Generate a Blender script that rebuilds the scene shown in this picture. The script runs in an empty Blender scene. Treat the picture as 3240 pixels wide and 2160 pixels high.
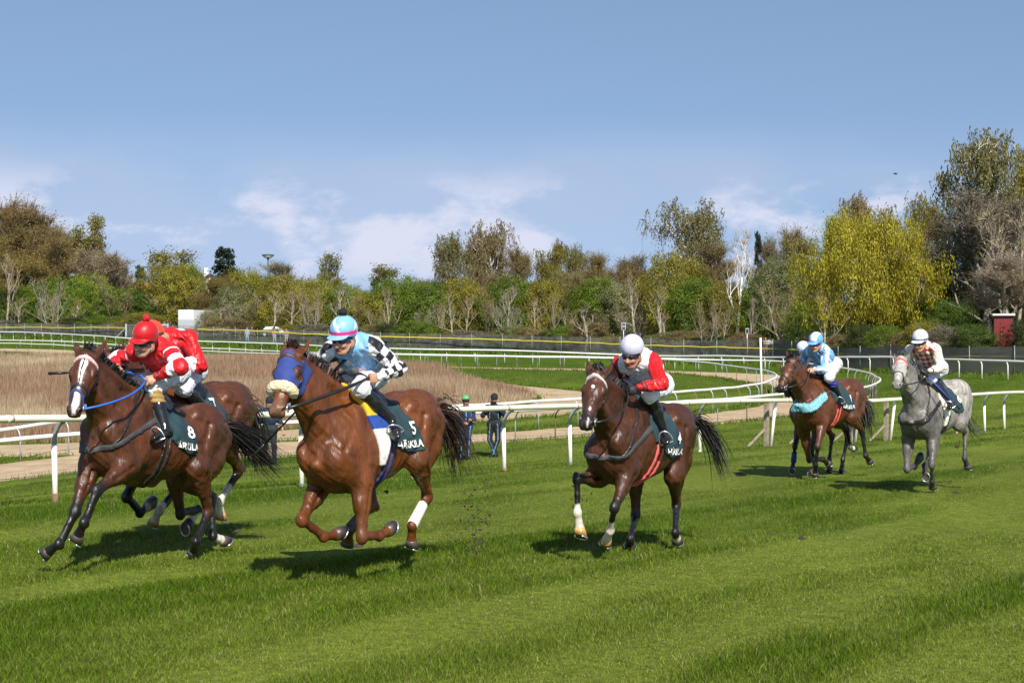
import bpy, bmesh, math, random
import numpy as np
from mathutils import Vector, Matrix
from mathutils.bvhtree import BVHTree
R_ = math.radians
rng = np.random.default_rng(11)
random.seed(5)
scene = bpy.context.scene
COL = scene.collection

# ------------------------------------------------------------------ camera, sky, sun, exposure
CAMZ = 1.60
FPX = 5000.0                                   # focal length in pixels of the 3240 px wide photograph
cam_d = bpy.data.cameras.new("camera"); cam = bpy.data.objects.new("camera", cam_d); COL.objects.link(cam)
cam.location = (0, 0, CAMZ); cam.rotation_euler = (R_(90), 0, 0)
cam_d.sensor_width = 36.0; cam_d.lens = 36.0 * FPX / 3240.0
cam_d.clip_start = 0.1; cam_d.clip_end = 8000
scene.camera = cam

SUN_AZ = R_(165)      # clockwise from +Y (the view direction): behind the camera, a little to the right
SUN_EL = R_(43)
SUN_STRENGTH = 4.9
SKY_STRENGTH = 0.075
scene.view_settings.view_transform = 'Standard'
scene.view_settings.look = 'None'
scene.view_settings.exposure = 0.50
scene.view_settings.gamma = 1.0
scene.view_settings.use_curve_mapping = False
scene.cycles.use_denoising = True
scene.cycles.max_bounces = 6
scene.cycles.transparent_max_bounces = 24
scene.cycles.sample_clamp_indirect = 4.0

sun_d = bpy.data.lights.new("sun", 'SUN'); sun_o = bpy.data.objects.new("sun", sun_d); COL.objects.link(sun_o)
sun_d.energy = SUN_STRENGTH; sun_d.angle = R_(0.53); sun_d.color = (1.0, 0.945, 0.86)
to_sun = Vector((math.sin(SUN_AZ)*math.cos(SUN_EL), math.cos(SUN_AZ)*math.cos(SUN_EL), math.sin(SUN_EL)))
sun_o.rotation_euler = to_sun.to_track_quat('Z', 'Y').to_euler()
sun_o.location = (30, -30, 60)

def build_world():
    w = bpy.data.worlds.new("World"); scene.world = w; w.use_nodes = True
    nt = w.node_tree; N = nt.nodes; L = nt.links
    for n in list(N): N.remove(n)
    out = N.new('ShaderNodeOutputWorld'); bg = N.new('ShaderNodeBackground'); bg.inputs['Strength'].default_value = SKY_STRENGTH
    L.new(bg.outputs[0], out.inputs[0])
    sky = N.new('ShaderNodeTexSky'); sky.sky_type = 'NISHITA'; sky.sun_disc = False
    sky.sun_elevation = SUN_EL; sky.sun_rotation = SUN_AZ; sky.altitude = 50
    sky.air_density = 1.0; sky.dust_density = 0.35; sky.ozone_density = 3.2
    tc = N.new('ShaderNodeTexCoord')
    def math_(op, a, b=None, clamp=False):
        n = N.new('ShaderNodeMath'); n.operation = op; n.use_clamp = clamp
        for i, v in enumerate((a, b)):
            if v is None: continue
            if isinstance(v, (int, float)): n.inputs[i].default_value = v
            else: L.new(v, n.inputs[i])
        return n.outputs[0]
    sep = N.new('ShaderNodeSeparateXYZ'); L.new(tc.outputs['Generated'], sep.inputs[0])
    nx, ny, nz = sep.outputs
    cs = N.new('ShaderNodeCombineXYZ'); L.new(nx, cs.inputs[0]); L.new(ny, cs.inputs[1])     # clear spring air: no white band along the horizon
    L.new(math_('ADD', math_('MULTIPLY', math_('MAXIMUM', nz, 0.0), 0.85), 0.24), cs.inputs[2])
    vn = N.new('ShaderNodeVectorMath'); vn.operation = 'NORMALIZE'; L.new(cs.outputs[0], vn.inputs[0]); L.new(vn.outputs[0], sky.inputs['Vector'])
    hor = math_('ARCTAN2', nx, ny)                     # bearing
    com = N.new('ShaderNodeCombineXYZ')
    L.new(math_('MULTIPLY', hor, 1.0), com.inputs[0]); L.new(math_('MULTIPLY', nz, 2.0), com.inputs[1])
    def noise(scale, detail, rough, off):
        m = N.new('ShaderNodeMapping'); m.inputs['Location'].default_value = off; L.new(com.outputs[0], m.inputs[0])
        n = N.new('ShaderNodeTexNoise'); n.inputs['Scale'].default_value = scale; n.inputs['Detail'].default_value = detail
        n.inputs['Roughness'].default_value = rough; L.new(m.outputs[0], n.inputs[0]); return n.outputs['Fac']
    def ramp(f, a, b):
        n = N.new('ShaderNodeMapRange'); n.interpolation_type = 'SMOOTHSTEP'
        n.inputs['From Min'].default_value = a; n.inputs['From Max'].default_value = b; L.new(f, n.inputs['Value']); return n.outputs[0]
    def mix(f, a, b):
        n = N.new('ShaderNodeMix'); n.data_type = 'RGBA'; L.new(f, n.inputs[0])
        for i, v in ((6, a), (7, b)):
            if isinstance(v, tuple): n.inputs[i].default_value = v + (1,)
            else: L.new(v, n.inputs[i])
        return n.outputs[2]
    # elevation window of the low clouds (nz = sin elevation): bank from about 1.5 to 8 degrees
    band = math_('MULTIPLY', ramp(nz, 0.020, 0.055), ramp(nz, 0.116, 0.080))
    n1 = noise(13.0, 10, 0.62, (0.35, 0.2, 1.7)); n3 = noise(5.0, 3, 0.5, (1.35, 0.9, 2.2))
    cum = math_('MULTIPLY', ramp(math_('ADD', math_('MULTIPLY', n1, 0.62), math_('MULTIPLY', n3, 0.38)), 0.475, 0.58), band)
    n2 = noise(2.6, 6, 0.5, (3.1, 1.2, 0.4))
    veil = math_('MULTIPLY', ramp(n2, 0.30, 0.60), math_('MULTIPLY', ramp(nz, -0.01, 0.04), ramp(nz, 0.145, 0.10)))
    tint = N.new('ShaderNodeMix'); tint.data_type = 'RGBA'; tint.blend_type = 'MULTIPLY'; tint.inputs[0].default_value = 1.0
    L.new(sky.outputs[0], tint.inputs[6]); tint.inputs[7].default_value = (1.76, 1.60, 1.44, 1)
    c1 = mix(math_('MULTIPLY', veil, 0.55), tint.outputs[2], (5.1, 5.8, 7.6))
    c2 = mix(math_('MULTIPLY', cum, 0.66), c1, (8.0, 7.9, 9.0))
    L.new(c2, bg.inputs['Color'])
build_world()

# ------------------------------------------------------------------ helpers
def tag(o, label=None, cat=None, group=None, kind=None):
    if label: o['label'] = label
    if cat: o['category'] = cat
    if group: o['group'] = group
    if kind: o['kind'] = kind
    return o
def empty(name, loc=(0, 0, 0), mat=None):
    o = bpy.data.objects.new(name, None); COL.objects.link(o)
    if mat is not None: o.matrix_world = mat
    else: o.location = loc
    o.empty_display_size = 0.2
    return o
def mesh_obj(name, verts, faces, material=None, parent=None, smooth=True, colors=None):
    me = bpy.data.meshes.new(name)
    verts = np.asarray(verts, dtype=np.float32).reshape(-1, 3)
    if isinstance(faces, np.ndarray):
        n, k = faces.shape
        me.vertices.add(len(verts)); me.vertices.foreach_set('co', verts.ravel())
        me.loops.add(n*k); me.loops.foreach_set('vertex_index', faces.astype(np.int32).ravel())
        me.polygons.add(n); me.polygons.foreach_set('loop_start', np.arange(0, n*k, k, dtype=np.int32))
        me.polygons.foreach_set('loop_total', np.full(n, k, dtype=np.int32))
        me.update(calc_edges=True)
    else:
        me.from_pydata(verts.tolist(), [], faces)
        me.update()
    me.polygons.foreach_set('use_smooth', np.full(len(me.polygons), smooth))
    if colors is not None:
        ca = me.color_attributes.new('Col', 'FLOAT_COLOR', 'POINT')
        c = np.ones((len(verts), 4), dtype=np.float32); c[:, :colors.shape[1]] = colors
        ca.data.foreach_set('color', c.ravel())
    if material: me.materials.append(material)
    o = bpy.data.objects.new(name, me); COL.objects.link(o)
    if parent is not None: o.parent = parent
    return o
class MB:
    """collects simple solids into one mesh"""
    def __init__(s): s.v = []; s.f = []
    def add(s, v, f):
        b = len(s.v); s.v += [tuple(p) for p in v]; s.f += [tuple(i+b for i in q) for q in f]; return s
    def box(s, c, d, rot=None):
        x, y, z = [k/2 for k in d]
        P = [Vector((sx*x, sy*y, sz*z)) for sx in (-1, 1) for sy in (-1, 1) for sz in (-1, 1)]
        if rot is not None: P = [rot @ p for p in P]
        P = [p+Vector(c) for p in P]
        return s.add(P, [(0, 1, 3, 2), (4, 6, 7, 5), (0, 4, 5, 1), (2, 3, 7, 6), (0, 2, 6, 4), (1, 5, 7, 3)])
    def tube(s, pts, r, n=8, cap=True):
        pts = [Vector(p) for p in pts]; m = len(pts)
        if not hasattr(r, '__len__'): r = [r]*m
        V = []; F = []; ref = None
        for i, p in enumerate(pts):
            t = (pts[min(i+1, m-1)]-pts[max(i-1, 0)]).normalized()
            if ref is None: ref = t.orthogonal().normalized()
            a = (ref-t*ref.dot(t)).normalized(); ref = a; b = t.cross(a)
            for k in range(n):
                q = 2*math.pi*k/n; V.append(p+(a*math.cos(q)+b*math.sin(q))*r[i])
        for i in range(m-1):
            for k in range(n): F.append((i*n+k, i*n+(k+1) % n, (i+1)*n+(k+1) % n, (i+1)*n+k))
        if cap: F.append(tuple(range(n-1, -1, -1))); F.append(tuple((m-1)*n+k for k in range(n)))
        return s.add(V, F)
    def ribbon(s, pts, side, w):
        V = []; F = []; m = len(pts)
        for i, p in enumerate(pts):
            ww = w[i] if hasattr(w, '__len__') else w
            V += [Vector(p)-Vector(side)*ww/2, Vector(p)+Vector(side)*ww/2]
        for i in range(m-1): F.append((2*i, 2*i+1, 2*i+3, 2*i+2))
        return s.add(V, F)
    def build(s, name, material, parent=None, smooth=False):
        return mesh_obj(name, np.array([tuple(v) for v in s.v]), s.f, material, parent, smooth)

def new_mat(name):
    m = bpy.data.materials.new(name); m.use_nodes = True
    nt = m.node_tree; b = nt.nodes['Principled BSDF']; return m, nt, b
def mat(name, col, rough=0.6, metal=0.0, spec=0.5, var=0.12, scale=12.0, bump=0.0, bscale=60.0, coat=0.0, emit=None):
    """principled with a slight procedural colour mottling and bump"""
    m, nt, b = new_mat(name); N = nt.nodes; L = nt.links
    tc = N.new('ShaderNodeTexCoord'); n = N.new('ShaderNodeTexNoise'); n.inputs['Scale'].default_value = scale; n.inputs['Detail'].default_value = 5
    L.new(tc.outputs['Object'], n.inputs[0])
    r = N.new('ShaderNodeValToRGB'); c = np.array(col)
    r.color_ramp.elements[0].position = 0.3; r.color_ramp.elements[1].position = 0.7
    r.color_ramp.elements[0].color = tuple(c*(1-var))+(1,); r.color_ramp.elements[1].color = tuple(np.minimum(c*(1+var), 1))+(1,)
    L.new(n.outputs['Fac'], r.inputs[0]); L.new(r.outputs[0], b.inputs['Base Color'])
    b.inputs['Roughness'].default_value = rough; b.inputs['Metallic'].default_value = metal; b.inputs['Specular IOR Level'].default_value = spec
    b.inputs['Coat Weight'].default_value = coat
    if bump:
        n2 = N.new('ShaderNodeTexNoise'); n2.inputs['Scale'].default_value = bscale; n2.inputs['Detail'].default_value = 3; L.new(tc.outputs['Object'], n2.inputs[0])
        bp = N.new('ShaderNodeBump'); bp.inputs['Strength'].default_value = bump; bp.inputs['Distance'].default_value = 0.02
        L.new(n2.outputs['Fac'], bp.inputs['Height']); L.new(bp.outputs[0], b.inputs['Normal'])
    return m
def vmat(name, rough=0.5, spec=0.5, var=0.12, scale=14.0, bump=0.0, bscale=50.0, sheen=0.0, stretch=(1, 1, 1), bdist=0.01, rvar=0.0):
    """principled that takes its colour from the mesh's own colour attribute (coat pattern, dyed cloth)"""
    m, nt, b = new_mat(name); N = nt.nodes; L = nt.links
    at = N.new('ShaderNodeAttribute'); at.attribute_name = 'Col'
    tc = N.new('ShaderNodeTexCoord'); mp = N.new('ShaderNodeMapping'); mp.inputs['Scale'].default_value = stretch; L.new(tc.outputs['Object'], mp.inputs[0])
    n = N.new('ShaderNodeTexNoise'); n.inputs['Scale'].default_value = scale; n.inputs['Detail'].default_value = 6; n.inputs['Roughness'].default_value = .6
    L.new(mp.outputs[0], n.inputs[0])
    mr = N.new('ShaderNodeMapRange'); mr.inputs['From Min'].default_value = .3; mr.inputs['From Max'].default_value = .7
    mr.inputs['To Min'].default_value = 1-var; mr.inputs['To Max'].default_value = 1+var; L.new(n.outputs['Fac'], mr.inputs['Value'])
    mx = N.new('ShaderNodeMix'); mx.data_type = 'RGBA'; mx.blend_type = 'MULTIPLY'; mx.inputs[0].default_value = 1
    L.new(at.outputs['Color'], mx.inputs[6]); L.new(mr.outputs[0], mx.inputs[7]); L.new(mx.outputs[2], b.inputs['Base Color'])
    b.inputs['Roughness'].default_value = rough; b.inputs['Specular IOR Level'].default_value = spec
    if rvar:                                               # patchy gloss: dry, brushed and sweat-damp hair
        n3 = N.new('ShaderNodeTexNoise'); n3.inputs['Scale'].default_value = 9; n3.inputs['Detail'].default_value = 8; n3.inputs['Roughness'].default_value = .7; L.new(mp.outputs[0], n3.inputs[0])
        rr = N.new('ShaderNodeMapRange'); rr.inputs['From Min'].default_value = .35; rr.inputs['From Max'].default_value = .65; rr.inputs['To Min'].default_value = rough-rvar; rr.inputs['To Max'].default_value = rough+rvar; L.new(n3.outputs['Fac'], rr.inputs['Value']); L.new(rr.outputs[0], b.inputs['Roughness'])
    b.inputs['Sheen Weight'].default_value = sheen; b.inputs['Sheen Roughness'].default_value = .4
    if bump:
        n2 = N.new('ShaderNodeTexNoise'); n2.inputs['Scale'].default_value = bscale; n2.inputs['Detail'].default_value = 4; L.new(mp.outputs[0], n2.inputs[0])
        bp = N.new('ShaderNodeBump'); bp.inputs['Strength'].default_value = bump; bp.inputs['Distance'].default_value = bdist
        L.new(n2.outputs['Fac'], bp.inputs['Height']); L.new(bp.outputs[0], b.inputs['Normal'])
    return m
def leaf_mat(name, trans=0.35, rough=0.55, var=0.55, spec=.3):
    """leaves, grass, twigs: object colour times a per-leaf shade attribute, a little translucent"""
    m, nt, b = new_mat(name); N = nt.nodes; L = nt.links
    oi = N.new('ShaderNodeObjectInfo'); at = N.new('ShaderNodeAttribute'); at.attribute_name = 'Col'
    mx = N.new('ShaderNodeMix'); mx.data_type = 'RGBA'; mx.blend_type = 'MULTIPLY'; mx.inputs[0].default_value = 1
    L.new(oi.outputs['Color'], mx.inputs[6]); L.new(at.outputs['Color'], mx.inputs[7])
    L.new(mx.outputs[2], b.inputs['Base Color']); b.inputs['Roughness'].default_value = rough; b.inputs['Specular IOR Level'].default_value = spec
    out = N['Material Output']
    if trans:
        t = N.new('ShaderNodeBsdfTranslucent'); L.new(mx.outputs[2], t.inputs[0])
        ms = N.new('ShaderNodeMixShader'); ms.inputs[0].default_value = trans
        L.new(b.outputs[0], ms.inputs[1]); L.new(t.outputs[0], ms.inputs[2]); L.new(ms.outputs[0], out.inputs[0])
    return m

# ------------------------------------------------------------------ terrain: a shallow bowl behind the running rail, rising to the far left
CP = []                                            # control points (x px, distance, ground height)
def cp(x, d, z): CP.append((x, d, z))
def cpt(x, ytop, d, h): CP.append((x, d, CAMZ-(ytop-1080)*d/FPX-h))
def cpb(x, yb, d): CP.append((x, d, CAMZ-(yb-1080)*d/FPX))
for d in (2, 5, 9, 14, 18):
    for x in (-2500, -600, 800, 1620, 2400, 4000, 5600): cp(x, d, -.023*d)
for x, d in ((175, 20.3), (955, 23.2), (1310, 25), (1596, 27.3), (1805, 29.2), (2215, 34), (2437, 37.6), (2815, 40.4), (3116, 46), (3500, 53), (-600, 17.6), (600, 20), (1500, 22), (2400, 26), (3200, 30), (2900, 36), (3900, 40), (5200, 60)):
    cp(x, d, -.023*d)
FAR_RAIL = [(-500, 1040, 225), (0, 1050, 209), (167, 1055, 198), (310, 1062, 189), (394, 1069, 184), (575, 1076, 178), (820, 1085, 169), (1253, 1103, 152), (1620, 1109, 147), (1809, 1116, 144), (2088, 1127, 140), (2420, 1131, 129), (2662, 1130, 116), (2817, 1127, 110), (2990, 1135, 103), (3180, 1141, 96), (3500, 1156, 88), (3900, 1172, 80)]
RAIL_A = [(-700, 1500, 33), (-300, 1430, 35), (128, 1385, 37), (700, 1346, 40.5), (1456, 1305, 45), (1730, 1294, 48), (2254, 1265, 56.5), (2484, 1246, 61), (2680, 1233, 68), (2748, 1222, 74), (2785, 1203, 84), (2770, 1190, 93), (2735, 1177, 100), (2650, 1164, 107), (2420, 1140, 117), (2077, 1133, 121), (1839, 1128, 123), (1620, 1126, 126), (1253, 1119, 136), (800, 1107, 158), (400, 1094, 175), (0, 1076, 190), (-500, 1062, 205)]
RAIL_B = [(-700, 1440, 40), (-300, 1395, 42), (0, 1358, 43.5), (111, 1342, 45), (295, 1323, 46.5), (900, 1299, 49.5), (1520, 1281, 53), (1633, 1274, 54.5), (1839, 1261, 57), (2106, 1241, 61), (2303, 1227, 68), (2400, 1214, 74), (2445, 1200, 79), (2457, 1188, 83), (2442, 1177, 88), (2391, 1166, 95), (2318, 1160, 100), (2256, 1149, 104), (2150, 1140, 108), (2077, 1136, 110), (1839, 1131, 113), (1620, 1129, 117), (1253, 1122, 128), (800, 1117, 150), (390, 1102, 168), (0, 1085, 182), (-500, 1072, 197)]
for x, y, d in FAR_RAIL: cpt(x, y, d, 1.15)
for x, y, d in RAIL_A+RAIL_B: cpt(x, y, d, .95)
cpb(1475, 1455, 41); cpb(855, 1471, 39)
for x, d, z in ((505, 212, 2.75), (600, 226, 2.28), (790, 193, 1.7), (890, 189, 1.5), (2420, 146, .25), (3174, 122, 1.15)): cp(x, d, z)
FENCE = [(-500, 2.4, 235), (0, 2.2, 222), (400, 1.75, 203), (800, 1.1, 187), (1200, .7, 174), (1600, .36, 165), (2000, .1, 153), (2420, -.1, 140), (2700, -.62, 120), (3000, -.6, 110), (3240, -.5, 104), (3700, -.5, 95), (4300, -.5, 85)]
for x, z, d in FENCE: cp(x, d, z)
for x, z, d in ((-500, 5, 330), (300, 4, 330), (1000, 2.0, 320), (1620, 1.0, 320), (2400, .4, 300), (3300, 0, 260), (4300, 0, 250), (1620, 2, 700), (-400, 5, 700), (3600, 2, 700), (300, -1.4, 80), (700, -1.2, 95), (1200, -1.4, 80), (500, -.4, 120)): cp(x, d, z)
VS = 0.55
_u = np.array([(x-1620)/FPX for x, d, z in CP]); _v = np.array([math.log(d)*VS for x, d, z in CP]); _z = np.array([z for x, d, z in CP])
def _phi(r2): return 0.5*r2*np.log(r2+1e-12)
_n = len(_z)
_K = _phi((_u[:, None]-_u)**2+(_v[:, None]-_v)**2)+np.eye(_n)*2e-4
_P = np.stack([np.ones(_n), _u, _v], 1)
_sol = np.linalg.solve(np.block([[_K, _P], [_P.T, np.zeros((3, 3))]]), np.concatenate([_z, np.zeros(3)]))
def ground(X, Y):
    X = np.asarray(X, float); Y = np.asarray(Y, float); sh = np.broadcast(X, Y).shape
    X = np.broadcast_to(X, sh).ravel(); Y = np.broadcast_to(Y, sh).ravel()
    y = np.clip(Y, 1.5, 700); u = np.clip(X/np.maximum(Y, 1.0), -.62, .62); v = np.log(y)*VS
    out = np.empty(len(u))
    for i in range(0, len(u), 20000):
        a, b = u[i:i+20000], v[i:i+20000]
        out[i:i+20000] = _phi((a[:, None]-_u)**2+(b[:, None]-_v)**2)@_sol[:_n]+_sol[_n]+_sol[_n+1]*a+_sol[_n+2]*b
    return out.reshape(sh)
def g1(x, y): return float(ground(x, y))
def at_px(x, d): return ((x-1620)/FPX*d, d)        # pixel column and distance -> ground X, Y
def unproject(x, y, d0=8, d1=400):
    """first hit of the ray through a pixel with the terrain"""
    ds = np.exp(np.linspace(math.log(d0), math.log(d1), 900)); z = CAMZ-(y-1080)*ds/FPX
    g = ground((x-1620)/FPX*ds, ds); k = np.nonzero(z <= g)[0]
    i = k[0] if len(k) else len(ds)-1
    d = ds[i]
    return np.array([(x-1620)/FPX*d, d, g[i]])
# ------------------------------------------------------------------ ground
def smooth_poly(P, n):
    """resample a polyline evenly with Catmull-Rom smoothing"""
    P = np.asarray(P, float); m = len(P); Q = np.vstack([2*P[0]-P[1], P, 2*P[-1]-P[-2]]); out = []
    for i in range(m-1):
        a, b, c, d = Q[i], Q[i+1], Q[i+2], Q[i+3]
        for t in np.linspace(0, 1, 12, endpoint=False):
            out.append(.5*((2*b)+(c-a)*t+(2*a-5*b+4*c-d)*t*t+(3*b-a-3*c+d)*t**3))
    out.append(P[-1]); out = np.array(out)
    s = np.concatenate([[0], np.cumsum(np.linalg.norm(np.diff(out, axis=0), axis=1))])
    if isinstance(n, float): n = max(2, int(round(s[-1]/n))+1)
    q = np.linspace(0, s[-1], n)
    return np.stack([np.interp(q, s, out[:, k]) for k in range(out.shape[1])], 1)
def vnoise(x, y, seed=0):
    """cheap smooth 2-D value noise, 0..1"""
    xi = np.floor(x).astype(np.int64); yi = np.floor(y).astype(np.int64); fx = x-xi; fy = y-yi
    fx = fx*fx*(3-2*fx); fy = fy*fy*(3-2*fy)
    def h(a, b):
        n = (a*374761393+b*668265263+seed*1442695041) & 0x7fffffff; n = ((n ^ (n >> 13))*1274126177) & 0x7fffffff
        return (n & 0xffff)/65535.0
    return (h(xi, yi)*(1-fx)+h(xi+1, yi)*fx)*(1-fy)+(h(xi, yi+1)*(1-fx)+h(xi+1, yi+1)*fx)*fy
def fbm(x, y, seed=0, o=4):
    a = .5; s = 0; t = 0
    for i in range(o): s = s+a*vnoise(x*2**i, y*2**i, seed+i); t += a; a *= .5
    return s/t
TRK = np.array([.545, .838])                       # direction of the running rail
def turf_tone(X, Y):
    """worn and lush bands of the turf, running with the track, 0 (pale, worn) .. 1 (deep green)"""
    a = X*TRK[0]+Y*TRK[1]; c = X*TRK[1]-Y*TRK[0]
    t = .62*fbm(c*.9+.25*np.sin(a*.3), a*.06, 3)+.38*fbm(c*1.6, a*.7, 9); st = np.clip(np.sin(c*1.9+.5*np.sin(a*.21))*3-1.7, 0, 1)*.62
    return np.clip((t-.36)/.28-st, 0, 1)

def ground_material():
    m, nt, b = new_mat('turf'); N = nt.nodes; L = nt.links
    tc = N.new('ShaderNodeTexCoord')
    def noise(s, d, st=(1, 1, 1), rot=0):
        mp = N.new('ShaderNodeMapping'); mp.inputs['Scale'].default_value = st; mp.inputs['Rotation'].default_value = (0, 0, rot); L.new(tc.outputs['Object'], mp.inputs[0])
        n = N.new('ShaderNodeTexNoise'); n.inputs['Scale'].default_value = s; n.inputs['Detail'].default_value = d; n.inputs['Roughness'].default_value = .65; L.new(mp.outputs[0], n.inputs[0]); return n.outputs['Fac']
    at = N.new('ShaderNodeAttribute'); at.attribute_name = 'Col'
    r2 = N.new('ShaderNodeMapRange'); r2.inputs['From Min'].default_value = .3; r2.inputs['From Max'].default_value = .7; r2.inputs['To Min'].default_value = .6; r2.inputs['To Max'].default_value = 1.35
    L.new(noise(9, 7), r2.inputs['Value'])
    r3 = N.new('ShaderNodeMapRange'); r3.inputs['From Min'].default_value = .35; r3.inputs['From Max'].default_value = .65; r3.inputs['To Min'].default_value = .82; r3.inputs['To Max'].default_value = 1.15
    L.new(noise(.35, 5, (1, .3, 1), R_(33)), r3.inputs['Value'])
    mu = N.new('ShaderNodeMath'); mu.operation = 'MULTIPLY'; L.new(r2.outputs[0], mu.inputs[0]); L.new(r3.outputs[0], mu.inputs[1])
    mx = N.new('ShaderNodeMix'); mx.data_type = 'RGBA'; mx.blend_type = 'MULTIPLY'; mx.inputs[0].default_value = 1
    L.new(at.outputs['Color'], mx.inputs[6]); L.new(mu.outputs[0], mx.inputs[7])
    L.new(mx.outputs[2], b.inputs['Base Color']); b.inputs['Roughness'].default_value = .8; b.inputs['Specular IOR Level'].default_value = .06
    bp = N.new('ShaderNodeBump'); bp.inputs['Strength'].default_value = .9; bp.inputs['Distance'].default_value = .06
    L.new(noise(22, 4), bp.inputs['Height']); L.new(bp.outputs[0], b.inputs['Normal'])
    return m
C_LUSH = np.array([.056, .096, .005]); C_WORN = np.array([.138, .178, .022])
def turf_col(X, Y):
    t = turf_tone(X, Y)[..., None]
    return C_WORN*(1-t)+C_LUSH*t
def build_ground():
    us = np.concatenate([np.linspace(-3, -.65, 12), np.linspace(-.6, .6, 300), np.linspace(.65, 3, 12)])
    ys = np.concatenate([np.exp(np.linspace(math.log(1.2), math.log(420), 330)), [520, 700, 1200, 2500, 6000]])
    U, Yg = np.meshgrid(us, ys); X = U*Yg; Z = ground(X, Yg)
    V = np.stack([X, Yg, Z], -1).reshape(-1, 3); nx = len(us); ny = len(ys)
    i, j = np.meshgrid(np.arange(nx-1), np.arange(ny-1)); b = (j*nx+i).ravel()
    Fq = np.stack([b, b+1, b+nx+1, b+nx], 1)
    col = turf_col(X, Yg)
    far = np.clip((Yg-60)/60, 0, 1)[..., None]
    col = col*(1-far)+(np.array([.058, .100, .006])*(.8+.5*fbm(X*.09, Yg*.05, 21)[..., None]))*far
    # behind the perimeter fence the ground is leaf litter and rough grass
    fx = np.array([(x-1620)/FPX for x, z, d in FENCE]); fd = np.array([d for x, z, d in FENCE])
    beh = np.clip((Yg-np.interp(U, fx, fd))/5, 0, 1)[..., None]
    col = col*(1-beh)+(np.array([.045, .062, .018])*(.7+.6*fbm(X*.3, Yg*.3, 5)[..., None]))*beh
    o = mesh_obj('ground', V, Fq, ground_material(), None, True, col.reshape(-1, 3)); tag(o, kind='structure'); return o
build_ground()

# ------------------------------------------------------------------ rails
def rail_xy(S): return np.array([at_px(x, d) for x, y, d in S])
A_XY = rail_xy(RAIL_A); B_XY = rail_xy(RAIL_B); FAR_XY = rail_xy(FAR_RAIL)
M_white = mat('white_plastic_rail', (.78, .77, .72), .35, var=.06, scale=3, bump=.05, bscale=12)
M_cream = mat('cream_rail', (.75, .71, .56), .38, var=.10, scale=2.5, bump=.06, bscale=10)
M_galv = mat('galvanised_pipe', (.42, .46, .48), .45, metal=.35, var=.2, scale=8)
M_rust = mat('rusty_pipe', (.20, .12, .06), .8, var=.35, scale=14)
M_post = mat('white_post_paint', (.78, .75, .66), .45, var=.12, scale=6, bump=.08, bscale=25)
M_sleeve = mat('green_grey_sleeve', (.10, .13, .11), .7, var=.3)
M_wood = mat('weathered_wood', (.27, .22, .16), .85, var=.3, scale=9, bump=.5, bscale=40)
SANDM = None
def post_mesh(h, hook, r, side, zh=.70):
    """pipe post that bends over at the top towards the rail; side = unit vector to the rail"""
    s = Vector((side[0], side[1], 0)); P = [Vector((0, 0, -.15)), Vector((0, 0, h*zh))]
    for k in range(1, 6):
        q = k/5*math.pi/2*.9; P.append(Vector((0, 0, h*zh))+Vector((0, 0, 1))*(h*(1-zh))*math.sin(q)*.98+s*hook*(1-math.cos(q)))
    return P
def rail_fence(name, label, XY, h, r, spacing, hook, side, mats, group=None, zjit=.012, pr=.024, skip=None, joints=True, endhook=None):
    root = empty(name, (XY[0][0], XY[0][1], g1(*XY[0]))); o0 = np.array(root.location)
    tag(root, label, 'rail fence', group)
    L = smooth_poly(XY, float(spacing)); Zg = ground(L[:, 0], L[:, 1])
    fine = smooth_poly(np.column_stack([L, Zg+h+rng.normal(0, zjit, len(L))]), float(spacing/3))
    fine[:, 2] = np.interp(np.linspace(0, 1, len(fine)), np.linspace(0, 1, len(L)), Zg+h+rng.normal(0, zjit, len(L)))
    k = np.ones(3)/3; fine[1:-1, 2] = np.convolve(fine[:, 2], k, 'valid')
    T = np.gradient(fine[:, :2], axis=0); T /= np.linalg.norm(T, axis=1)[:, None]
    b = MB(); b.tube([tuple(p-o0) for p in fine], r, 10); 
    ra = b.build('rail', mats[0], root, True)
    TL = np.gradient(L, axis=0); TL /= np.linalg.norm(TL, axis=1)[:, None]
    meshes = {}
    for i, (p, t) in enumerate(zip(L, TL)):
        if skip and skip(p): continue
        n = np.array([t[1], -t[0]])*side
        base = np.array([p[0]-n[0]*hook, p[1]-n[1]*hook]); zb = g1(*base); hh = Zg[i]+h-zb-r*.3
        if mats[2] is None:
            mb = MB().tube(post_mesh(hh, hook, pr, n), pr, 7)
            mm = mats[1][i % len(mats[1])] if isinstance(mats[1], (list, tuple)) else mats[1]
            o = mb.build('post', mm, root, True); o.location = (base[0]-o0[0], base[1]-o0[1], zb-o0[2])
            o.rotation_euler = (rng.normal(0, .012), rng.normal(0, .012), 0)
        else:                                                # painted shaft, bare galvanised hook, foot sleeve
            P = post_mesh(hh, hook, pr, n)
            o = MB().tube([P[0], P[1]-Vector((0, 0, .02))], pr*1.25, 10).build('post', mats[1], root, True)
            MB().tube(P[1:], pr, 9).build('hook', M_galv, o, True)
            MB().tube([Vector((0, 0, -.05)), Vector((0, 0, .10))], pr*1.35, 10).build('foot_sleeve', mats[2][i % len(mats[2])], o, True)
            o.location = (base[0]-o0[0], base[1]-o0[1], zb-o0[2]); o.rotation_euler = (rng.normal(0, .008), rng.normal(0, .008)-.02, 0)
    return root
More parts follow.
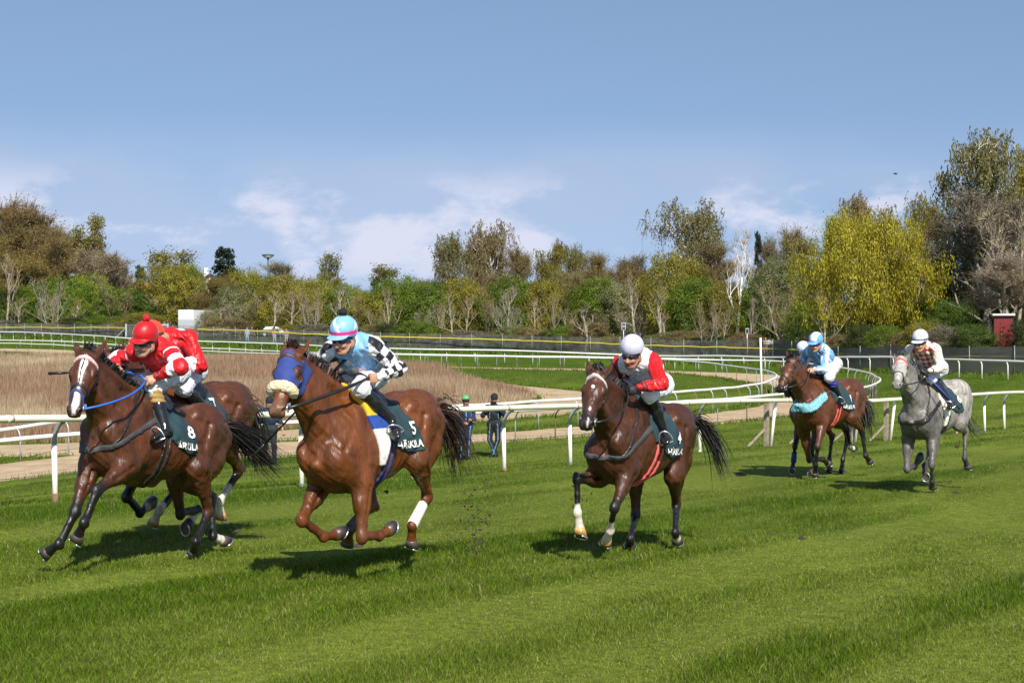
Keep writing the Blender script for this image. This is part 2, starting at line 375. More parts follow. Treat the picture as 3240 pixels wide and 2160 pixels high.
# the running rail beside the horses: posts where the photograph has them
def main_rail():
    px = [(-560, 17.4), (-180, 18.8), (175, 20.3), (560, 21.8), (955, 23.3), (1310, 25.1), (1596, 27.3), (1805, 29.3), (2010, 31.6), (2215, 34.2)]
    B1 = np.array([at_px(x, d) for x, d in px])
    px2 = [(2437, 36.9), (2570, 38.7), (2704, 39.3), (2815, 40.4), (3027, 44.8), (3116, 46.9), (3178, 49.5), (3300, 52.5), (3470, 55.5), (3650, 58.6)]
    B2 = np.array([at_px(x, d) for x, d in px2]); Bs = np.vstack([B1, B2])
    T = np.gradient(Bs, axis=0); T /= np.linalg.norm(T, axis=1)[:, None]; Nn = np.stack([T[:, 1], -T[:, 0]], 1)
    hook = .24; top = Bs+Nn*hook; zt = ground(Bs[:, 0], Bs[:, 1])+np.array([1.09]*10+[1.075, 1.03, 1.03, 1.06, 1.12, 1.15, 1.16, 1.16, 1.16, 1.16])
    root = empty('running_rail', (Bs[0][0], Bs[0][1], g1(*Bs[0]))); o0 = np.array(root.location)
    tag(root, 'near cream white running rail on hooked posts right behind the leading horses', 'rail fence')
    pts = smooth_poly(np.column_stack([top, zt]), 1.2)
    b = MB(); b.tube([tuple(p-o0) for p in pts], .047, 14); ra = b.build('rail', M_cream, root, True)
    mj = mat('rail_joint', (.66, .60, .44), .5, var=.15)
    for i in range(2, len(pts)-1, 2):
        p = pts[i]-o0; t = (pts[i+1]-pts[i-1]); t = t/np.linalg.norm(t)*.05; MB().tube([tuple(p-t), tuple(p+t)], .0485, 14).build('joint_sleeve', mj, ra, True)
    sl = [M_rust, M_sleeve, M_sleeve, M_galv]
    for i, p in enumerate(Bs):
        zb = g1(*p); h = zt[i]-zb-.03; n = Nn[i]
        if 10 <= i <= 13:                                  # straight painted posts with a timber stay
            o = MB().tube([(0, 0, -.15), (n[0]*.14, n[1]*.14, h-.01)], .036, 10).build('post', M_post, root, True)
            o.location = (p[0]-o0[0], p[1]-o0[1], zb-o0[2])
            w = MB(); rot = Matrix.Rotation(math.atan2(T[i][1], T[i][0]), 3, 'Z'); w.box((-n[0]*.085-T[i][0]*.02, -n[1]*.085-T[i][1]*.02, h*.46), (.10, .10, h*.98), rot)
            a = Vector((-n[0]*.12-T[i][0]*.05, -n[1]*.12-T[i][1]*.05, h*.38)); c = Vector((-n[0]*.35-T[i][0]*.45, -n[1]*.35-T[i][1]*.45, .0))
            w.tube([a, c], .030, 4); w.build('timber_stay', M_wood, o, False)
            continue
        P = post_mesh(h, hook, .03, n)
        o = MB().tube([P[0], P[1]], .036, 12).build('post', M_post, root, True)
        MB().tube(P[1:], .031, 10).build('hook', M_galv, o, True)
        MB().tube([Vector((0, 0, -.05)), Vector((0, 0, .12 if i == 2 else .05))], .042, 12).build('foot_sleeve', sl[(i+2) % 4] if i != 2 else M_rust, o, True)
        o.location = (p[0]-o0[0], p[1]-o0[1], zb-o0[2]); o.rotation_euler = (0, -.02, 0)
    return root
main_rail()
rail_fence('sand_track_rail', 'white rail on hooked grey and rusty pipes along the near edge of the sand track', A_XY, .95, .055, 2.1, .22, 1, [M_white, [M_galv, M_galv, M_rust], None, M_galv], pr=.021)
rail_fence('sand_track_rail', 'white rail on thin grey pipes looping back left of the blue jockey', B_XY, .95, .052, 2.1, .2, -1, [M_white, [M_galv, M_galv, M_rust], None, M_galv], pr=.019)
rail_fence('far_rail', 'bright white far rail on hooked white posts in front of the wire fence', FAR_XY, 1.15, .070, 2.9, .22, 1, [M_white, M_white, None, M_white], pr=.042)
def marker_pole():
    p = unproject(2410, 1250, 50, 120); x, y = p[0], p[1]; h = 180*y/FPX
    o = empty('marker_pole', p); tag(o, 'tall white marker pole by the loop of rail left of the blue jockey', 'pole')
    MB().tube([(0, 0, -.2), (-.06, 0, h)], .055, 10).build('pole', M_white, o, True)
    MB().tube([(-.06, 0, h-.01), (-.061, 0, h+.03)], .05, 10).build('cap', M_white, o, True)
marker_pole()

# ------------------------------------------------------------------ sand tracks
def sand_material():
    m, nt, b = new_mat('sand'); N = nt.nodes; L = nt.links; tc = N.new('ShaderNodeTexCoord')
    n = N.new('ShaderNodeTexNoise'); n.inputs['Scale'].default_value = 1.2; n.inputs['Detail'].default_value = 10; n.inputs['Roughness'].default_value = .7; L.new(tc.outputs['Object'], n.inputs[0])
    r = N.new('ShaderNodeValToRGB'); r.color_ramp.elements[0].position = .32; r.color_ramp.elements[1].position = .68
    r.color_ramp.elements[0].color = (.30, .215, .125, 1); r.color_ramp.elements[1].color = (.52, .40, .255, 1); L.new(n.outputs['Fac'], r.inputs[0]); L.new(r.outputs[0], b.inputs['Base Color'])
    b.inputs['Roughness'].default_value = .95; b.inputs['Specular IOR Level'].default_value = .1
    n2 = N.new('ShaderNodeTexNoise'); n2.inputs['Scale'].default_value = 3.5; n2.inputs['Detail'].default_value = 8; L.new(tc.outputs['Object'], n2.inputs[0])
    bp = N.new('ShaderNodeBump'); bp.inputs['Strength'].default_value = .7; bp.inputs['Distance'].default_value = .15; L.new(n2.outputs['Fac'], bp.inputs['Height']); L.new(bp.outputs[0], b.inputs['Normal'])
    return m
M_sand = sand_material()
SAND_EDGES = []
def sand_strip(name, P, Q, lo, hi, step=.8, cross=9):
    """ribbon of sand from P (one edge) to Q (other edge)"""
    n = max(len(P), 2); s = smooth_poly(np.column_stack([P, Q]), float(step*1.4)); P = s[:, :2]; Q = s[:, 2:]; m = len(s)
    ii = np.arange(m)
    l = lo+.10*(fbm(ii*.6, ii*0, 31)-.5); h = hi+.10*(fbm(ii*.6, ii*0+7, 32)-.5)
    w = np.linspace(0, 1, cross)[None, :]; t = l[:, None]*(1-w)+h[:, None]*w
    X = P[:, 0:1]*(1-t)+Q[:, 0:1]*t; Y = P[:, 1:2]*(1-t)+Q[:, 1:2]*t; Z = ground(X, Y)+.035*np.sin(np.pi*np.clip(w, 0, 1))**.3-.012*(np.abs(w-.5) > .49)+.02*fbm(X*2, Y*2, 8)
    V = np.stack([X, Y, Z], -1).reshape(-1, 3); i, j = np.meshgrid(np.arange(cross-1), np.arange(m-1)); b = (j*cross+i).ravel()
    o = mesh_obj(name, V, np.stack([b, b+1, b+cross+1, b+cross], 1), M_sand); tag(o, kind='structure')
    SAND_EDGES.append(np.stack([X[:, 0], Y[:, 0]], 1)); SAND_EDGES.append(np.stack([X[:, -1], Y[:, -1]], 1))
    return o
def at_i(XY, S, x, far):
    """point of a rail at a pixel column, on its near or far branch"""
    k = int(np.argmax([s[0] for s in S])); idx = range(k, len(S)) if far else range(0, k+1)
    a = sorted((S[i][0], S[i][2]) for i in idx); d = np.interp(x, [q[0] for q in a], [q[1] for q in a]); return at_px(x, d)
pa = [at_i(A_XY, RAIL_A, x, False) for x in (-700, -300, 128, 700, 1456, 1730, 2254, 2484, 2680, 2748)]+[at_px(2785, 84), at_px(2770, 93)]+[at_i(A_XY, RAIL_A, x, True) for x in (2735, 2650, 2420, 2077, 1839, 1620, 1253, 800, 400, 0, -500)]
pb = [at_i(B_XY, RAIL_B, x, False) for x in (-740, -340, 75, 620, 1420, 1633, 2106, 2303, 2400, 2445)]+[at_px(2457, 83), at_px(2442, 88)]+[at_i(B_XY, RAIL_B, x, True) for x in (2391, 2318, 2256, 2050, 1839, 1620, 1253, 800, 400, 0, -500)]
sand_strip('sand_track', pa, pb, .10, .93)
U2 = lambda L: [unproject(x, y, 40, 160)[:2] for x, y in L]
q_in = U2([(-500, 1412), (-100, 1408), (270, 1398), (850, 1364), (1300, 1318), (1440, 1306), (1600, 1291), (1680, 1275), (1700, 1264), (1692, 1254), (1664, 1243), (1612, 1233), (1540, 1216), (1478, 1199)])
q_out = U2([(-500, 1452), (-100, 1448), (270, 1438), (850, 1400), (1300, 1352), (1460, 1340), (1660, 1322), (1850, 1305), (1960, 1282), (1950, 1258), (1870, 1242), (1760, 1230), (1620, 1218), (1490, 1193)])
sand_strip('sand_path', q_in, q_out, .02, .98)
REED_EDGE = q_in
# ------------------------------------------------------------------ perimeter fence, gate, tape
def mesh_sheet_mat(name, col, opac, scale):
    m, nt, b = new_mat(name); N = nt.nodes; L = nt.links; tc = N.new('ShaderNodeTexCoord')
    n = N.new('ShaderNodeTexNoise'); n.inputs['Scale'].default_value = scale; n.inputs['Detail'].default_value = 6; L.new(tc.outputs['Object'], n.inputs[0])
    mr = N.new('ShaderNodeMapRange'); mr.inputs['From Min'].default_value = .3; mr.inputs['From Max'].default_value = .7
    mr.inputs['To Min'].default_value = opac-.18; mr.inputs['To Max'].default_value = min(opac+.18, 1); L.new(n.outputs['Fac'], mr.inputs['Value'])
    r = N.new('ShaderNodeMapRange'); r.inputs['To Min'].default_value = .7; r.inputs['To Max'].default_value = 1.3; L.new(n.outputs['Fac'], r.inputs['Value'])
    mx = N.new('ShaderNodeMix'); mx.data_type = 'RGBA'; mx.blend_type = 'MULTIPLY'; mx.inputs[0].default_value = 1; mx.inputs[6].default_value = tuple(col)+(1,); L.new(r.outputs[0], mx.inputs[7])
    L.new(mx.outputs[2], b.inputs['Base Color']); b.inputs['Roughness'].default_value = .7; L.new(mr.outputs[0], b.inputs['Alpha']); return m
FXY = np.array([at_px(x, d) for x, z, d in FENCE])
def fence_part(name, label, x0, x1, h, mm, post_m, every, offs=0.0, wob=0.0, px_gap=None):
    S = smooth_poly(FXY, .8); xs = 1620+FPX*S[:, 0]/S[:, 1]; S = S[(xs > x0) & (xs < x1)]
    S = S*(1+offs/np.linalg.norm(S, axis=1))[:, None]
    z = ground(S[:, 0], S[:, 1]); o0 = np.array([S[0, 0], S[0, 1], z[0]]); root = empty(name, o0); tag(root, label, 'fence')
    n = len(S); rows = 4; V = []
    for k in range(rows):
        hh = h*k/(rows-1); dx = rng.normal(0, wob, (n, 2)); V.append(np.column_stack([S+dx, z+hh+(rng.normal(0, .03, n) if k == rows-1 else 0)])-o0)
    V = np.stack(V, 1).reshape(-1, 3); i, k = np.meshgrid(np.arange(n-1), np.arange(rows-1), indexing='ij'); b = (i*rows+k).ravel()
    mesh_obj('wire_mesh' if wob < .02 else 'screen_cloth', V, np.stack([b, b+rows, b+rows+1, b+1], 1), mm, root)
    for q in range(0, n, every):
        o = MB().tube([(0, 0, -.1), (0, 0, h+.12)], .035, 6).build('post', post_m, root, True); o.location = (S[q, 0]-o0[0], S[q, 1]-.05-o0[1], z[q]-o0[2])
    return S, z
M_fpost = mat('fence_post_steel', (.20, .23, .22), .5, metal=.2)
M_wire = mesh_sheet_mat('wire_netting', (.20, .205, .19), .34, 1.2)
M_screen = mesh_sheet_mat('screen_netting', (.095, .088, .078), .84, .9)
fence_part('wire_fence', 'grey wire mesh fence with steel posts at the left, up to the field gate', -520, 398, 1.85, M_wire, M_fpost, 5)
fence_part('wire_fence', 'long grey wire mesh fence from the field gate to the dark screened stretch', 535, 2620, 1.85, M_wire, M_fpost, 5)
fence_part('screened_fence', 'dark brown grey fence hung with torn screen netting behind the grey horse', 2440, 4200, 1.75, M_screen, M_fpost, 5, offs=-1.2, wob=.05)
def tape(name, label, pts, w=.13):
    P = []
    for x, y in pts:
        fx = [1620+FPX*a/b for a, b in FXY]; d = np.interp(x, fx, FXY[:, 1])-.6; P.append((*at_px(x, d), CAMZ-(y-1080)*d/FPX))
    P = np.array(P); s = smooth_poly(P, 1.2); s[:, 2] += .05*np.sin(np.arange(len(s))*1.9)*rng.random(len(s))
    o0 = s[0].copy(); b = MB()
    for k in (0, 1):
        pass
    V = []; n = len(s)
    for i, p in enumerate(s):
        tw = .25*math.sin(i*.7)
        for dy, dz in ((-.012, -w/2), (.012, -w/2), (.012, w/2), (-.012, w/2)): V.append((p[0]-o0[0], p[1]-o0[1]+dy+tw*dz*.4, p[2]-o0[2]+dz*(1-.3*abs(tw))))
    Fq = []
    for i in range(n-1):
        for k in range(4): Fq.append((i*4+k, i*4+(k+1) % 4, i*4+4+(k+1) % 4, i*4+4+k))
    o = mesh_obj(name, np.array(V), Fq, mat('yellow_tape', (.66, .54, .05), .5, var=.15, scale=2)); o.location = o0; tag(o, label, 'tape')
tape('barrier_tape', 'yellow barrier tape strung along the wire fence left of the gate', [(-500, 1030), (0, 1036), (100, 1035), (200, 1037), (300, 1036), (398, 1037)])
tape('barrier_tape', 'long sagging yellow barrier tape strung along the wire fence right of the truck', [(625, 1042), (720, 1044), (830, 1048), (940, 1055), (1090, 1060), (1215, 1065), (1420, 1070), (1620, 1076), (1840, 1084), (2080, 1094), (2300, 1099), (2440, 1104), (2530, 1107)])
tape('barrier_tape', 'dull yellow tape lying low across the dark screened fence', [(2640, 1120), (2800, 1124), (2990, 1127), (3240, 1129), (3600, 1140)], .1)
M_gate = mat('gate_tube', (.40, .46, .47), .45, metal=.3)
def gate():
    d = 203; x0, y0 = at_px(399, d); x1, y1 = at_px(531, d-2); z = g1(x0, y0); root = empty('field_gate', (x0, y0, z)); tag(root, 'grey steel field gate with mesh panel in the wire fence behind the red jockeys', 'gate')
    D = Vector((x1-x0, y1-y0, 0)); h = 2.0
    for q in (0, 1): MB().box((D.x*q, D.y*q, h/2), (.22, .16, h+.15)).build('gate_post', M_gate, root)
    fr = MB(); fr.tube([(0.1, 0, h-.12), (D.x-.1, D.y, h-.12)], .06, 8); fr.tube([(0.1, 0, .2), (D.x-.1, D.y, .2)], .06, 8)
    fr.tube([(D.x*.5, D.y*.5, .2), (D.x*.5, D.y*.5, h-.12)], .05, 8); fo = fr.build('gate_frame', M_gate, root, True)
    mesh_obj('mesh_panel', [(0.1, .02, .25), (D.x-.1, D.y+.02, .25), (D.x-.1, D.y+.02, h-.16), (0.1, .02, h-.16)], [(0, 1, 2, 3)], M_wire, fo)
    for a, s in ((0, -1), (1, 1)):
        b = Vector((D.x*a, D.y*a, 0)); MB().tube([b+Vector((0, 0, h*.8)), b+Vector((s*1.4, -.6, .05))], .045, 6).build('stay', M_gate, root)
gate()

# ------------------------------------------------------------------ things beyond the fence
M_dark = mat('black_rubber', (.02, .02, .022), .7)
M_glass = mat('car_glass', (.02, .03, .04), .08, spec=.8)
M_tail = mat('tail_light', (.35, .02, .02), .3)
def wheel(parent, x, y, r, w=.24):
    b = MB(); b.tube([(x, y-w/2, r), (x, y+w/2, r)], r, 16); o = b.build('wheel', M_dark, parent)
    MB().tube([(x, y-w/2-.015, r), (x, y+w/2+.015, r)], r*.6, 12).build('hub_cap', M_galv, o)
def truck():
    x, y = at_px(588, 226); z = g1(x, y); rz = R_(72)
    root = empty('box_truck', mat=Matrix.Translation((x, y, z)) @ Matrix.Rotation(rz, 4, 'Z'))
    tag(root, 'white box truck with a pale grey lower tail panel parked behind the wire fence', 'truck')
    W = mat('truck_white', (.74, .75, .74), .4, var=.05); G = mat('truck_grey', (.42, .45, .47), .5, var=.1)
    MB().box((3.6, 0, 2.45), (7.2, 2.45, 2.75)).build('cargo_box', W, root)
    MB().box((-.03, 0, 1.72), (.06, 2.4, 1.25)).build('tail_lift', G, root); MB().box((-.03, 0, 3.1), (.05, 2.3, 1.3)).build('rear_door', W, root)
    MB().box((3.6, 0, 3.87), (7.26, 2.5, .10)).build('roof_edge', M_dark, root)
    MB().box((3.7, 0, .85), (7.3, 1.0, .24)).build('chassis', M_dark, root); MB().box((-.1, 0, .55), (.1, 2.3, .16)).build('underrun_bar', G, root)
    for s in (-1, 1): MB().box((-.17, s*.95, .58), (.05, .3, .12)).build('tail_light', M_tail, root)
    for xx in (1.4, 2.5, 8.1):
        for s in (-1, 1): wheel(root, xx, s*1.0, .48, .3)
    c = MB(); c.box((8.3, 0, 1.9), (1.9, 2.3, 2.3)).build('cab', W, root)
truck()
def car(px, d, yaw, col, label, kind='hatch'):
    x, y = at_px(px, d); z = g1(x, y); root = empty('parked_car', mat=Matrix.Translation((x, y, z)) @ Matrix.Rotation(R_(yaw), 4, 'Z')); tag(root, label, 'car', 'cars parked behind the fence')
    P = [(-2.1, .35), (-2.12, .75), (-1.95, .95), (-1.55, 1.02), (-1.2, 1.42), (.35, 1.45), (1.05, 1.0), (1.95, .85), (2.15, .62), (2.1, .32)]
    n = len(P); V = [(a, s*(.86 if b < 1.1 else .68), b) for s in (-1, 1) for a, b in P]
    Fc = [tuple(range(n-1, -1, -1)), tuple(range(n, 2*n))]+[(i, (i+1) % n, n+(i+1) % n, n+i) for i in range(n)]
    o = mesh_obj('body', V, Fc, mat('car_paint', col, .25, spec=.6, coat=.5, var=.03), root, False)
    bv = o.modifiers.new('bevel', 'BEVEL'); bv.width = .06; bv.segments = 2
    for s in (-1, 1):
        V = [(-1.35, s*.80, 1.03), (.85, s*.80, 1.03), (.30, s*.70, 1.40), (-1.12, s*.70, 1.38)]; V2 = [(a, b-s*.03, c) for a, b, c in V]
        mesh_obj('side_window', V+V2, [(0, 1, 2, 3), (7, 6, 5, 4), (0, 4, 5, 1), (1, 5, 6, 2), (2, 6, 7, 3), (3, 7, 4, 0)], M_glass, o, False)
    for a, b, c, e, nm in ((.42, 1.40, 1.03, 1.03, 'windscreen'), (-1.24, 1.38, -1.54, 1.05, 'rear_window')):
        V = [(a, -.62, b), (a, .62, b), (c, .76, e), (c, -.76, e)]; V = [(p+(.03 if a > 0 else -.03), q, r+.02) for p, q, r in V]
        mesh_obj(nm, V+[(p-(.05 if a > 0 else -.05), q, r-.05) for p, q, r in V], [(0, 1, 2, 3), (7, 6, 5, 4), (0, 4, 5, 1), (1, 5, 6, 2), (2, 6, 7, 3), (3, 7, 4, 0)], M_glass, o, False)
    for a in (-1.3, 1.35):
        for s in (-1, 1): wheel(root, a, s*.80, .32, .2)
    for s in (-1, 1): MB().box((2.06, s*.62, .68), (.1, .32, .12)).build('headlight', M_white, root); MB().box((-2.08, s*.66, .78), (.08, .22, .18)).build('tail_light', M_tail, root)
car(868, 216, 8, (.03, .045, .06), 'dark blue car behind the wire fence beside the group of three spectators')
car(960, 214, 0, (.06, .065, .07), 'dark grey car half hidden by shrubs right of the group of three spectators')
car(1178, 196, 12, (.6, .62, .63), 'pale silver car behind the wire fence right of the light blue jockey')
car(715, 222, 5, (.62, .63, .62), 'white car glimpsed through the shrubs right of the box truck')
car(3060, 158, 10, (.66, .67, .68), 'white car in the shade under the trees left of the red shed')
def shed():
    x, y = at_px(3174, 122); z = g1(x, y); root = empty('red_shed', mat=Matrix.Translation((x, y, z)) @ Matrix.Rotation(R_(-14), 4, 'Z')); tag(root, 'small bright red shed with a flat white roof under the right hand trees', 'shed')
    h = 2.45; Rd = mat('red_boards', (.16, .013, .014), .6, var=.2, scale=6)
    MB().box((0, 0, h/2), (1.4, 1.6, h)).build('wall', Rd, root); MB().box((0, -.05, h+.08), (1.65, 1.95, .14)).build('roof', mat('white_roof_edge', (.7, .7, .66), .6), root)
    dr = MB().box((.12, -.82, 1.0), (.75, .06, 1.95)).build('door', mat('red_door', (.19, .012, .014), .5, var=.2), root); MB().box((-.16, -.87, 1.0), (.04, .06, .14)).build('handle', M_galv, dr)
shed()
M_green = mat('green_pole', (.05, .11, .09), .5)
def lamp(px, ytop, d, w, label, bar=False):
    x, y = at_px(px, d); z = g1(x, y); top = CAMZ-(ytop-1080)*d/FPX; h = top-z; root = empty('street_lamp', (x, y, z)); tag(root, label, 'lamp')
    if bar:
        MB().tube([(0, 0, 0), (0, 0, h)], .14, 8).build('pole', M_green, root, True)
        MB().box((-.1, 0, h+.05), (w, .35, .28)).build('crossbar', mat('bar_olive', (.09, .10, .06), .6), root)
        f = MB(); f.box((.9, -.1, h+.45), (1.0, .5, .5), Matrix.Rotation(R_(-25), 3, 'Y')).build('floodlight', mat('lamp_housing', (.12, .13, .14), .5), root); return
    MB().tube([(0, 0, 0), (0, 0, h-.7*w*.4)], [.16, .10], 8).build('pole', M_green, root, True)
    r = w/2; prof = [(.12*r, -.46*r), (.55*r, -.44*r), (.98*r, -.12*r), (1.0*r, 0.0), (.9*r, .02*r)]
    def lathe(pr, name, m):
        V = []; n = 20
        for a, b in pr:
            for k in range(n): V.append((a*math.cos(2*math.pi*k/n), a*math.sin(2*math.pi*k/n), h-.05*r+b))
        Fq = [(i*n+k, i*n+(k+1) % n, (i+1)*n+(k+1) % n, (i+1)*n+k) for i in range(len(pr)-1) for k in range(n)]+[tuple(range(n-1, -1, -1)), tuple((len(pr)-1)*n+k for k in range(n))]
        return mesh_obj(name, V, Fq, m, root)
    lathe([(.50*r, -.50*r), (.62*r, -.46*r), (.88*r, -.2*r), (.84*r, -.1*r)], 'lamp_bowl', mat('milky_bowl', (.62, .63, .60), .35, var=.05))
    lathe([(.9*r, -.16*r), (1.08*r, -.02*r), (1.06*r, .06*r), (.3*r, .18*r)], 'lamp_rim', mat('lamp_rim', (.10, .12, .12), .5))
    MB().tube([(0, 0, h-.75*r), (0, 0, h-.45*r)], .22*r, 10).build('neck', M_green, root)
lamp(848, 806, 235, 1.75, 'tall green lamp post with wide bowl head standing clear against the sky')
lamp(230, 866, 240, 1.35, 'bowl topped lamp post rising out of the bushes at the left')
lamp(483, 846, 245, 3.2, 'floodlight mast with wide crossbar and a lamp on top left of the dark conifer', True)
def house():
    x, y = at_px(648, 330); z = g1(x, y); top = CAMZ+205*330/FPX; h = top-z
    root = empty('white_house', mat=Matrix.Translation((x, y, z)) @ Matrix.Rotation(R_(20), 4, 'Z')); tag(root, 'white gabled house with a steep dark roof and white chimney behind the trees', 'house')
    Wm = mat('white_render', (.66, .66, .62), .8); w, l, e = 5.5, 7, h*.72
    MB().add([(-w, -l, 0), (w, -l, 0), (w, -l, e), (0, -l, h), (-w, -l, e), (-w, l, 0), (w, l, 0), (w, l, e), (0, l, h), (-w, l, e)], [(0, 1, 2, 3, 4), (9, 8, 7, 6, 5), (0, 4, 9, 5), (1, 6, 7, 2)]).build('wall', Wm, root)
    rf = MB().add([(0, -l-.5, h+.05), (0, l+.5, h+.05), (w+.6, l+.5, e-.5), (w+.6, -l-.5, e-.5), (-w-.6, l+.5, e-.5), (-w-.6, -l-.5, e-.5), (0, -l-.5, h+.4), (0, l+.5, h+.4), (w+.8, l+.5, e-.35), (w+.8, -l-.5, e-.35), (-w-.8, l+.5, e-.35), (-w-.8, -l-.5, e-.35)],
        [(0, 1, 2, 3), (1, 0, 5, 4), (6, 9, 8, 7), (7, 10, 11, 6), (3, 9, 6, 0), (0, 6, 11, 5), (1, 7, 8, 2), (4, 10, 7, 1), (2, 8, 9, 3), (5, 11, 10, 4)]).build('roof', mat('slate_roof', (.045, .045, .055), .6), root)
    MB().box((-.6, -l+2, h+.6), (.9, .9, 2.0)).build('chimney', Wm, rf)
    for s in (-1.6, 1.6):
        f = MB().box((s, -l-.03, e+.6), (1.3, .08, 1.5)).build('window', Wm, root); MB().box((s, -l-.09, e+.6), (1.05, .04, 1.25)).build('pane', M_glass, f)
house()
def barn(px, d, ytop, label):
    x, y = at_px(px, d); z = g1(x, y); h = CAMZ-(ytop-1080)*d/FPX-z; root = empty('brick_house', mat=Matrix.Translation((x, y, z)) @ Matrix.Rotation(R_(4), 4, 'Z')); tag(root, label, 'house')
    MB().box((0, 0, h*.36), (15, 8, h*.72)).build('wall', mat('pale_brick', (.42, .30, .24), .85, var=.2), root)
    l, w, e = 8, 4.6, h*.70
    rf = MB().add([(-l, -w, e), (l, -w, e), (l, w, e), (-l, w, e), (-l, 0, h), (l, 0, h)], [(0, 1, 5, 4), (2, 3, 4, 5), (1, 2, 5), (3, 0, 4), (3, 2, 1, 0)]).build('roof', mat('orange_tiles', (.40, .15, .085), .8, var=.3, scale=1.5), root)
    MB().box((3, 0, h), (.8, .8, 1.6)).build('chimney', mat('chimney_brick', (.35, .17, .11), .8), rf)
    for s in (-4, 0, 4):
        f = MB().box((s, -4.03, h*.4), (1.3, .1, 1.4)).build('window', M_white, root); MB().box((s, -4.10, h*.4), (1.05, .04, 1.15)).build('pane', M_glass, f)
barn(385, 300, 893, 'long house with an orange tiled roof seen over the hedge left of the gate')
def board(px, d, y0, y1, yb, w, n, col, label):
    x, y = at_px(px, d); z = g1(x, y); k = d/FPX; root = empty('sign_board', (x, y, z)); tag(root, label, 'sign')
    zt = CAMZ-(y0-1080)*k; zb = CAMZ-(y1-1080)*k
    MB().tube([(0, 0, -.1), (0, 0, zt-z)], .05, 8).build('pole', M_galv, root, True)
    hh = (zt-zb)/n
    for i in range(n):
        f = MB().box((0, -.07, zb-z+hh*(i+.5)), (w, .05, hh*.94)).build('panel', mat('sign_frame', (.62, .64, .66), .5), root)
        MB().box((0, -.10, zb-z+hh*(i+.5)), (w*.82, .02, hh*.76)).build('sign_face', mat('sign_face', col, .4, var=.5, scale=5), f)
board(1973, 154, 1020, 1044, 1070, .40, 2, (.06, .07, .09), 'small double panelled dark sign with pale frames on a pole behind the fence')
board(2364, 146, 1038, 1056, 1070, .32, 1, (.02, .025, .05), 'small dark notice board among the shrubs left of the marker pole')
def boulder(px, d, yb, w, h, col, label):
    x, y = at_px(px, d); z = g1(x, y); n = 12; V = []; Fq = []
    for i in range(7):
        for j in range(n):
            a = i/6*math.pi*.5; q = 2*math.pi*j/n; r = 1+.14*math.sin(3*q+i)+.1*math.cos(5*q-2*i); V.append((w/2*math.cos(a)*math.cos(q)*r, w/2*.7*math.cos(a)*math.sin(q)*r, h*math.sin(a)*r-.05))
    for i in range(6):
        for j in range(n): Fq.append((i*n+j, i*n+(j+1) % n, (i+1)*n+(j+1) % n, (i+1)*n+j))
    o = mesh_obj('boulder', V, Fq, mat('pale_stone', col, .9, var=.25, scale=4, bump=.5, bscale=8)); o.location = (x, y, z); tag(o, label, 'boulder')
boulder(2552, 146, 0, 1.8, 1.5, (.36, .32, .26), 'pale rounded boulder behind the fence right of the marker pole')
def logs():
    x, y = at_px(2660, 140); z = g1(x, y)
    o = MB().tube([(-1.9, .2, .75), (0, 0, .80), (1.6, -.2, .95)], [.16, .2, .14], 8).build('fallen_log', M_wood); o.location = (x, y, z)
    b = MB(); b.tube([(-1.2, 0, 0), (-1.1, 0, .7)], .08, 6); b.tube([(.9, -.1, 0), (.8, -.1, .8)], .08, 6); b.build('branch_stub', M_wood, o)
    tag(o, 'pale fallen log propped under the trees right of the boulder', 'log')
logs()
def bird():
    d = 60; b = MB(); b.tube([(-.08, 0, 0), (-.03, 0, .02), (.05, 0, .01), (.09, 0, 0)], [.005, .03, .026, .006], 8)
    o = b.build('bird', M_dark, None, True); o.location = ((2833-1620)/FPX*d, d, CAMZ+(1080-551)*d/FPX)
    for s in (-1, 1): mesh_obj('wing', [(.03, 0, .015), (-.03, 0, .015), (-.05, s*.09, .03), (0, s*.10, .03), (.03, 0, .022), (-.03, 0, .022), (-.05, s*.09, .036), (0, s*.10, .036)], [(0, 1, 2, 3), (7, 6, 5, 4), (0, 4, 5, 1), (1, 5, 6, 2), (2, 6, 7, 3), (3, 7, 4, 0)], M_dark, o)
    tag(o, 'tiny dark bird flying high in the blue sky left of the tall right hand tree', 'bird')
bird()
# ------------------------------------------------------------------ trees
M_leaf = leaf_mat('leaves', .42)
M_twig = leaf_mat('twigs', 0.0, .8)
M_bark = {'brown': mat('bark_brown', (.10, .075, .05), .9, var=.35, scale=3), 'pale': mat('bark_pale', (.30, .25, .18), .85, var=.35, scale=2.5), 'white': mat('bark_white', (.72, .68, .62), .75, var=.25, scale=2.0), 'grey': mat('bark_grey', (.22, .20, .16), .9, var=.3, scale=3)}
def leaf_quads(C, size, shade, up=0.0, hang=False, asp=1.6, r=None, out=None):
    """one quad per centre, random facing"""
    r = r or rng; n = len(C); a = r.normal(size=(n, 3))
    if hang: a = a*np.array([.35, .35, .25])+np.array([0, 0, -1.0])
    if out is not None: nn = out+r.normal(0, .75, (n, 3)); nn /= np.linalg.norm(nn, axis=1)[:, None]; a -= nn*(a*nn).sum(1)[:, None]
    a /= np.linalg.norm(a, axis=1)[:, None]; b = r.normal(size=(n, 3)) if out is None else np.cross(nn, a); b[:, 2] += up; b -= a*(a*b).sum(1)[:, None]; b /= np.linalg.norm(b, axis=1)[:, None]
    s = (size*r.uniform(.65, 1.35, n))[:, None]; a = a*s*asp/2; b = b*s/2
    V = np.stack([C-a, C-b*.9, C+a, C+b*.9], 1).reshape(-1, 3); Fq = np.arange(4*n).reshape(n, 4)
    sh = np.repeat(shade, 4); return V, Fq, sh
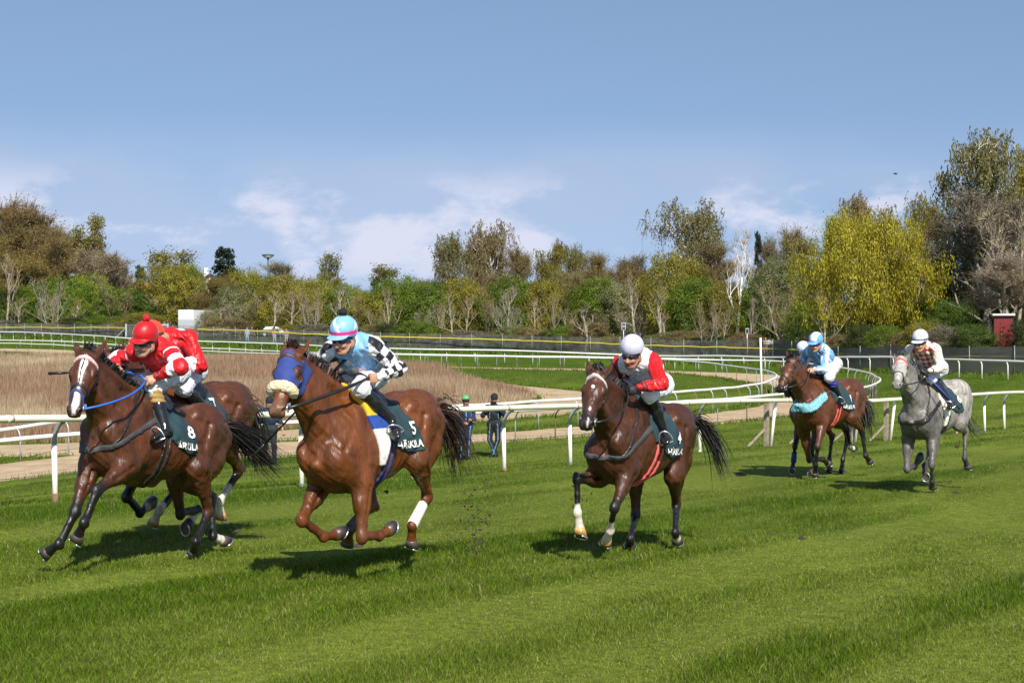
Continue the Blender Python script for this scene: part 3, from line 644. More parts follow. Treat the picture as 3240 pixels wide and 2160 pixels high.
def twig_tris(P, Dv, ln, w, shade, r=None):
    r = r or rng; n = len(P); s = np.cross(Dv, r.normal(size=(n, 3))); s /= np.linalg.norm(s, axis=1)[:, None]+1e-9
    V = np.stack([P-s*w/2, P+s*w/2, P+Dv*ln[:, None]], 1).reshape(-1, 3); return V, np.arange(3*n).reshape(n, 3), np.repeat(shade, 3)
def grow(r, h, spread, n_limb, trunk_r, z0, levels=3, droop=0.0, up=.6, lean=.05, multi=1):
    """branch skeleton: list of (points, radii), tips with direction"""
    seg = []; tips = []
    def branch(p, d, ln, rad, lev):
        P = [p.copy()]; n = 5; q = p.copy(); dd = d.copy()
        for i in range(n):
            dd = dd+r.normal(0, .16, 3)*(1 if lev else .35); dd[2] += (.05 if lev < 2 else -droop*.25); dd /= np.linalg.norm(dd); q = q+dd*ln/n; P.append(q.copy())
        seg.append((np.array(P), np.linspace(rad, rad*(.45 if lev else .5), n+1)))
        if lev >= levels: tips.append((q.copy(), dd.copy(), ln)); return
        k = n_limb if lev == 0 else r.integers(3, 5)
        for j in range(k):
            t = r.uniform(.35, 1.0) if lev else z0+(1-z0)*(j+r.random())/k
            i = min(int(t*n), n-1); b = P[i]+(P[i+1]-P[i])*(t*n-i)
            az = r.uniform(0, 2*math.pi) if lev else 2*math.pi*(j*.382+.1*r.random())
            o = np.array([math.cos(az), math.sin(az), up*(1.0+.5*t)]); nd = o*spread+dd*(.55 if lev else .3); nd /= np.linalg.norm(nd)
            branch(b, nd, ln*(r.uniform(.42, .62) if lev else r.uniform(.34, .52)*(1.15-.5*t)), rad*(.5 if lev else .42), lev+1)
        tips.append((q.copy(), dd.copy(), ln*.4))
    for m in range(multi):
        a = 2*math.pi*m/max(multi, 1); l0 = lean if multi == 1 else .32
        branch(np.array([.15*math.cos(a)*(multi > 1), .15*math.sin(a)*(multi > 1), -.3]), np.array([l0*math.cos(a+r.random()), l0*math.sin(a+r.random()), 1.0]), h*(.78 if multi == 1 else r.uniform(.6, .8)), trunk_r*(1 if multi == 1 else .7), 0)
    return seg, tips
def skeleton_mesh(seg, minr=.0):
    V = []; F = []; nb = 0
    for P, rad in seg:
        if rad[0] < minr: continue
        m = len(P); n = 5 if rad[0] > .04 else 3
        T = np.gradient(P, axis=0); T /= np.linalg.norm(T, axis=1)[:, None]+1e-9
        ref = np.cross(T[0], [.3, .9, .2]); ref /= np.linalg.norm(ref)
        for i in range(m):
            a = ref-T[i]*ref.dot(T[i]); a /= np.linalg.norm(a)+1e-9; b = np.cross(T[i], a)
            for k in range(n): q = 2*math.pi*k/n; V.append(P[i]+(a*math.cos(q)+b*math.sin(q))*rad[i])
        for i in range(m-1):
            for k in range(n): F.append((nb+i*n+k, nb+i*n+(k+1) % n, nb+(i+1)*n+(k+1) % n, nb+(i+1)*n+k))
        nb += m*n
    return np.array(V), np.array(F)
def put_mesh(name, V, F, sh, material, tint=None):
    me_o = mesh_obj(name, V, F, material, None, False, np.repeat(sh[:, None], 3, 1) if tint is None else sh[:, None]*tint); me = me_o.data; bpy.data.objects.remove(me_o); return me
PROTO = {}
def proto(kind, seed):
    """(trunk mesh, crown mesh, nominal height, nominal width); shared by all trees of that form"""
    if (kind, seed) in PROTO: return PROTO[kind, seed]
    r = np.random.default_rng(1000*seed+sum(map(ord, kind))); H = 10.0; VV = []; FF = []; SS = []; k0 = 0
    def add(t):
        nonlocal k0
        V, F, s = t
        if F.shape[1] == 3: F = np.column_stack([F, F[:, 2]])
        VV.append(V); FF.append(F+k0); SS.append(s); k0 += len(V)
    tri = []
    if kind in ('bush', 'dome', 'willow'):
        W = {'bush': 11.0, 'dome': 13.0, 'willow': 15.0}[kind]; base = {'bush': .05, 'dome': .16, 'willow': .20}[kind]
        seg, tips = grow(r, H, .9, 7, .16 if kind == 'bush' else .26, .12, 2, up=.8, multi=4 if kind == 'bush' else 2)
        nC = 250 if kind != 'willow' else 420
        az = r.uniform(0, 2*math.pi, nC); zz = base+(1-base)*r.beta(1.2, 1.15, nC)*.97
        t = (zz-base)/(1-base); prof = np.sqrt(np.clip(1-((t-.38)/.63)**2, .02, 1)); lob = 1+.20*np.sin(az*3+seed)+.13*np.sin(az*5+2*seed+t*6)
        rr = W/2*prof*lob*np.sqrt(r.uniform(.18, 1, nC)); C = np.stack([rr*np.cos(az), rr*np.sin(az), zz*H+r.normal(0, .25, nC)], 1)
        rad = r.uniform(.45, 1.15, nC); per = 92 if kind != 'willow' else 16; cs = r.uniform(.62, 1.35, nC)
        if kind == 'willow':
            per = 130; P = np.repeat(C, per, 0)+r.normal(0, 1, (nC*per, 3))*np.repeat(rad, per)[:, None]*np.array([.50, .50, .62]); oo = P-np.array([0, 0, H*.35]); oo /= np.linalg.norm(oo, axis=1)[:, None]
            add(leaf_quads(P, .095, np.repeat(cs, per)*r.uniform(.6, 1.4, nC*per), r=r, hang=True, asp=2.4, out=oo))
            for c, ra, s in zip(C, rad, cs):
                n = 2
                for q in range(n):
                    o = c+r.normal(0, .5, 3)*ra*np.array([1, 1, .5]); L = r.uniform(.45, 1.35); m = int(L*9)
                    P = o+np.column_stack([np.cumsum(r.normal(0, .02, m)), np.cumsum(r.normal(0, .02, m)), -np.linspace(0, L, m)**1.0])+np.outer(np.linspace(0, 1, m)**.6, np.array([math.cos(q*1.3+s*9), math.sin(q*1.3+s*9), .25])*.35)
                    add(leaf_quads(P, .13, s*r.uniform(.7, 1.3)*np.ones(m), hang=True, asp=2.2, r=r))
        else:
            P = np.repeat(C, per, 0)+r.normal(0, 1, (nC*per, 3))*np.repeat(rad, per)[:, None]*np.array([.62, .62, .45]); P[:, 2] = np.maximum(P[:, 2], .15)
            oo = P-np.array([0, 0, H*.4]); oo /= np.linalg.norm(oo, axis=1)[:, None]; add(leaf_quads(P, .16, np.repeat(cs, per)*r.uniform(.7, 1.3, nC*per), r=r, out=oo))
            n = 1100; i = r.integers(0, nC, n); Dv = r.normal(0, .5, (n, 3))+np.array([0, 0, .9]); Dv /= np.linalg.norm(Dv, axis=1)[:, None]
            add(twig_tris(C[i]+r.normal(0, .3, (n, 3)), Dv, r.uniform(.6, 2.1, n), .035, r.uniform(.5, 1.5, n), r=r))
    elif kind == 'twig':                                    # bare or budding crown of fine upright twigs
        W = 9.0; seg, tips = grow(r, H, .75, 9, .22, .18, 3, up=1.1)
        P = np.array([t[0] for t in tips]); Dd = np.array([t[1] for t in tips]); nt = len(P); per = 30
        Dv = np.repeat(Dd, per, 0)*.8+r.normal(0, .55, (nt*per, 3))+np.array([0, 0, .35]); Dv /= np.linalg.norm(Dv, axis=1)[:, None]
        B = np.repeat(P, per, 0)-np.repeat(Dd, per, 0)*r.uniform(0, 1.2, nt*per)[:, None]; ln = r.uniform(.5, 1.5, nt*per)
        add(twig_tris(B, Dv, ln, .032, r.uniform(.6, 1.3, nt*per), r=r))
        i = r.integers(0, nt*per, 7000); E = B[i]+Dv[i]*(ln[i]*r.uniform(.3, 1, 7000))[:, None]; add(leaf_quads(E, .075, r.uniform(.7, 1.5, 7000), r=r))
    elif kind == 'birch':                                   # tall, slender limbs, hanging strands of small leaves
        W = 7.0; seg, tips = grow(r, H, .62, 13, .17, .22, 3, droop=.5, up=1.3)
        for p, d, l in tips:
            for q in range(r.integers(5, 9)):
                o = p+r.normal(0, .25, 3); L = r.uniform(.5, 1.6); m = int(L*11)+2; az = r.uniform(0, 6.28); e = np.linspace(0, 1, m)
                pts = o+np.column_stack([math.cos(az)*.35*e, math.sin(az)*.35*e, .15*e-L*e*e]); add(leaf_quads(pts+r.normal(0, .04, (m, 3)), .08, r.uniform(.6, 1.3)*np.ones(m), hang=True, asp=1.9, r=r))
    elif kind == 'oak':                                     # open rounded crown, leaves in separate clumps
        W = 10.0; seg, tips = grow(r, H, .9, 9, .28, .3, 3, up=.75)
        P = np.array([t[0] for t in tips]); n = len(P); per = 34; cs = r.uniform(.65, 1.3, n)
        Q = np.repeat(P, per, 0)+r.normal(0, .36, (n*per, 3))*np.array([1, 1, .75]); add(leaf_quads(Q, .15, np.repeat(cs, per)*r.uniform(.75, 1.25, n*per), r=r))
    elif kind == 'conifer':
        W = 8.0; seg = [(np.array([[0, 0, -.3], [0, 0, 3.], [.1, 0, 6], [0, .1, 9.6]]), np.array([.3, .24, .15, .03]))]
        for q in range(64):
            t = r.uniform(.12, 1)**.9; az = r.uniform(0, 6.28); L = W/2*(1-t*.86)**.75*r.uniform(.7, 1.1); o = np.array([0, 0, t*H*.96]); e = np.array([math.cos(az)*L, math.sin(az)*L, -.1*L+.5*r.normal()*.4])
            seg.append((np.array([o, o+e*.5, o+e]), np.array([.06, .04, .015]))); n = 75; f = r.uniform(.25, 1.05, n)
            P = o+e*f[:, None]+r.normal(0, .28, (n, 3))*np.array([1, 1, .55]); add(leaf_quads(P, .23, r.uniform(.6, 1.3)*r.uniform(.8, 1.2, n), r=r))
    elif kind == 'bare':                                    # leafless, visible limbs
        W = 7.0; seg, tips = grow(r, H, .7, 7, .2, .28, 3, up=1.25, multi=1 if seed % 2 else 2)
        P = np.array([t[0] for t in tips]); Dd = np.array([t[1] for t in tips]); per = 3; n = len(P)*per
        Dv = np.repeat(Dd, per, 0)+r.normal(0, .45, (n, 3)); Dv /= np.linalg.norm(Dv, axis=1)[:, None]; add(twig_tris(np.repeat(P, per, 0), Dv, r.uniform(.4, 1.0, n), .05, r.uniform(.7, 1.2, n), r=r))
    tv, tf = skeleton_mesh(seg, .012)
    S = np.concatenate(SS); me_c = put_mesh('crown_'+kind, np.concatenate(VV), np.concatenate(FF), S, M_leaf if kind not in ('bare',) else M_twig)
    to = mesh_obj('trunk_'+kind, tv, tf, M_bark['brown'], None, True); me_t = to.data; bpy.data.objects.remove(to)
    w_real = np.percentile(np.abs(np.concatenate(VV)[:, :2]), 97)*2; h_real = np.percentile(np.concatenate(VV)[:, 2], 99.3)
    PROTO[kind, seed] = (me_t, me_c, h_real, w_real); return PROTO[kind, seed]
COLS = {'green': (0.138, 0.202, 0.019), 'deep': (0.084, 0.134, 0.019), 'yellow': (0.260, 0.247, 0.026), 'olive': (0.242, 0.215, 0.031), 'brown': (0.242, 0.183, 0.076), 'rust': (0.251, 0.174, 0.067), 'beige': (0.332, 0.264, 0.161), 'grey': (0.233, 0.202, 0.138), 'greygreen': (0.206, 0.215, 0.084), 'willow': (.32, .28, .024), 'pine': (0.029, 0.053, 0.026), 'birch': (0.217, 0.195, 0.065), 'lime': (0.224, 0.278, 0.023), 'orange': (0.260, 0.202, 0.058), 'black': (0.054, 0.072, 0.018)}
LOOK = {'green': 'fresh green', 'deep': 'deep green', 'yellow': 'yellow green', 'olive': 'olive', 'brown': 'brown', 'rust': 'rusty brown', 'beige': 'beige', 'grey': 'grey brown', 'greygreen': 'grey green', 'willow': 'golden', 'pine': 'dark', 'birch': 'dark olive', 'lime': 'bright lime green', 'orange': 'orange brown', 'black': 'very dark green'}
KINDW = {'bush': ('leafy_bush', 'bush', 'bush'), 'dome': ('broad_tree', 'domed tree', 'tree'), 'willow': ('weeping_willow', 'weeping willow', 'tree'), 'twig': ('budding_tree', 'twiggy tree', 'tree'), 'birch': ('birch_tree', 'drooping birch', 'tree'), 'oak': ('open_crowned_tree', 'open crowned tree', 'tree'), 'conifer': ('conifer', 'conifer', 'tree'), 'bare': ('bare_tree', 'leafless tree', 'tree')}
MARKS = [(60, 'the left picture edge'), (230, 'the bowl topped lamp'), (400, 'the field gate'), (590, 'the box truck'), (710, 'the dark conifer'), (848, 'the tall lamp post'), (1090, 'the checked sleeved jockey'), (1470, 'the green helmeted handler'), (1660, 'the black vested handler'), (1973, 'the double panelled sign'), (2160, 'the tall airy birch'), (2405, 'the marker pole'), (2570, 'the blue jockey'), (2740, 'the golden willow'), (2910, 'the grey horse'), (3174, 'the red shed')]
ORD = ['', 'second ', 'third ', 'fourth ', 'fifth ', 'sixth ', 'seventh ', 'eighth ', 'ninth ', 'tenth ']
TREES = []
def tree(kind, x, top, w, d, col, bark='brown', seed=1, label=None, row='', sink=0.0):
    """x, w in pixels of the photograph, top = pixel row of the crown top"""
    me_t, me_c, hr, wr = proto(kind, seed); X, Y = at_px(x, d); z = g1(X, Y)-sink; h = CAMZ-(top-1080)*d/FPX-z; ww = w*d/FPX
    nm = KINDW[kind][0]; root = empty(nm, (X, Y, z)); sz = h/hr; sw = ww/wr; ry = rng.uniform(0, 6.28)
    for nmn, me, c in (('trunk', me_t, None), ('crown', me_c, COLS[col])):
        o = bpy.data.objects.new(nmn, me); COL.objects.link(o); o.parent = root; o.scale = (sw, sw, sz); o.rotation_euler = (0, 0, ry)
        if c: j = rng.uniform(.9, 1.1); o.color = (c[0]*j, c[1]*j, c[2], 1)
        else: o.material_slots[0].link = 'OBJECT'; o.material_slots[0].material = M_bark[bark]
    root['category'] = KINDW[kind][2]; TREES.append((root, kind, x, col, label, row, top)); return root
s = 1.3776
def T(kind, x, top, w, d, col, bark='brown', seed=1, label=None, row=''): tree(kind, x*s, (top+(14 if kind == 'bare' and row else 0))*s, w*s*{'bush': 1.22, 'twig': 1.12, 'bare': .85}.get(kind, 1.0), d, col, bark, seed, label, row)
# --- tall back row, left to right (columns and rows measured on a 2352 px wide view)
for a in [('twig', -90, 480, 170, 255, 'brown', 'grey', 1), ('twig', 25, 462, 150, 262, 'rust', 'grey', 2), ('twig', 100, 478, 130, 258, 'brown', 'grey', 3), ('twig', -20, 545, 130, 246, 'orange', 'grey', 1), ('twig', 75, 560, 130, 248, 'rust', 'grey', 2), ('oak', 190, 500, 105, 258, 'olive', 'brown', 1), ('twig', 140, 545, 95, 250, 'brown', 'grey', 3), ('oak', 215, 535, 60, 254, 'birch', 'brown', 2), ('twig', 225, 572, 125, 246, 'beige', 'pale', 1), ('twig', 285, 600, 70, 262, 'grey', 'grey', 2),
          ('twig', 0, 505, 170, 268, 'grey', 'grey', 3), ('twig', 60, 520, 170, 254, 'brown', 'grey', 1), ('twig', 125, 520, 150, 266, 'grey', 'grey', 2), ('twig', 165, 560, 140, 262, 'brown', 'grey', 1), ('twig', -70, 520, 170, 250, 'orange', 'grey', 3), ('twig', 40, 590, 150, 244, 'orange', 'grey', 2), ('twig', 185, 590, 120, 256, 'beige', 'grey', 3), ('twig', 255, 600, 100, 270, 'grey', 'grey', 1), ('conifer', 321, 612, 36, 262, 'deep', 'brown', 1), ('oak', 395, 578, 130, 255, 'olive', 'brown', 3), ('bare', 585, 592, 80, 265, 'grey', 'grey', 1), ('twig', 655, 600, 95, 262, 'grey', 'grey', 3), ('oak', 757, 585, 80, 262, 'greygreen', 'grey', 4), ('oak', 770, 640, 60, 240, 'olive', 'brown', 1), ('oak', 905, 610, 90, 255, 'birch', 'brown', 2), ('conifer', 862, 640, 36, 262, 'deep', 'brown', 1),
          ('birch', 1040, 540, 110, 222, 'birch', 'grey', 1), ('birch', 1140, 516, 120, 224, 'brown', 'white', 2), ('twig', 1095, 560, 130, 226, 'rust', 'grey', 2), ('twig', 1190, 570, 90, 228, 'brown', 'grey', 1), ('birch', 1255, 562, 100, 222, 'olive', 'grey', 3), ('birch', 1320, 568, 90, 222, 'birch', 'pale', 1), ('twig', 1375, 580, 90, 220, 'brown', 'pale', 3), ('twig', 1455, 585, 100, 214, 'grey', 'pale', 1), ('twig', 1420, 610, 110, 210, 'rust', 'grey', 2),
          ('twig', 1650, 560, 110, 205, 'brown', 'pale', 3), ('twig', 1745, 548, 90, 215, 'grey', 'grey', 2), ('conifer', 1741, 537, 26, 212, 'pine', 'brown', 1), ('twig', 1820, 525, 100, 205, 'brown', 'grey', 1), ('oak', 1850, 545, 90, 200, 'birch', 'brown', 3), ('oak', 1905, 500, 60, 196, 'lime', 'brown', 4), ('birch', 2010, 456, 150, 205, 'brown', 'grey', 3), ('birch', 2105, 455, 110, 208, 'olive', 'grey', 1), ('twig', 2140, 492, 110, 180, 'brown', 'grey', 2)]: T(*a, row='back row ')
T('conifer', 515, 572, 92, 258, 'pine', 'brown', 2, 'dark blue green conifer standing clear against the sky left of the tall lamp post')
T('birch', 1572, 466, 165, 205, 'birch', 'white', 2, 'tall airy birch with white stem and drooping dark leaves rising highest in the middle')
T('bare', 1690, 520, 120, 178, 'beige', 'white', 1, 'bare white stemmed birch fork standing out right of the tall airy birch')
T('willow', 1988, 496, 300, 140, 'willow', 'brown', 1, 'huge golden yellow weeping willow behind the two right hand riders')
T('birch', 2270, 312, 210, 150, 'birch', 'white', 1, 'very tall dark olive birch at the right edge reaching highest into the sky')
T('birch', 2365, 318, 190, 158, 'olive', 'white', 3, 'very tall olive birch cut off by the right edge of the picture')
T('twig', 2265, 440, 230, 146, 'grey', 'grey', 1, 'large grey brown twiggy tree spreading below the very tall right hand birch')
T('bare', 2325, 470, 230, 138, 'beige', 'pale', 2, 'large leafless tree with fine pale branches at the right edge')
T('twig', 2310, 585, 170, 128, 'beige', 'pale', 3, 'low beige twiggy tree just above the red shed')
T('birch', 2500, 420, 260, 160, 'olive', 'grey', 2, 'olive birch beyond the right edge of the picture')
# --- the thicket: bushes and small trees behind the wire fence
for a in [('bush', -60, 640, 130, 236, 'deep', 'pale', 1), ('bush', 70, 660, 110, 238, 'green', 'pale', 2), ('bush', 148, 640, 120, 240, 'green', 'pale', 3), ('bush', 205, 632, 100, 242, 'lime', 'pale', 1), ('bush', 225, 655, 120, 234, 'green', 'pale', 2), ('bush', 292, 668, 110, 236, 'deep', 'pale', 3), ('dome', 392, 612, 150, 238, 'olive', 'brown', 1), ('bush', 430, 610, 90, 246, 'lime', 'brown', 2), ('twig', 470, 640, 110, 236, 'orange', 'pale', 2), ('twig', 520, 628, 90, 244, 'rust', 'grey', 1), ('bush', 566, 622, 105, 238, 'yellow', 'pale', 3), ('bush', 535, 662, 90, 232, 'greygreen', 'pale', 1),
          ('bush', 640, 636, 115, 226, 'olive', 'pale', 2), ('bush', 720, 640, 110, 224, 'yellow', 'pale', 1), ('bush', 690, 668, 90, 218, 'olive', 'pale', 3), ('bush', 790, 656, 110, 222, 'green', 'pale', 2), ('bush', 850, 668, 100, 216, 'yellow', 'pale', 1), ('bush', 915, 638, 120, 218, 'green', 'pale', 3), ('twig', 960, 640, 90, 222, 'grey', 'pale', 3), ('bush', 985, 650, 120, 210, 'green', 'pale', 1), ('bush', 1060, 640, 110, 212, 'olive', 'pale', 2), ('dome', 1110, 632, 120, 214, 'brown', 'brown', 2), ('bush', 1180, 640, 120, 206, 'green', 'pale', 3), ('bush', 1250, 648, 110, 204, 'olive', 'pale', 1), ('dome', 1300, 626, 120, 206, 'birch', 'brown', 1), ('bush', 1375, 640, 110, 198, 'green', 'pale', 2), ('twig', 1340, 632, 90, 200, 'brown', 'pale', 1), ('bush', 1430, 650, 100, 194, 'greygreen', 'pale', 3),
          ('dome', 1545, 585, 165, 190, 'olive', 'brown', 2), ('bush', 1600, 640, 120, 184, 'green', 'brown', 1), ('twig', 1625, 610, 100, 190, 'brown', 'grey', 3), ('bush', 1665, 650, 110, 180, 'olive', 'pale', 2), ('dome', 1790, 598, 140, 176, 'greygreen', 'pale', 1), ('bush', 1745, 640, 100, 178, 'green', 'pale', 3), ('bush', 1850, 600, 90, 180, 'deep', 'brown', 2), ('bush', 1860, 690, 110, 158, 'green', 'brown', 1), ('bush', 2120, 590, 130, 152, 'deep', 'brown', 3), ('dome', 2190, 560, 150, 156, 'birch', 'brown', 2), ('bush', 2060, 690, 130, 146, 'black', 'brown', 1), ('bush', 1965, 700, 130, 148, 'black', 'brown', 2), ('bush', 2150, 690, 130, 138, 'deep', 'brown', 2), ('bush', 2250, 680, 130, 150, 'black', 'brown', 3), ('bush', 2340, 690, 120, 146, 'black', 'brown', 1), ('bush', 2430, 640, 160, 150, 'deep', 'brown', 2)]: T(*a)
# --- pale multi stemmed small trees in front of the thicket
for a in [('bare', 12, 560, 95, 232, 'brown', 'pale', 1), ('bare', 110, 660, 80, 231, 'brown', 'pale', 2), ('bare', 175, 690, 60, 230, 'grey', 'pale', 3), ('bare', 480, 690, 60, 226, 'brown', 'pale', 2), ('bare', 675, 650, 80, 214, 'brown', 'pale', 3), ('bare', 715, 670, 60, 212, 'brown', 'pale', 2), ('bare', 865, 690, 60, 206, 'brown', 'pale', 4), ('bare', 1010, 680, 60, 200, 'brown', 'pale', 2), ('bare', 1070, 660, 70, 196, 'brown', 'pale', 1), ('bare', 1160, 680, 90, 194, 'grey', 'grey', 4), ('bare', 1225, 665, 60, 190, 'brown', 'pale', 3), ('bare', 1310, 690, 60, 188, 'brown', 'pale', 2),
          ('bare', 1462, 610, 100, 184, 'brown', 'pale', 3), ('bare', 1530, 700, 60, 176, 'brown', 'pale', 1), ('bare', 1655, 690, 80, 166, 'brown', 'pale', 4), ('bare', 1800, 640, 110, 160, 'brown', 'pale', 2), ('bare', 2105, 590, 90, 140, 'brown', 'pale', 3)]: T(*a, row='slender ')
xv = 48; q = 0
while xv < 1960:                                            # thin pale stems along the front of the thicket
    if not (345 < xv < 455 or 560 < xv < 584 or 628 < xv < 662 or 1742 < xv < 1776):
        fx = [1620+FPX*a/b for a, b in FXY]; dd = np.interp(xv*s, fx, FXY[:, 1])+rng.uniform(4, 9)
        T('bare', xv, rng.uniform(622, 700), rng.uniform(40, 105), dd+rng.uniform(0, 8), ['brown', 'grey', 'olive'][q % 3], ['pale', 'grey', 'pale', 'brown'][q % 4], 1+q % 4, None, 'thin ')
    xv += rng.uniform(38, 105); q += 1
T('bush', 478, 716, 44, 217, 'greygreen', 'pale', 2, 'grey green shrub covering the side of the box truck'); T('bare', 468, 712, 40, 216, 'grey', 'pale', 2, 'small leafless shrub in front of the box truck side')
# --- undergrowth filling the foot of the thicket
xu = -120; q = 0
while xu < 2520:
    fx = [1620+FPX*a/b for a, b in FXY]; dd = np.interp(xu*s, fx, FXY[:, 1])
    if not (330 < xu < 505 or 2262 < xu < 2345 or 545 < xu < 602 or 608 < xu < 680 or 1722 < xu < 1796):
        gx = xu+rng.uniform(-8, 8); yb = 1080-(g1(*at_px(gx*s, dd+9))-CAMZ)*FPX/(dd+9)
        T('bush', gx, yb/s-rng.uniform(24, 52)*200/dd, rng.uniform(75, 105), dd+9+rng.uniform(0, 5), ['green', 'brown', 'olive', 'grey', 'deep', 'greygreen', 'brown', 'black'][q % 8], 'pale', 1+q % 3, None, 'low ')
    xu += rng.uniform(38, 52); q += 1
for dx in range(-100, 2520, 82):                          # a second, darker rank far behind closes the view between the stems
    fx = [1620+FPX*a/b for a, b in FXY]; dd = np.interp(dx*s, fx, FXY[:, 1])+62
    yb = 1080-(g1(*at_px(dx*s, dd))-CAMZ)*FPX/dd
    T('bush', dx+rng.uniform(-15, 15), yb/s-rng.uniform(78, 104)*215/dd*(1.1 if dx > 1050 else .8), 130, dd, ['olive', 'brown', 'deep', 'birch', 'grey'][(dx//82) % 5], 'brown', 1+(dx//82) % 3, None, 'far ')
def label_trees():
    seen = {}
    for root, kind, x, col, label, row, top in sorted(TREES, key=lambda t: t[2]):
        if not label:
            k = min(range(len(MARKS)), key=lambda i: abs(MARKS[i][0]-x)); side = 'left' if x < MARKS[k][0] else 'right'
            seen.setdefault((kind, col, row, k, side), []).append((abs(x-MARKS[k][0]), root))
        else: root['label'] = label
    for (kind, col, row, k, side), L in seen.items():
        for i, (dx, root) in enumerate(sorted(L, key=lambda t: t[0])):
            root['label'] = f"{row}{LOOK[col]} {KINDW[kind][1]}, {ORD[i] if i else 'first '}one {side} of {MARKS[k][1]}"
label_trees()

# ------------------------------------------------------------------ reeds
def in_poly(P, X, Y):
    c = np.zeros(X.shape, bool); n = len(P); j = n-1
    for i in range(n):
        xi, yi = P[i]; xj, yj = P[j]; m = ((yi > Y) != (yj > Y)) & (X < (xj-xi)*(Y-yi)/(yj-yi+1e-12)+xi); c ^= m; j = i
    return c
def blades(name, label, cat, X, Y, h, w, col, lean, material, kind='stuff', seg2=False, bare=0.0):
    """one mesh of many blades: bent triangles with their own shade"""
    n = len(X); Z = ground(X, Y)-.01; az = rng.uniform(0, 2*math.pi, n); sx = np.cos(az)*w/2; sy = np.sin(az)*w/2
    la = rng.uniform(0, 2*math.pi, n); lx = np.cos(la)*lean*h; ly = np.sin(la)*lean*h
    B = np.stack([X, Y, Z], 1); S = np.stack([sx, sy, 0*sx], 1)
    if seg2:
        M = B+np.stack([lx*.35, ly*.35, h*.6], 1); E = B+np.stack([lx, ly, h], 1)
        V = np.stack([B-S, B+S, M+S*.8, M-S*.8, E], 1).reshape(-1, 3); b = np.arange(n)*5
        F1 = np.stack([b, b+1, b+2, b+3], 1); F2 = np.stack([b+3, b+2, b+4, b+4], 1)
        me_faces = np.concatenate([np.stack([b, b+1, b+2], 1), np.stack([b, b+2, b+3], 1), np.stack([b+3, b+2, b+4], 1)]); k = 5
    else:
        E = B+np.stack([lx, ly, h], 1); V = np.stack([B-S, B+S, E], 1).reshape(-1, 3); b = np.arange(n)*3; me_faces = np.stack([b, b+1, b+2], 1); k = 3
    o = mesh_obj(name, V, me_faces, material, None, False, np.repeat(col, k, 0)); tag(o, label, cat, None, kind); return o
M_blade = leaf_mat('grass_blades', .34, .55, spec=.12)
M_reed = leaf_mat('reed_stems', .2, .8, spec=.15)
def reeds():
    far = U2([(1440, 1194), (1330, 1178), (1200, 1160), (1000, 1146), (800, 1140), (500, 1134), (250, 1128), (0, 1124), (-400, 1118)])
    poly = list(REED_EDGE)+list(far)
    n = 330000; P = np.array(poly); lo = P.min(0); hi = P.max(0)
    Y = np.exp(rng.uniform(math.log(lo[1]), math.log(hi[1]), n)); u = rng.uniform(-.42, .02, n); X = u*Y
    k = in_poly(poly, X, Y)
    e = fbm(X*.25, Y*.25, 77)
    k &= (rng.random(n) < .55+.6*e); X = X[k]; Y = Y[k]; n = len(X)
    dE = np.min(np.stack([np.hypot(X-a[0], Y-a[1]) for a in smooth_poly(np.array(REED_EDGE), 60)]), 0)
    h = (.55+.75*fbm(X*.2, Y*.2, 41))*rng.uniform(.7, 1.2, n)*np.clip(.35+dE/5, .35, 1)
    t = fbm(X*.13, Y*.07, 55); straw = np.clip((t-.55)/.1, 0, 1)*(u[:1].size > 0)
    px = 1620+FPX*X/Y
    straw = np.clip(straw*.5+np.clip((360-px)/160, 0, 1)*np.clip((fbm(X*.2, Y*.12, 91)-.47)/.1, 0, 1), 0, 1)[:, None]
    c = np.array([.32, .205, .130])*(1-straw)+np.array([.50, .40, .25])*straw
    c = c*rng.uniform(.55, 1.35, n)[:, None]; c[rng.random(n) < .05] = [.10, .13, .03]
    blades('reeds', 'field of dry pinkish brown reeds behind the leading horses', 'reeds', X, Y, h, np.clip(.00055*Y, .02, .09), c, .22, M_reed)
reeds()
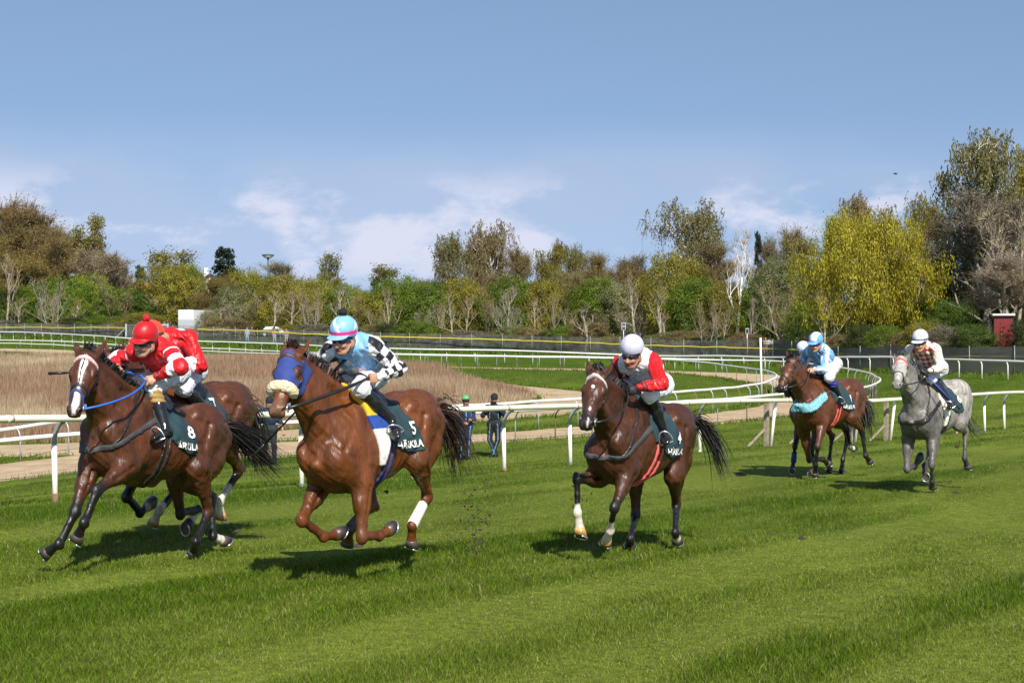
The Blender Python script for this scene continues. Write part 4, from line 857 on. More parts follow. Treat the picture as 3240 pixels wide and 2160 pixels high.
# ------------------------------------------------------------------ turf blades
def in_sand(X, Y):
    return np.zeros(X.shape, bool)
def grass():
    # dense blades over the near course, thinning with distance
    parts = []
    n = 760000; yy = rng.uniform(0, 1, n)**.8; y = 1208+(2330-1208)*(1-yy)                 # spread evenly over the view
    Y = 8000/(y-1195+.1*0); px = rng.uniform(-1200, 4440, n); X = (px-1620)/FPX*Y; k = (Y < 52) & (Y > 6.6); X = X[k]; Y = Y[k]; n = len(X)
    # only the race course side of the sand track
    ax = A_XY[:12]; ua = ax[:, 0]/ax[:, 1]; o = np.argsort(ua); lim = np.interp(X/Y, ua[o], ax[o, 1]); k = Y < lim-.6; X = X[k]; Y = Y[k]; n = len(X)
    t = turf_tone(X, Y); h = (.019+.031*t)*rng.uniform(.6, 1.35, n)*(1+.25*fbm(X*3, Y*3, 4)); w = np.clip(.00042*Y, .0042, .02)*rng.uniform(.7, 1.3, n)
    c = (np.array([.178, .222, .032])*(1-t[:, None])+np.array([.077, .134, .006])*t[:, None])*rng.uniform(.45, 1.6, n)[:, None]
    dry = rng.random(n) < .05*(1.4-t); c[dry] = np.array([.34, .30, .14])*rng.uniform(.6, 1.2, dry.sum())[:, None]
    near = Y < 16
    blades('grass', 'fresh green turf grass in the foreground', 'grass', X[near], Y[near], h[near], w[near], c[near], rng.uniform(.2, 1.0, near.sum()), M_blade, seg2=True)
    blades('grass', 'short turf grass stretching back to the running rail', 'grass', X[~near], Y[~near], h[~near], w[~near], c[~near], rng.uniform(.2, .9, (~near).sum()), M_blade)
    # rough, longer grass along the sand edges, the reed edge and the banks
    X = []; Y = []; H = []
    for E in SAND_EDGES:
        for p, q in zip(E[:-1], E[1:]):
            if p[1] > 130: continue
            m = 70; f = rng.random(m); off = rng.normal(0, .28, m)+.12; d = (q-p)/(np.linalg.norm(q-p)+1e-9)
            X.append(p[0]+(q[0]-p[0])*f+d[1]*off*rng.choice([-1, 1], m)); Y.append(p[1]+(q[1]-p[1])*f-d[0]*off*rng.choice([-1, 1], m)); H.append(rng.uniform(.05, .22, m))
    n = 90000; yq = rng.uniform(38, 128, n); uq = rng.uniform(-.42, .42, n); X.append(uq*yq); Y.append(yq); H.append(rng.uniform(.03, .08, n))
    X = np.concatenate(X); Y = np.concatenate(Y); H = np.concatenate(H)
    # keep out of the sand itself
    keep = np.ones(len(X), bool); pad = []
    k1 = in_poly([tuple(p) for p in SAND_EDGES[0]]+[tuple(p) for p in SAND_EDGES[1][::-1]], X, Y); k2 = in_poly([tuple(p) for p in SAND_EDGES[2]]+[tuple(p) for p in SAND_EDGES[3][::-1]], X, Y)
    keep &= ~((k1 | k2) & (rng.random(len(X)) < .93)); X = X[keep]; Y = Y[keep]; H = H[keep]; n = len(X)
    c = np.array([.088, .142, .008])*rng.uniform(.6, 1.6, n)[:, None]; dr = rng.random(n) < .1; c[dr] = np.array([.25, .2, .09])
    blades('rough_grass', 'rough longer grass along the sand track edges', 'grass', X, Y, H, np.clip(.0006*Y, .015, .07), c, .5, M_blade)
    # weeds and brambles along the perimeter fence
    S = smooth_poly(FXY, .5); n = 26000; i = rng.integers(0, len(S), n); off = -rng.gamma(2.0, .9, n); P = S[i]*(1+off/np.linalg.norm(S[i], axis=1))[:, None]+rng.normal(0, .3, (n, 2))
    h = rng.uniform(.15, .75, n)*np.clip((P[:, 1]-60)/120, .35, 1)*np.clip(.4+fbm(P[:, 0]*.3, P[:, 1]*.3, 61), .4, 1.4); c = np.array([.095, .15, .018])*rng.uniform(.5, 1.5, n)[:, None]
    blades('weeds', 'green weeds along the foot of the wire fence', 'weeds', P[:, 0], P[:, 1], h, np.clip(.0007*P[:, 1], .05, .14), c, .6, M_blade)
grass()
# ------------------------------------------------------------------ signed-distance modelling: smooth bodies meshed with surface nets
class Field:
    def __init__(s, lo, hi, h):
        s.lo = np.array(lo, np.float32); s.h = h; n = np.ceil((np.array(hi)-np.array(lo))/h).astype(int)+1; s.n = n
        s.ax = [(s.lo[i]+h*np.arange(n[i])).astype(np.float32) for i in range(3)]; s.D = np.full(tuple(n), 1.0, np.float32)
    def win(s, lo, hi):
        a = np.clip(np.floor((np.array(lo)-s.lo)/s.h).astype(int), 0, s.n); b = np.clip(np.ceil((np.array(hi)-s.lo)/s.h).astype(int)+1, 0, s.n)
        return tuple(slice(a[i], b[i]) for i in range(3))
    def xyz(s, w): return np.meshgrid(*[s.ax[i][w[i]] for i in range(3)], indexing='ij', sparse=True)
    def put(s, prim, k=.03, sub=False, D=None):
        lo, hi, f = prim; pad = k+3*s.h; w = s.win(np.array(lo)-pad, np.array(hi)+pad)
        if any(q.stop <= q.start for q in w): return
        d = f(*s.xyz(w)).astype(np.float32); A = s.D[w]
        if sub: d = -d; h = np.clip(.5-.5*(A-d)/k, 0, 1); s.D[w] = A*(1-h)+d*h+k*h*(1-h); return
        h = np.clip(.5+.5*(A-d)/k, 0, 1); s.D[w] = A*(1-h)+d*h-k*h*(1-h)
def V3(p): return np.array(p, float)
def nrm(v): v = V3(v); return v/(np.linalg.norm(v)+1e-12)
def cap(a, b, ra, rb, lat=None, wa=None, wb=None):
    """tapered capsule, optionally with another width along lat"""
    a = V3(a); b = V3(b); ab = b-a; L2 = float(ab@ab)+1e-9; lat = None if lat is None else nrm(lat)
    wa = ra if wa is None else wa; wb = rb if wb is None else wb; R = max(ra, rb, wa, wb)
    def f(x, y, z):
        px, py, pz = x-a[0], y-a[1], z-a[2]; t = np.clip((px*ab[0]+py*ab[1]+pz*ab[2])/L2, 0, 1)
        vx, vy, vz = px-ab[0]*t, py-ab[1]*t, pz-ab[2]*t; r = ra+(rb-ra)*t; q2 = vx*vx+vy*vy+vz*vz
        if lat is None: return np.sqrt(q2)-r
        w = wa+(wb-wa)*t; l = vx*lat[0]+vy*lat[1]+vz*lat[2]; o2 = np.maximum(q2-l*l, 0); m = np.minimum(r, w)
        return (np.sqrt((l/w)**2+o2/(r*r))-1)*m
    return np.minimum(a, b)-R, np.maximum(a, b)+R, f
def ell(c, rad, rot=None):
    c = V3(c); rad = V3(rad); R = np.eye(3) if rot is None else np.array(rot); m = rad.min(); B = rad.max()
    def f(x, y, z):
        px, py, pz = x-c[0], y-c[1], z-c[2]; q = 0
        for i in range(3): q = q+((px*R[i, 0]+py*R[i, 1]+pz*R[i, 2])/rad[i])**2
        q = np.sqrt(q); return (q-1)*m*np.clip(q*.6+.4, .4, 1.3)
    return c-B, c+B, f
def loft_x(st):
    """body lofted along x: stations (x, centre z, half height, half width, narrowing of the upper half)"""
    st = np.array(sorted(st)); X = st[:, 0]
    fine = np.linspace(X[0], X[-1], 160)
    from_ = lambda k: np.interp(fine, X, st[:, k])
    tab = [np.convolve(np.pad(from_(k), 6, mode='edge'), np.hanning(15)[1:-1]/np.hanning(15)[1:-1].sum(), 'valid') for k in range(1, 5)]
    def f(x, y, z):
        x1 = x.ravel(); sh = (-1, 1, 1); zc, hh, hw, nt = [np.interp(x1, fine, t).reshape(sh) for t in tab]; over = np.maximum(np.maximum(X[0]-x1, x1-X[-1]), 0).reshape(sh)
        u = (z-zc)/hh; w = hw*(1-nt*np.clip(u, 0, 1)**1.2); q = (np.abs(y/w)**2.3+np.abs(u)**2.3)**(1/2.3)
        return np.sqrt(np.maximum((q-1)*np.minimum(w, hh), 0)**2+over**2)+np.minimum((q-1)*np.minimum(w, hh), 0)
    B = (st[:, 2]+np.abs(st[:, 1])).max()
    return np.array([X[0], -st[:, 3].max(), (st[:, 1]-st[:, 2]).min()]), np.array([X[-1], st[:, 3].max(), (st[:, 1]+st[:, 2]).max()]), f
def surface_nets(D, lo, h):
    S = D < 0; nx, ny, nz = D.shape
    cnt = np.zeros((nx-1, ny-1, nz-1), np.int8); cor = [(i, j, k) for i in (0, 1) for j in (0, 1) for k in (0, 1)]
    for i, j, k in cor: cnt += S[i:nx-1+i, j:ny-1+j, k:nz-1+k]
    act = np.argwhere((cnt > 0) & (cnt < 8))
    if len(act) == 0: return np.zeros((0, 3)), np.zeros((0, 4), int)
    ci = np.full(cnt.shape, -1, np.int32); ci[tuple(act.T)] = np.arange(len(act))
    val = np.stack([D[act[:, 0]+i, act[:, 1]+j, act[:, 2]+k] for i, j, k in cor], 1); P = np.zeros((len(act), 3)); C = np.zeros(len(act)); cc = np.array(cor, float)
    for a in range(8):
        for b in range(a+1, 8):
            if abs(cc[a]-cc[b]).sum() != 1: continue
            da, db = val[:, a], val[:, b]; m = (da < 0) != (db < 0); t = np.where(m, da/np.where(m, da-db, 1), 0)
            P += np.where(m[:, None], cc[a]+(cc[b]-cc[a])*t[:, None], 0); C += m
    V = (act+P/C[:, None])*h+lo; Fs = []
    for ax in range(3):
        s0 = [slice(None)]*3; s1 = [slice(None)]*3; s0[ax] = slice(0, -1); s1[ax] = slice(1, None); A = S[tuple(s0)]; B = S[tuple(s1)]
        e = np.argwhere(A != B); o1, o2 = (ax+1) % 3, (ax+2) % 3; e = e[(e[:, o1] > 0) & (e[:, o2] > 0) & (e[:, o1] < D.shape[o1]-1) & (e[:, o2] < D.shape[o2]-1)]
        def cell(d1, d2): q = e.copy(); q[:, o1] -= d1; q[:, o2] -= d2; return ci[tuple(q.T)]
        Q = np.stack([cell(1, 1), cell(0, 1), cell(0, 0), cell(1, 0)], 1); fl = A[tuple(e.T)]; Q[~fl] = Q[~fl][:, ::-1]; Fs.append(Q)
    Fq = np.concatenate(Fs); return V, Fq[(Fq >= 0).all(1)]
def relax(V, Fq, it=2, lam=.5):
    n = len(V)
    for _ in range(it):
        A = np.zeros((n, 3)); c = np.zeros(n)
        for a, b in ((0, 1), (1, 2), (2, 3), (3, 0)):
            np.add.at(A, Fq[:, a], V[Fq[:, b]]); np.add.at(A, Fq[:, b], V[Fq[:, a]]); np.add.at(c, Fq[:, a], 1); np.add.at(c, Fq[:, b], 1)
        V = V+lam*(A/np.maximum(c, 1)[:, None]-V)
    return V
def mesh_field(F, name, material, parent, D=None, colors=None, it=1, w=None, off=None):
    lo = F.lo if w is None else F.lo+F.h*np.array([q.start for q in w]); V, Fq = surface_nets(F.D if D is None else D, lo, F.h)
    if len(V) == 0: return None
    V = relax(V, Fq, it); col = colors(V) if colors else None
    o = mesh_obj(name, V if off is None else V-np.array(off), Fq, material, parent, True, col); return o
def band(F, name, material, parent, region, thick, lo, hi, it=1, colors=None, off=None, ragged=0.0):
    """cloth, leather or bandage lying on a body: the body grown by thick, kept where region < 0"""
    w = F.win(lo, hi); X, Y, Z = F.xyz(w); A = F.D[w]
    D = np.maximum(A-thick-(ragged*np.sin(X*41+Z*13+2*np.sin(Z*17))*np.sin(Z*27-X*9+1.5) if ragged else 0), region(X, Y, Z)).astype(np.float32); D = np.maximum(D, -(A+.012))
    pad = np.pad(D, 1, constant_values=1.0); w2 = tuple(slice(q.start-1, q.stop+1) for q in w)
    return mesh_field(F, name, material, parent, pad, colors, it, w2, off)
def poly_param(P, pts):
    """nearest point on polyline: returns parameter (segment index + t) and distance"""
    best = np.full(len(P), 9.0); par = np.zeros(len(P))
    for i in range(len(pts)-1):
        a = V3(pts[i]); ab = V3(pts[i+1])-a; t = np.clip(((P-a)@ab)/(ab@ab+1e-9), 0, 1); d = np.linalg.norm(P-a-t[:, None]*ab, axis=1); m = d < best; best[m] = d[m]; par[m] = i+t[m]
    return par, best
def hash3(P, s): return fbm(P[:, 0]*s+P[:, 2]*s*.7+11.3, P[:, 1]*s+P[:, 2]*s*.6+4.1, 17, 3)

M_coat = vmat('horse_coat', .44, .46, .34, 6, .85, 13, 0.0, (1.3, 1.3, .55), .022, .15)
M_coatg = vmat('grey_coat', .48, .4, .34, 16, .6, 15, 0.0, (1.2, 1.2, .7), .02, .12)
M_hoof = vmat('hoof_horn', .4, .5, .2, 30); M_shoe = mat('steel_shoe', (.62, .63, .65), .3, metal=.8)
M_eye = mat('dark_eye', (.012, .008, .006), .06, spec=.9)
M_hair = mat('black_hair', (.012, .010, .009), .55, var=.3); M_hairb = mat('dark_brown_hair', (.05, .022, .012), .55, var=.3); M_hairg = mat('grey_hair', (.06, .06, .06), .6, var=.3)
M_leather = mat('black_leather', (.018, .016, .016), .38, var=.25, bump=.1); M_leatherb = mat('brown_leather', (.075, .028, .014), .42, var=.25, bump=.1)
M_cloth = mat('petrol_saddle_cloth', (.0115, .038, .048), .85, var=.22, scale=7, bump=.5, bscale=9)
M_letter = mat('white_print', (.80, .79, .74), .7, var=.04)
def plain(name, c, r=.6, **k): return mat(name, c, r, **k)
M_cream_fleece = mat('cream_sheepskin', (.72, .60, .38), .95, var=.25, scale=40, bump=1.0, bscale=70)
M_blue_fleece = mat('blue_sheepskin', (.22, .50, .56), .95, var=.25, scale=40, bump=1.0, bscale=70)

def limb_chain(F, pts, rad, lat, wid, k=.02):
    for i in range(len(pts)-1): F.put(cap(pts[i], pts[i+1], rad[i], rad[i+1], lat, wid[i], wid[i+1]), k)
def horse(key, H, S, h=.0125):
    """a galloping racehorse from its fitted joints; S = look and tack"""
    L = {k: V3(v) for k, v in H['L'].items()}; yaw, pitch, roll, sc = H['ypr']
    M = Matrix.Translation(H['t']) @ (Matrix.Rotation(yaw, 4, 'Z') @ Matrix.Rotation(-pitch, 4, 'Y') @ Matrix.Rotation(roll, 4, 'X')) @ Matrix.Scale(sc, 4)
    root = empty('racehorse', mat=M); tag(root, S['label'], 'horse', 'racehorses on the turf')
    allp = np.array(list(L.values())+[[-.95, -.3, .8], [.75, .3, 1.65]])
    F = Field(allp.min(0)-.16, allp.max(0)+.16, h); Y = V3((0, 1, 0))
    # trunk
    F.put(loft_x([(.74, 1.06, .06, .06, 0), (.70, 1.08, .17, .14, .1), (.60, 1.12, .265, .175, .2), (.46, 1.17, .335, .205, .42), (.28, 1.205, .370, .230, .62), (.10, 1.175, .335, .262, .42), (-.12, 1.185, .310, .270, .22), (-.32, 1.26, .255, .258, .18), (-.50, 1.295, .275, .27, .22), (-.68, 1.285, .235, .225, .3), (-.80, 1.26, .16, .15, .3), (-.87, 1.25, .08, .07, 0)]), .02)
    Q = {}
    for s, y in (('L', 1), ('R', -1)):
        S_, E_, K_, Fk, Hh = [L[n+s] for n in ('S', 'E', 'K', 'F', 'H')]; y1 = V3((0, y, 0))
        F.put(cap((.20, .12*y, 1.46), S_-y1*.035, .11, .13, Y, .055, .085), .07)                # shoulder blade
        F.put(cap((.20, .17*y, 1.20), E_+(0, .0, .02), .12, .085, Y, .07, .06), .06)           # triceps
        F.put(cap(S_-y1*.04, E_, .125, .088, Y, .078, .065), .05)
        d = nrm(K_-E_); fw = nrm(np.cross(y1*y, d))                                            # forearm
        F.put(cap(E_, E_+(K_-E_)*.42, .092, .070, Y, .075, .058), .035); F.put(cap(E_+(K_-E_)*.35, K_, .068, .040, Y, .055, .037), .03)
        F.put(ell(E_+(K_-E_)*.22-y1*.02+fw*.01, (.075, .055, .13), [fw, y1, d]), .04)
        F.put(ell(K_, (.050, .044, .060)), .022)
        c = nrm(Fk-K_); bk = -nrm(np.cross(c, Y)); F.put(cap(K_, K_+(Fk-K_)*.5, .034, .026, Y, .032, .024), .02); F.put(cap(K_+(Fk-K_)*.5, Fk, .026, .032, Y, .024, .029), .02)
        F.put(cap(K_+bk*.036+c*.03, Fk+bk*.032-c*.03, .013, .014), .009); F.put(ell(K_+bk*.046-c*.018, (.020, .016, .024)), .012); F.put(ell(Fk+bk*.030+c*.004, (.024, .026, .024)), .012)
        F.put(ell(Fk, (.043, .037, .045)), .015); p = Hh-Fk; F.put(cap(Fk, Fk+p*.42, .033, .032, Y, .030, .030), .018); F.put(cap(Fk+p*.42, Fk+p*.72, .033, .045, Y, .031, .042), .015)
        back = nrm(np.cross(c, Y)); back = back*(1 if back@nrm(np.cross(c, Y)) > 0 else -1)
        # pectoral muscle
        F.put(ell((.64, .088*y, 1.035), (.10, .08, .13)), .025)
        F.put(cap((.60, .10*y, .98), E_+(0, -.03*y, .0), .085, .07), .035)
        # hind leg
        Ti, Hk, hF, hH = [L[n+s] for n in ('Ti', 'Hk', 'hF', 'hH')]; hip = V3((-.48, .15*y, 1.33))
        F.put(ell((-.33, .185*y, 1.43), (.07, .05, .05)), .08)                                  # point of the hip
        F.put(ell((-.56, .105*y, 1.39), (.25, .135, .17)), .08)                                 # rump
        F.put(cap(hip, Ti+(0, -.02*y, .0), .195, .115, Y, .125, .088), .06)                      # thigh
        bt = V3((-.74, .115*y, 1.28)); g = Ti+(Hk-Ti)*.28; F.put(cap(bt, .45*bt+.55*(g+V3((-.05, 0, 0))), .12, .12, Y, .095, .085), .06); F.put(cap(.45*bt+.55*(g+V3((-.05, 0, 0))), g, .12, .085, Y, .085, .062), .05)
        F.put(ell(Ti, (.085, .06, .085)), .05)
        F.put(cap(Ti, Ti+(Hk-Ti)*.5, .105, .075, Y, .078, .056), .04); F.put(cap(Ti+(Hk-Ti)*.45, Hk, .072, .046, Y, .054, .040), .03)
        u = nrm(Hk-Ti); v = nrm(hF-Hk); out = nrm(u-v); tip = Hk+out*.062                       # point of the hock
        F.put(cap(Hk, tip, .046, .028, Y, .036, .022), .02); F.put(cap(tip, Ti+(Hk-Ti)*.5+out*.045, .020, .032, Y, .016, .022), .02); F.put(ell(Hk+v*.03, (.050, .042, .062)), .025)
        F.put(cap(tip-out*.01, Hk+v*.13+out*.012, .028, .026, Y, .022, .02), .02)
        bk = -nrm(np.cross(v, Y)); F.put(cap(Hk, Hk+(hF-Hk)*.5, .042, .029, Y, .036, .026), .02); F.put(cap(Hk+(hF-Hk)*.5, hF, .029, .033, Y, .026, .030), .02); F.put(cap(Hk+bk*.040+v*.08, hF+bk*.034-v*.03, .014, .014), .009); F.put(ell(hF+bk*.031, (.025, .027, .025)), .012); F.put(ell(hF, (.045, .038, .047)), .015)
        p = hH-hF; F.put(cap(hF, hF+p*.42, .034, .033, Y, .031, .031), .018); F.put(cap(hF+p*.42, hF+p*.72, .034, .045, Y, .032, .042), .015)
        Q['f'+s] = [E_, K_, Fk, Hh]; Q['h'+s] = [Ti, Hk, hF, hH]
    F.put(ell((.60, 0, 1.20), (.13, .10, .16)), .08); F.put(cap((.05, 0, .86), (.55, 0, .90), .06, .07), .06)                                     # breast bone
    # head frame
    P, Mz = L['P'], L['M']; u = nrm(Mz-P); lt = (L['eyeL']-L['eyeR'])+(L['earL']-L['earR'])+(L['nosL']-L['nosR']); l = nrm(lt-u*(lt@u)); f = np.cross(u, l); hl = np.linalg.norm(Mz-P)/.60
    hp = lambda a, b, c: P+hl*(u*a+f*b+l*c)
    # neck
    C0 = V3((.34, 0, 1.26)); C1 = V3((.53, 0, 1.30)); N3 = hp(.07, -.085, 0); N2 = .52*C1+.48*N3+V3((-.015, 0, .02)); Nm = .25*N3+.75*N2
    n_l = nrm(.5*l+.5*Y)
    F.put(cap(C0, C1, .265, .230, Y, .13, .122), .06); F.put(cap(C1, N2, .220, .146, nrm(.25*l+.75*Y), .112, .074), .07); F.put(cap(N2, N3, .146, .112, n_l, .074, .066), .05)
    F.put(cap((.20, 0, 1.53), hp(.03, -.03, 0)+(N2-C1)*0, .045, .035), .07)                     # crest
    F.put(cap(C1+V3((.05, .06, -.10)), hp(.22, -.17, .04), .07, .035), .05); F.put(cap(C1+V3((.05, -.06, -.10)), hp(.22, -.17, -.04), .07, .035), .05)
    # head
    F.put(cap(hp(.05, -.07, 0), hp(.21, -.062, 0), .078, .088, l, .080, .098), .03); F.put(cap(hp(.21, -.062, 0), hp(.40, -.055, 0), .086, .060, l, .086, .056), .03)
    F.put(cap(hp(.40, -.055, 0), hp(.53, -.055, 0), .058, .048, l, .052, .048), .025); F.put(ell(hp(.548, -.064, 0), (.046, .046, .058), [u, f, l]), .016)
    F.put(cap(hp(.565, -.085, -.025), hp(.565, -.085, .025), .030, .030), .015)
    F.put(ell(hp(.20, -.135, 0), (.125, .105, .082), [u, f, l]), .03); F.put(cap(hp(.26, -.145, 0), hp(.50, -.105, 0), .058, .034, l, .060, .038), .03)
    F.put(ell(hp(.535, -.118, 0), (.036, .030, .036), [u, f, l]), .012)
    for y in (1, -1):
        F.put(ell(hp(.195, -.038, .086*y), (.042, .032, .026), [u, f, l]), .015); F.put(cap(hp(.17, -.012, .075*y), hp(.23, -.02, .085*y), .015, .013), .015)
        F.put(cap(hp(.22, -.075, .088*y), hp(.37, -.088, .058*y), .016, .010), .02)
        F.put(ell(hp(.550, -.046, .044*y), (.042, .030, .026), [u, f, l]), .010); F.put(ell(hp(.568, -.044, .060*y), (.027, .016, .022), [u, f, l]), .006, sub=True)
        F.put(cap(hp(.28, -.115, .062*y), hp(.47, -.100, .048*y), .012, .006), .012, sub=True)   # groove above the lower jaw
        et = L['ear'+('L' if y > 0 else 'R')]; eb = hp(.035, -.03, .062*y); ev = et-eb; el = np.linalg.norm(ev); ev = ev/el; el = .205; et = eb+ev*el; ew = nrm(np.cross(ev, f))
        F.put(cap(eb, eb+ev*el*.45, .024, .021, ew, .030, .036), .018); F.put(cap(eb+ev*el*.45, et, .020, .006, ew, .034, .007), .010)
        fo = nrm(np.cross(ew, ev)); fo = fo*(1 if fo@(u*.4+f) > 0 else -1); F.put(cap(eb+ev*el*.25+fo*.026, eb+ev*el*.75+fo*.020, .016, .008, ew, .020, .012), .01, sub=True)
    for y in (1, -1): F.put(cap(hp(.485, -.100, .054*y), hp(.580, -.104, .030*y), .009, .008), .005, sub=True)
    F.put(cap(hp(.588, -.105, -.03), hp(.588, -.105, .03), .008, .008), .005, sub=True)
    # muscle grooves
    F.put(cap((.735, 0, 1.04), (.66, 0, .92), .014, .012), .03, sub=True)
    for y in (1, -1):
        S_, E_, K_, Ti, Hk = [L[n+('L' if y > 0 else 'R')] for n in ('S', 'E', 'K', 'Ti', 'Hk')]; y1 = V3((0, y, 0))
        F.put(cap((.36, .205*y, 1.46), S_+V3((.03, .045*y, .05)), .012, .014), .035, sub=True); F.put(cap((.13, .285*y, 1.30), E_+V3((-.15, .085*y, .06)), .010, .016), .04, sub=True)
        F.put(cap(S_+V3((-.03, .07*y, .0)), E_+V3((-.08, .08*y, .10)), .012, .012), .03, sub=True)
        F.put(cap(E_+y1*.075+(K_-E_)*.08, E_+y1*.052+(K_-E_)*.62, .010, .006), .02, sub=True); F.put(cap(E_-y1*.072+(K_-E_)*.08+V3((.03, 0, 0)), E_-y1*.05+(K_-E_)*.6, .010, .006), .02, sub=True)
        F.put(cap((-.66, .215*y, 1.40), Ti*.35+Hk*.65+V3((.03, .055*y, .12)), .011, .012), .035, sub=True); F.put(cap((-.40, .26*y, 1.36), Ti+V3((.02, .085*y, .12)), .010, .012), .05, sub=True)
        F.put(cap(Ti+y1*.07+(Hk-Ti)*.15, Ti+y1*.045+(Hk-Ti)*.75, .010, .006), .02, sub=True)
    m = np.abs(F.D) < .05; XX, YY, ZZ = np.broadcast_arrays(*F.xyz((slice(None),)*3)); xx, yy, zz = XX[m], YY[m]*1.0, ZZ[m]
    wv = .55*np.abs(2*fbm(xx*5+zz*3+3, yy*6-zz*5+7, 51, 3)-1)+.45*np.abs(2*fbm(xx*13-zz*8, yy*14+zz*11, 52, 2)-1); big = np.clip((zz-.45)/.4, .15, 1); F.D[m] += (-.021*(wv-.28)*big).astype(np.float32)
    dk = S.get('dock', (-.80, 0, 1.43)); F.put(cap((-.74, 0, 1.44), (-.90, 0, 1.40), .05, .035), .05)
    # coat pattern: body colour, black or white points, face markings
    base = np.array(S['coat']); pts_c = np.array(S.get('points', (.009, .0075, .007)))
    def hc(V): r = V-P; return (r@u)/hl, (r@f)/hl, (r@l)/hl
    def coat(V):
        n = len(V); n1 = hash3(V, 3.0); n2 = hash3(V, 14.0); vn_ = 1-np.abs(2*hash3(V, 8.0)-1); c = base[None]*(.70+.40*n1+.22*vn_*hash3(V, 2.0))[:, None]
        if S.get('dapple'):
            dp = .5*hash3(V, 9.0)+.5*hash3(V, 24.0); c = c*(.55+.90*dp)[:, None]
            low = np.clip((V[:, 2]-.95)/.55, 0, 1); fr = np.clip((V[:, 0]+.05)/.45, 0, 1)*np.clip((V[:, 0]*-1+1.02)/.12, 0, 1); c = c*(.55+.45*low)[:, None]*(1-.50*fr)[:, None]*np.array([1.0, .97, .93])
        else:
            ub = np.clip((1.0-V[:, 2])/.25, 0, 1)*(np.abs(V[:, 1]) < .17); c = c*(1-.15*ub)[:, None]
        for q in ('fL', 'fR', 'hL', 'hR'):
            t, d = poly_param(V, Q[q]); tt = t+(n2-.5)*.22; m = (d < .14) & (t > .05); a0, a1 = S.get('pt_'+q[0], (.45, .95)) 
            k = np.clip((tt-a0)/(a1-a0), 0, 1)*m; k = k*k*(3-2*k); 
            if not S.get('no_points'): c = c*(1-k)[:, None]+pts_c*k[:, None]
            sk = S.get('sock_'+q)
            if sk is not None: w = np.clip((t+(n2-.5)*.16-sk)/.06, 0, 1)*m; c = c*(1-w)[:, None]+np.array([.66, .60, .50])*(1-.25*hash3(V, 20))[:, None]*w[:, None]
        a, b, e = hc(V); hd = (a > -.05) & (a < .66) & (b > -.26) & (b < .16) & (np.abs(e) < .2)
        mz = np.clip((a-S.get('muz', .44)-.03*(n2-.5))/.07, 0, 1)*hd*S.get('muzk', .9); c = c*(1-mz)[:, None]+np.array(S.get('muzzle', (.018, .014, .013)))*mz[:, None]
        if S.get('warm_face'): w = np.clip((a-.28)/.1, 0, 1)*np.clip((.47-a)/.06, 0, 1)*hd*S['warm_face']; c = c*(1-w)[:, None]+base*np.array([1.6, 1.35, 1.0])*w[:, None]  # warmer, paler coat across the middle of the face
        er = np.linalg.norm(np.stack([a-.195, b+.045, np.abs(e)-.09], 1), axis=1); w = np.clip((.058-er)/.03, 0, 1)*.75; c = c*(1-w)[:, None]+np.array([.015, .011, .01])*w[:, None]
        if S.get('blaze'):
            wd = np.interp(a, [.04, .08, .14, .30, .36, .44, .52, .57], [0, .024, .040, .022, .016, .034, .040, .022])*S['blaze']; w = np.clip((wd-np.abs(e-.004+.02*(n2-.5)))/.008, 0, 1)*(b > -.06)*hd; c = c*(1-w)[:, None]+np.array([.72, .66, .62])*w[:, None]
        if S.get('star'):
            w = (np.hypot((a-.205)/1.4, e+.0) < .013+.006*(n2-.5)) & hd & (b > -.03); w = w | ((np.hypot((a-.43)/2.2, e-.01) < .009) & hd & (b > -.03)); w = w | ((a > .52) & (np.abs(e-.014) < .007) & (b > -.05) & hd); c[w] = (.62, .56, .54)
        nr_ = np.sqrt(((a-.566)/1.3)**2+(b+.044)**2+(np.abs(e)-.058)**2); w = np.clip((.021-nr_)/.006, 0, 1)*hd; c = c*(1-w)[:, None]+np.array([.010, .007, .007])*w[:, None]
        er_in = (a < .03) & hd; c[er_in] *= .8
        return np.clip(c, .004, .95)
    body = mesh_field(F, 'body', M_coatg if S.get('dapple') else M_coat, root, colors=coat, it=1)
    for y, nmn in ((1, 'eye'), (-1, 'eye')):
        o = MB(); c = hp(.197, -.040, .094*y); m = bpy.data.meshes.new('eye'); bm = bmesh.new(); bmesh.ops.create_uvsphere(bm, u_segments=12, v_segments=8, radius=.0215); bm.to_mesh(m); bm.free()
        for p in m.polygons: p.use_smooth = True
        m.materials.append(M_eye); o = bpy.data.objects.new('eye', m); COL.objects.link(o); o.parent = root; o.location = c
    # hooves with shoes
    for q in ('fL', 'fR', 'hL', 'hR'):
        Fk, Hh = Q[q][2], Q[q][3]; a = nrm(Hh-Fk); g1_ = nrm(np.cross(Y, a)); g1_ = g1_ if True else g1_; lat = nrm(np.cross(a, g1_)); g1_ = -nrm(np.cross(a, lat)) if False else g1_
        # forward perpendicular: the toe lies on the front of the pastern
        fwd = nrm(np.cross(lat, a)); fwd = fwd*(1 if fwd@g1_ > 0 else -1)
        if S.get('flip'+q): fwd = -fwd
        n = nrm(a*math.cos(R_(S.get('sole', 34)))-fwd*math.sin(R_(S.get('sole', 34)))); g2 = nrm(np.cross(lat, n)); g2 = g2*(1 if g2@fwd > 0 else -1); ct = Hh-a*.052; cb = Hh+n*.038+fwd*.012
        hb = []; Fh = []; N = 18
        for ring, (cc_, g, rx, ry, off) in enumerate(((ct, fwd, .046, .043, 0), (ct*.4+cb*.6, nrm(fwd+g2), .058, .052, .010), (cb, g2, .066, .058, .016), (cb, g2, .050, .044, .014))):
            for i in range(N): th = 2*math.pi*i/N; hb.append(cc_+g*(math.cos(th)*rx+off)+lat*math.sin(th)*ry+(n*-.004 if ring == 3 else 0))
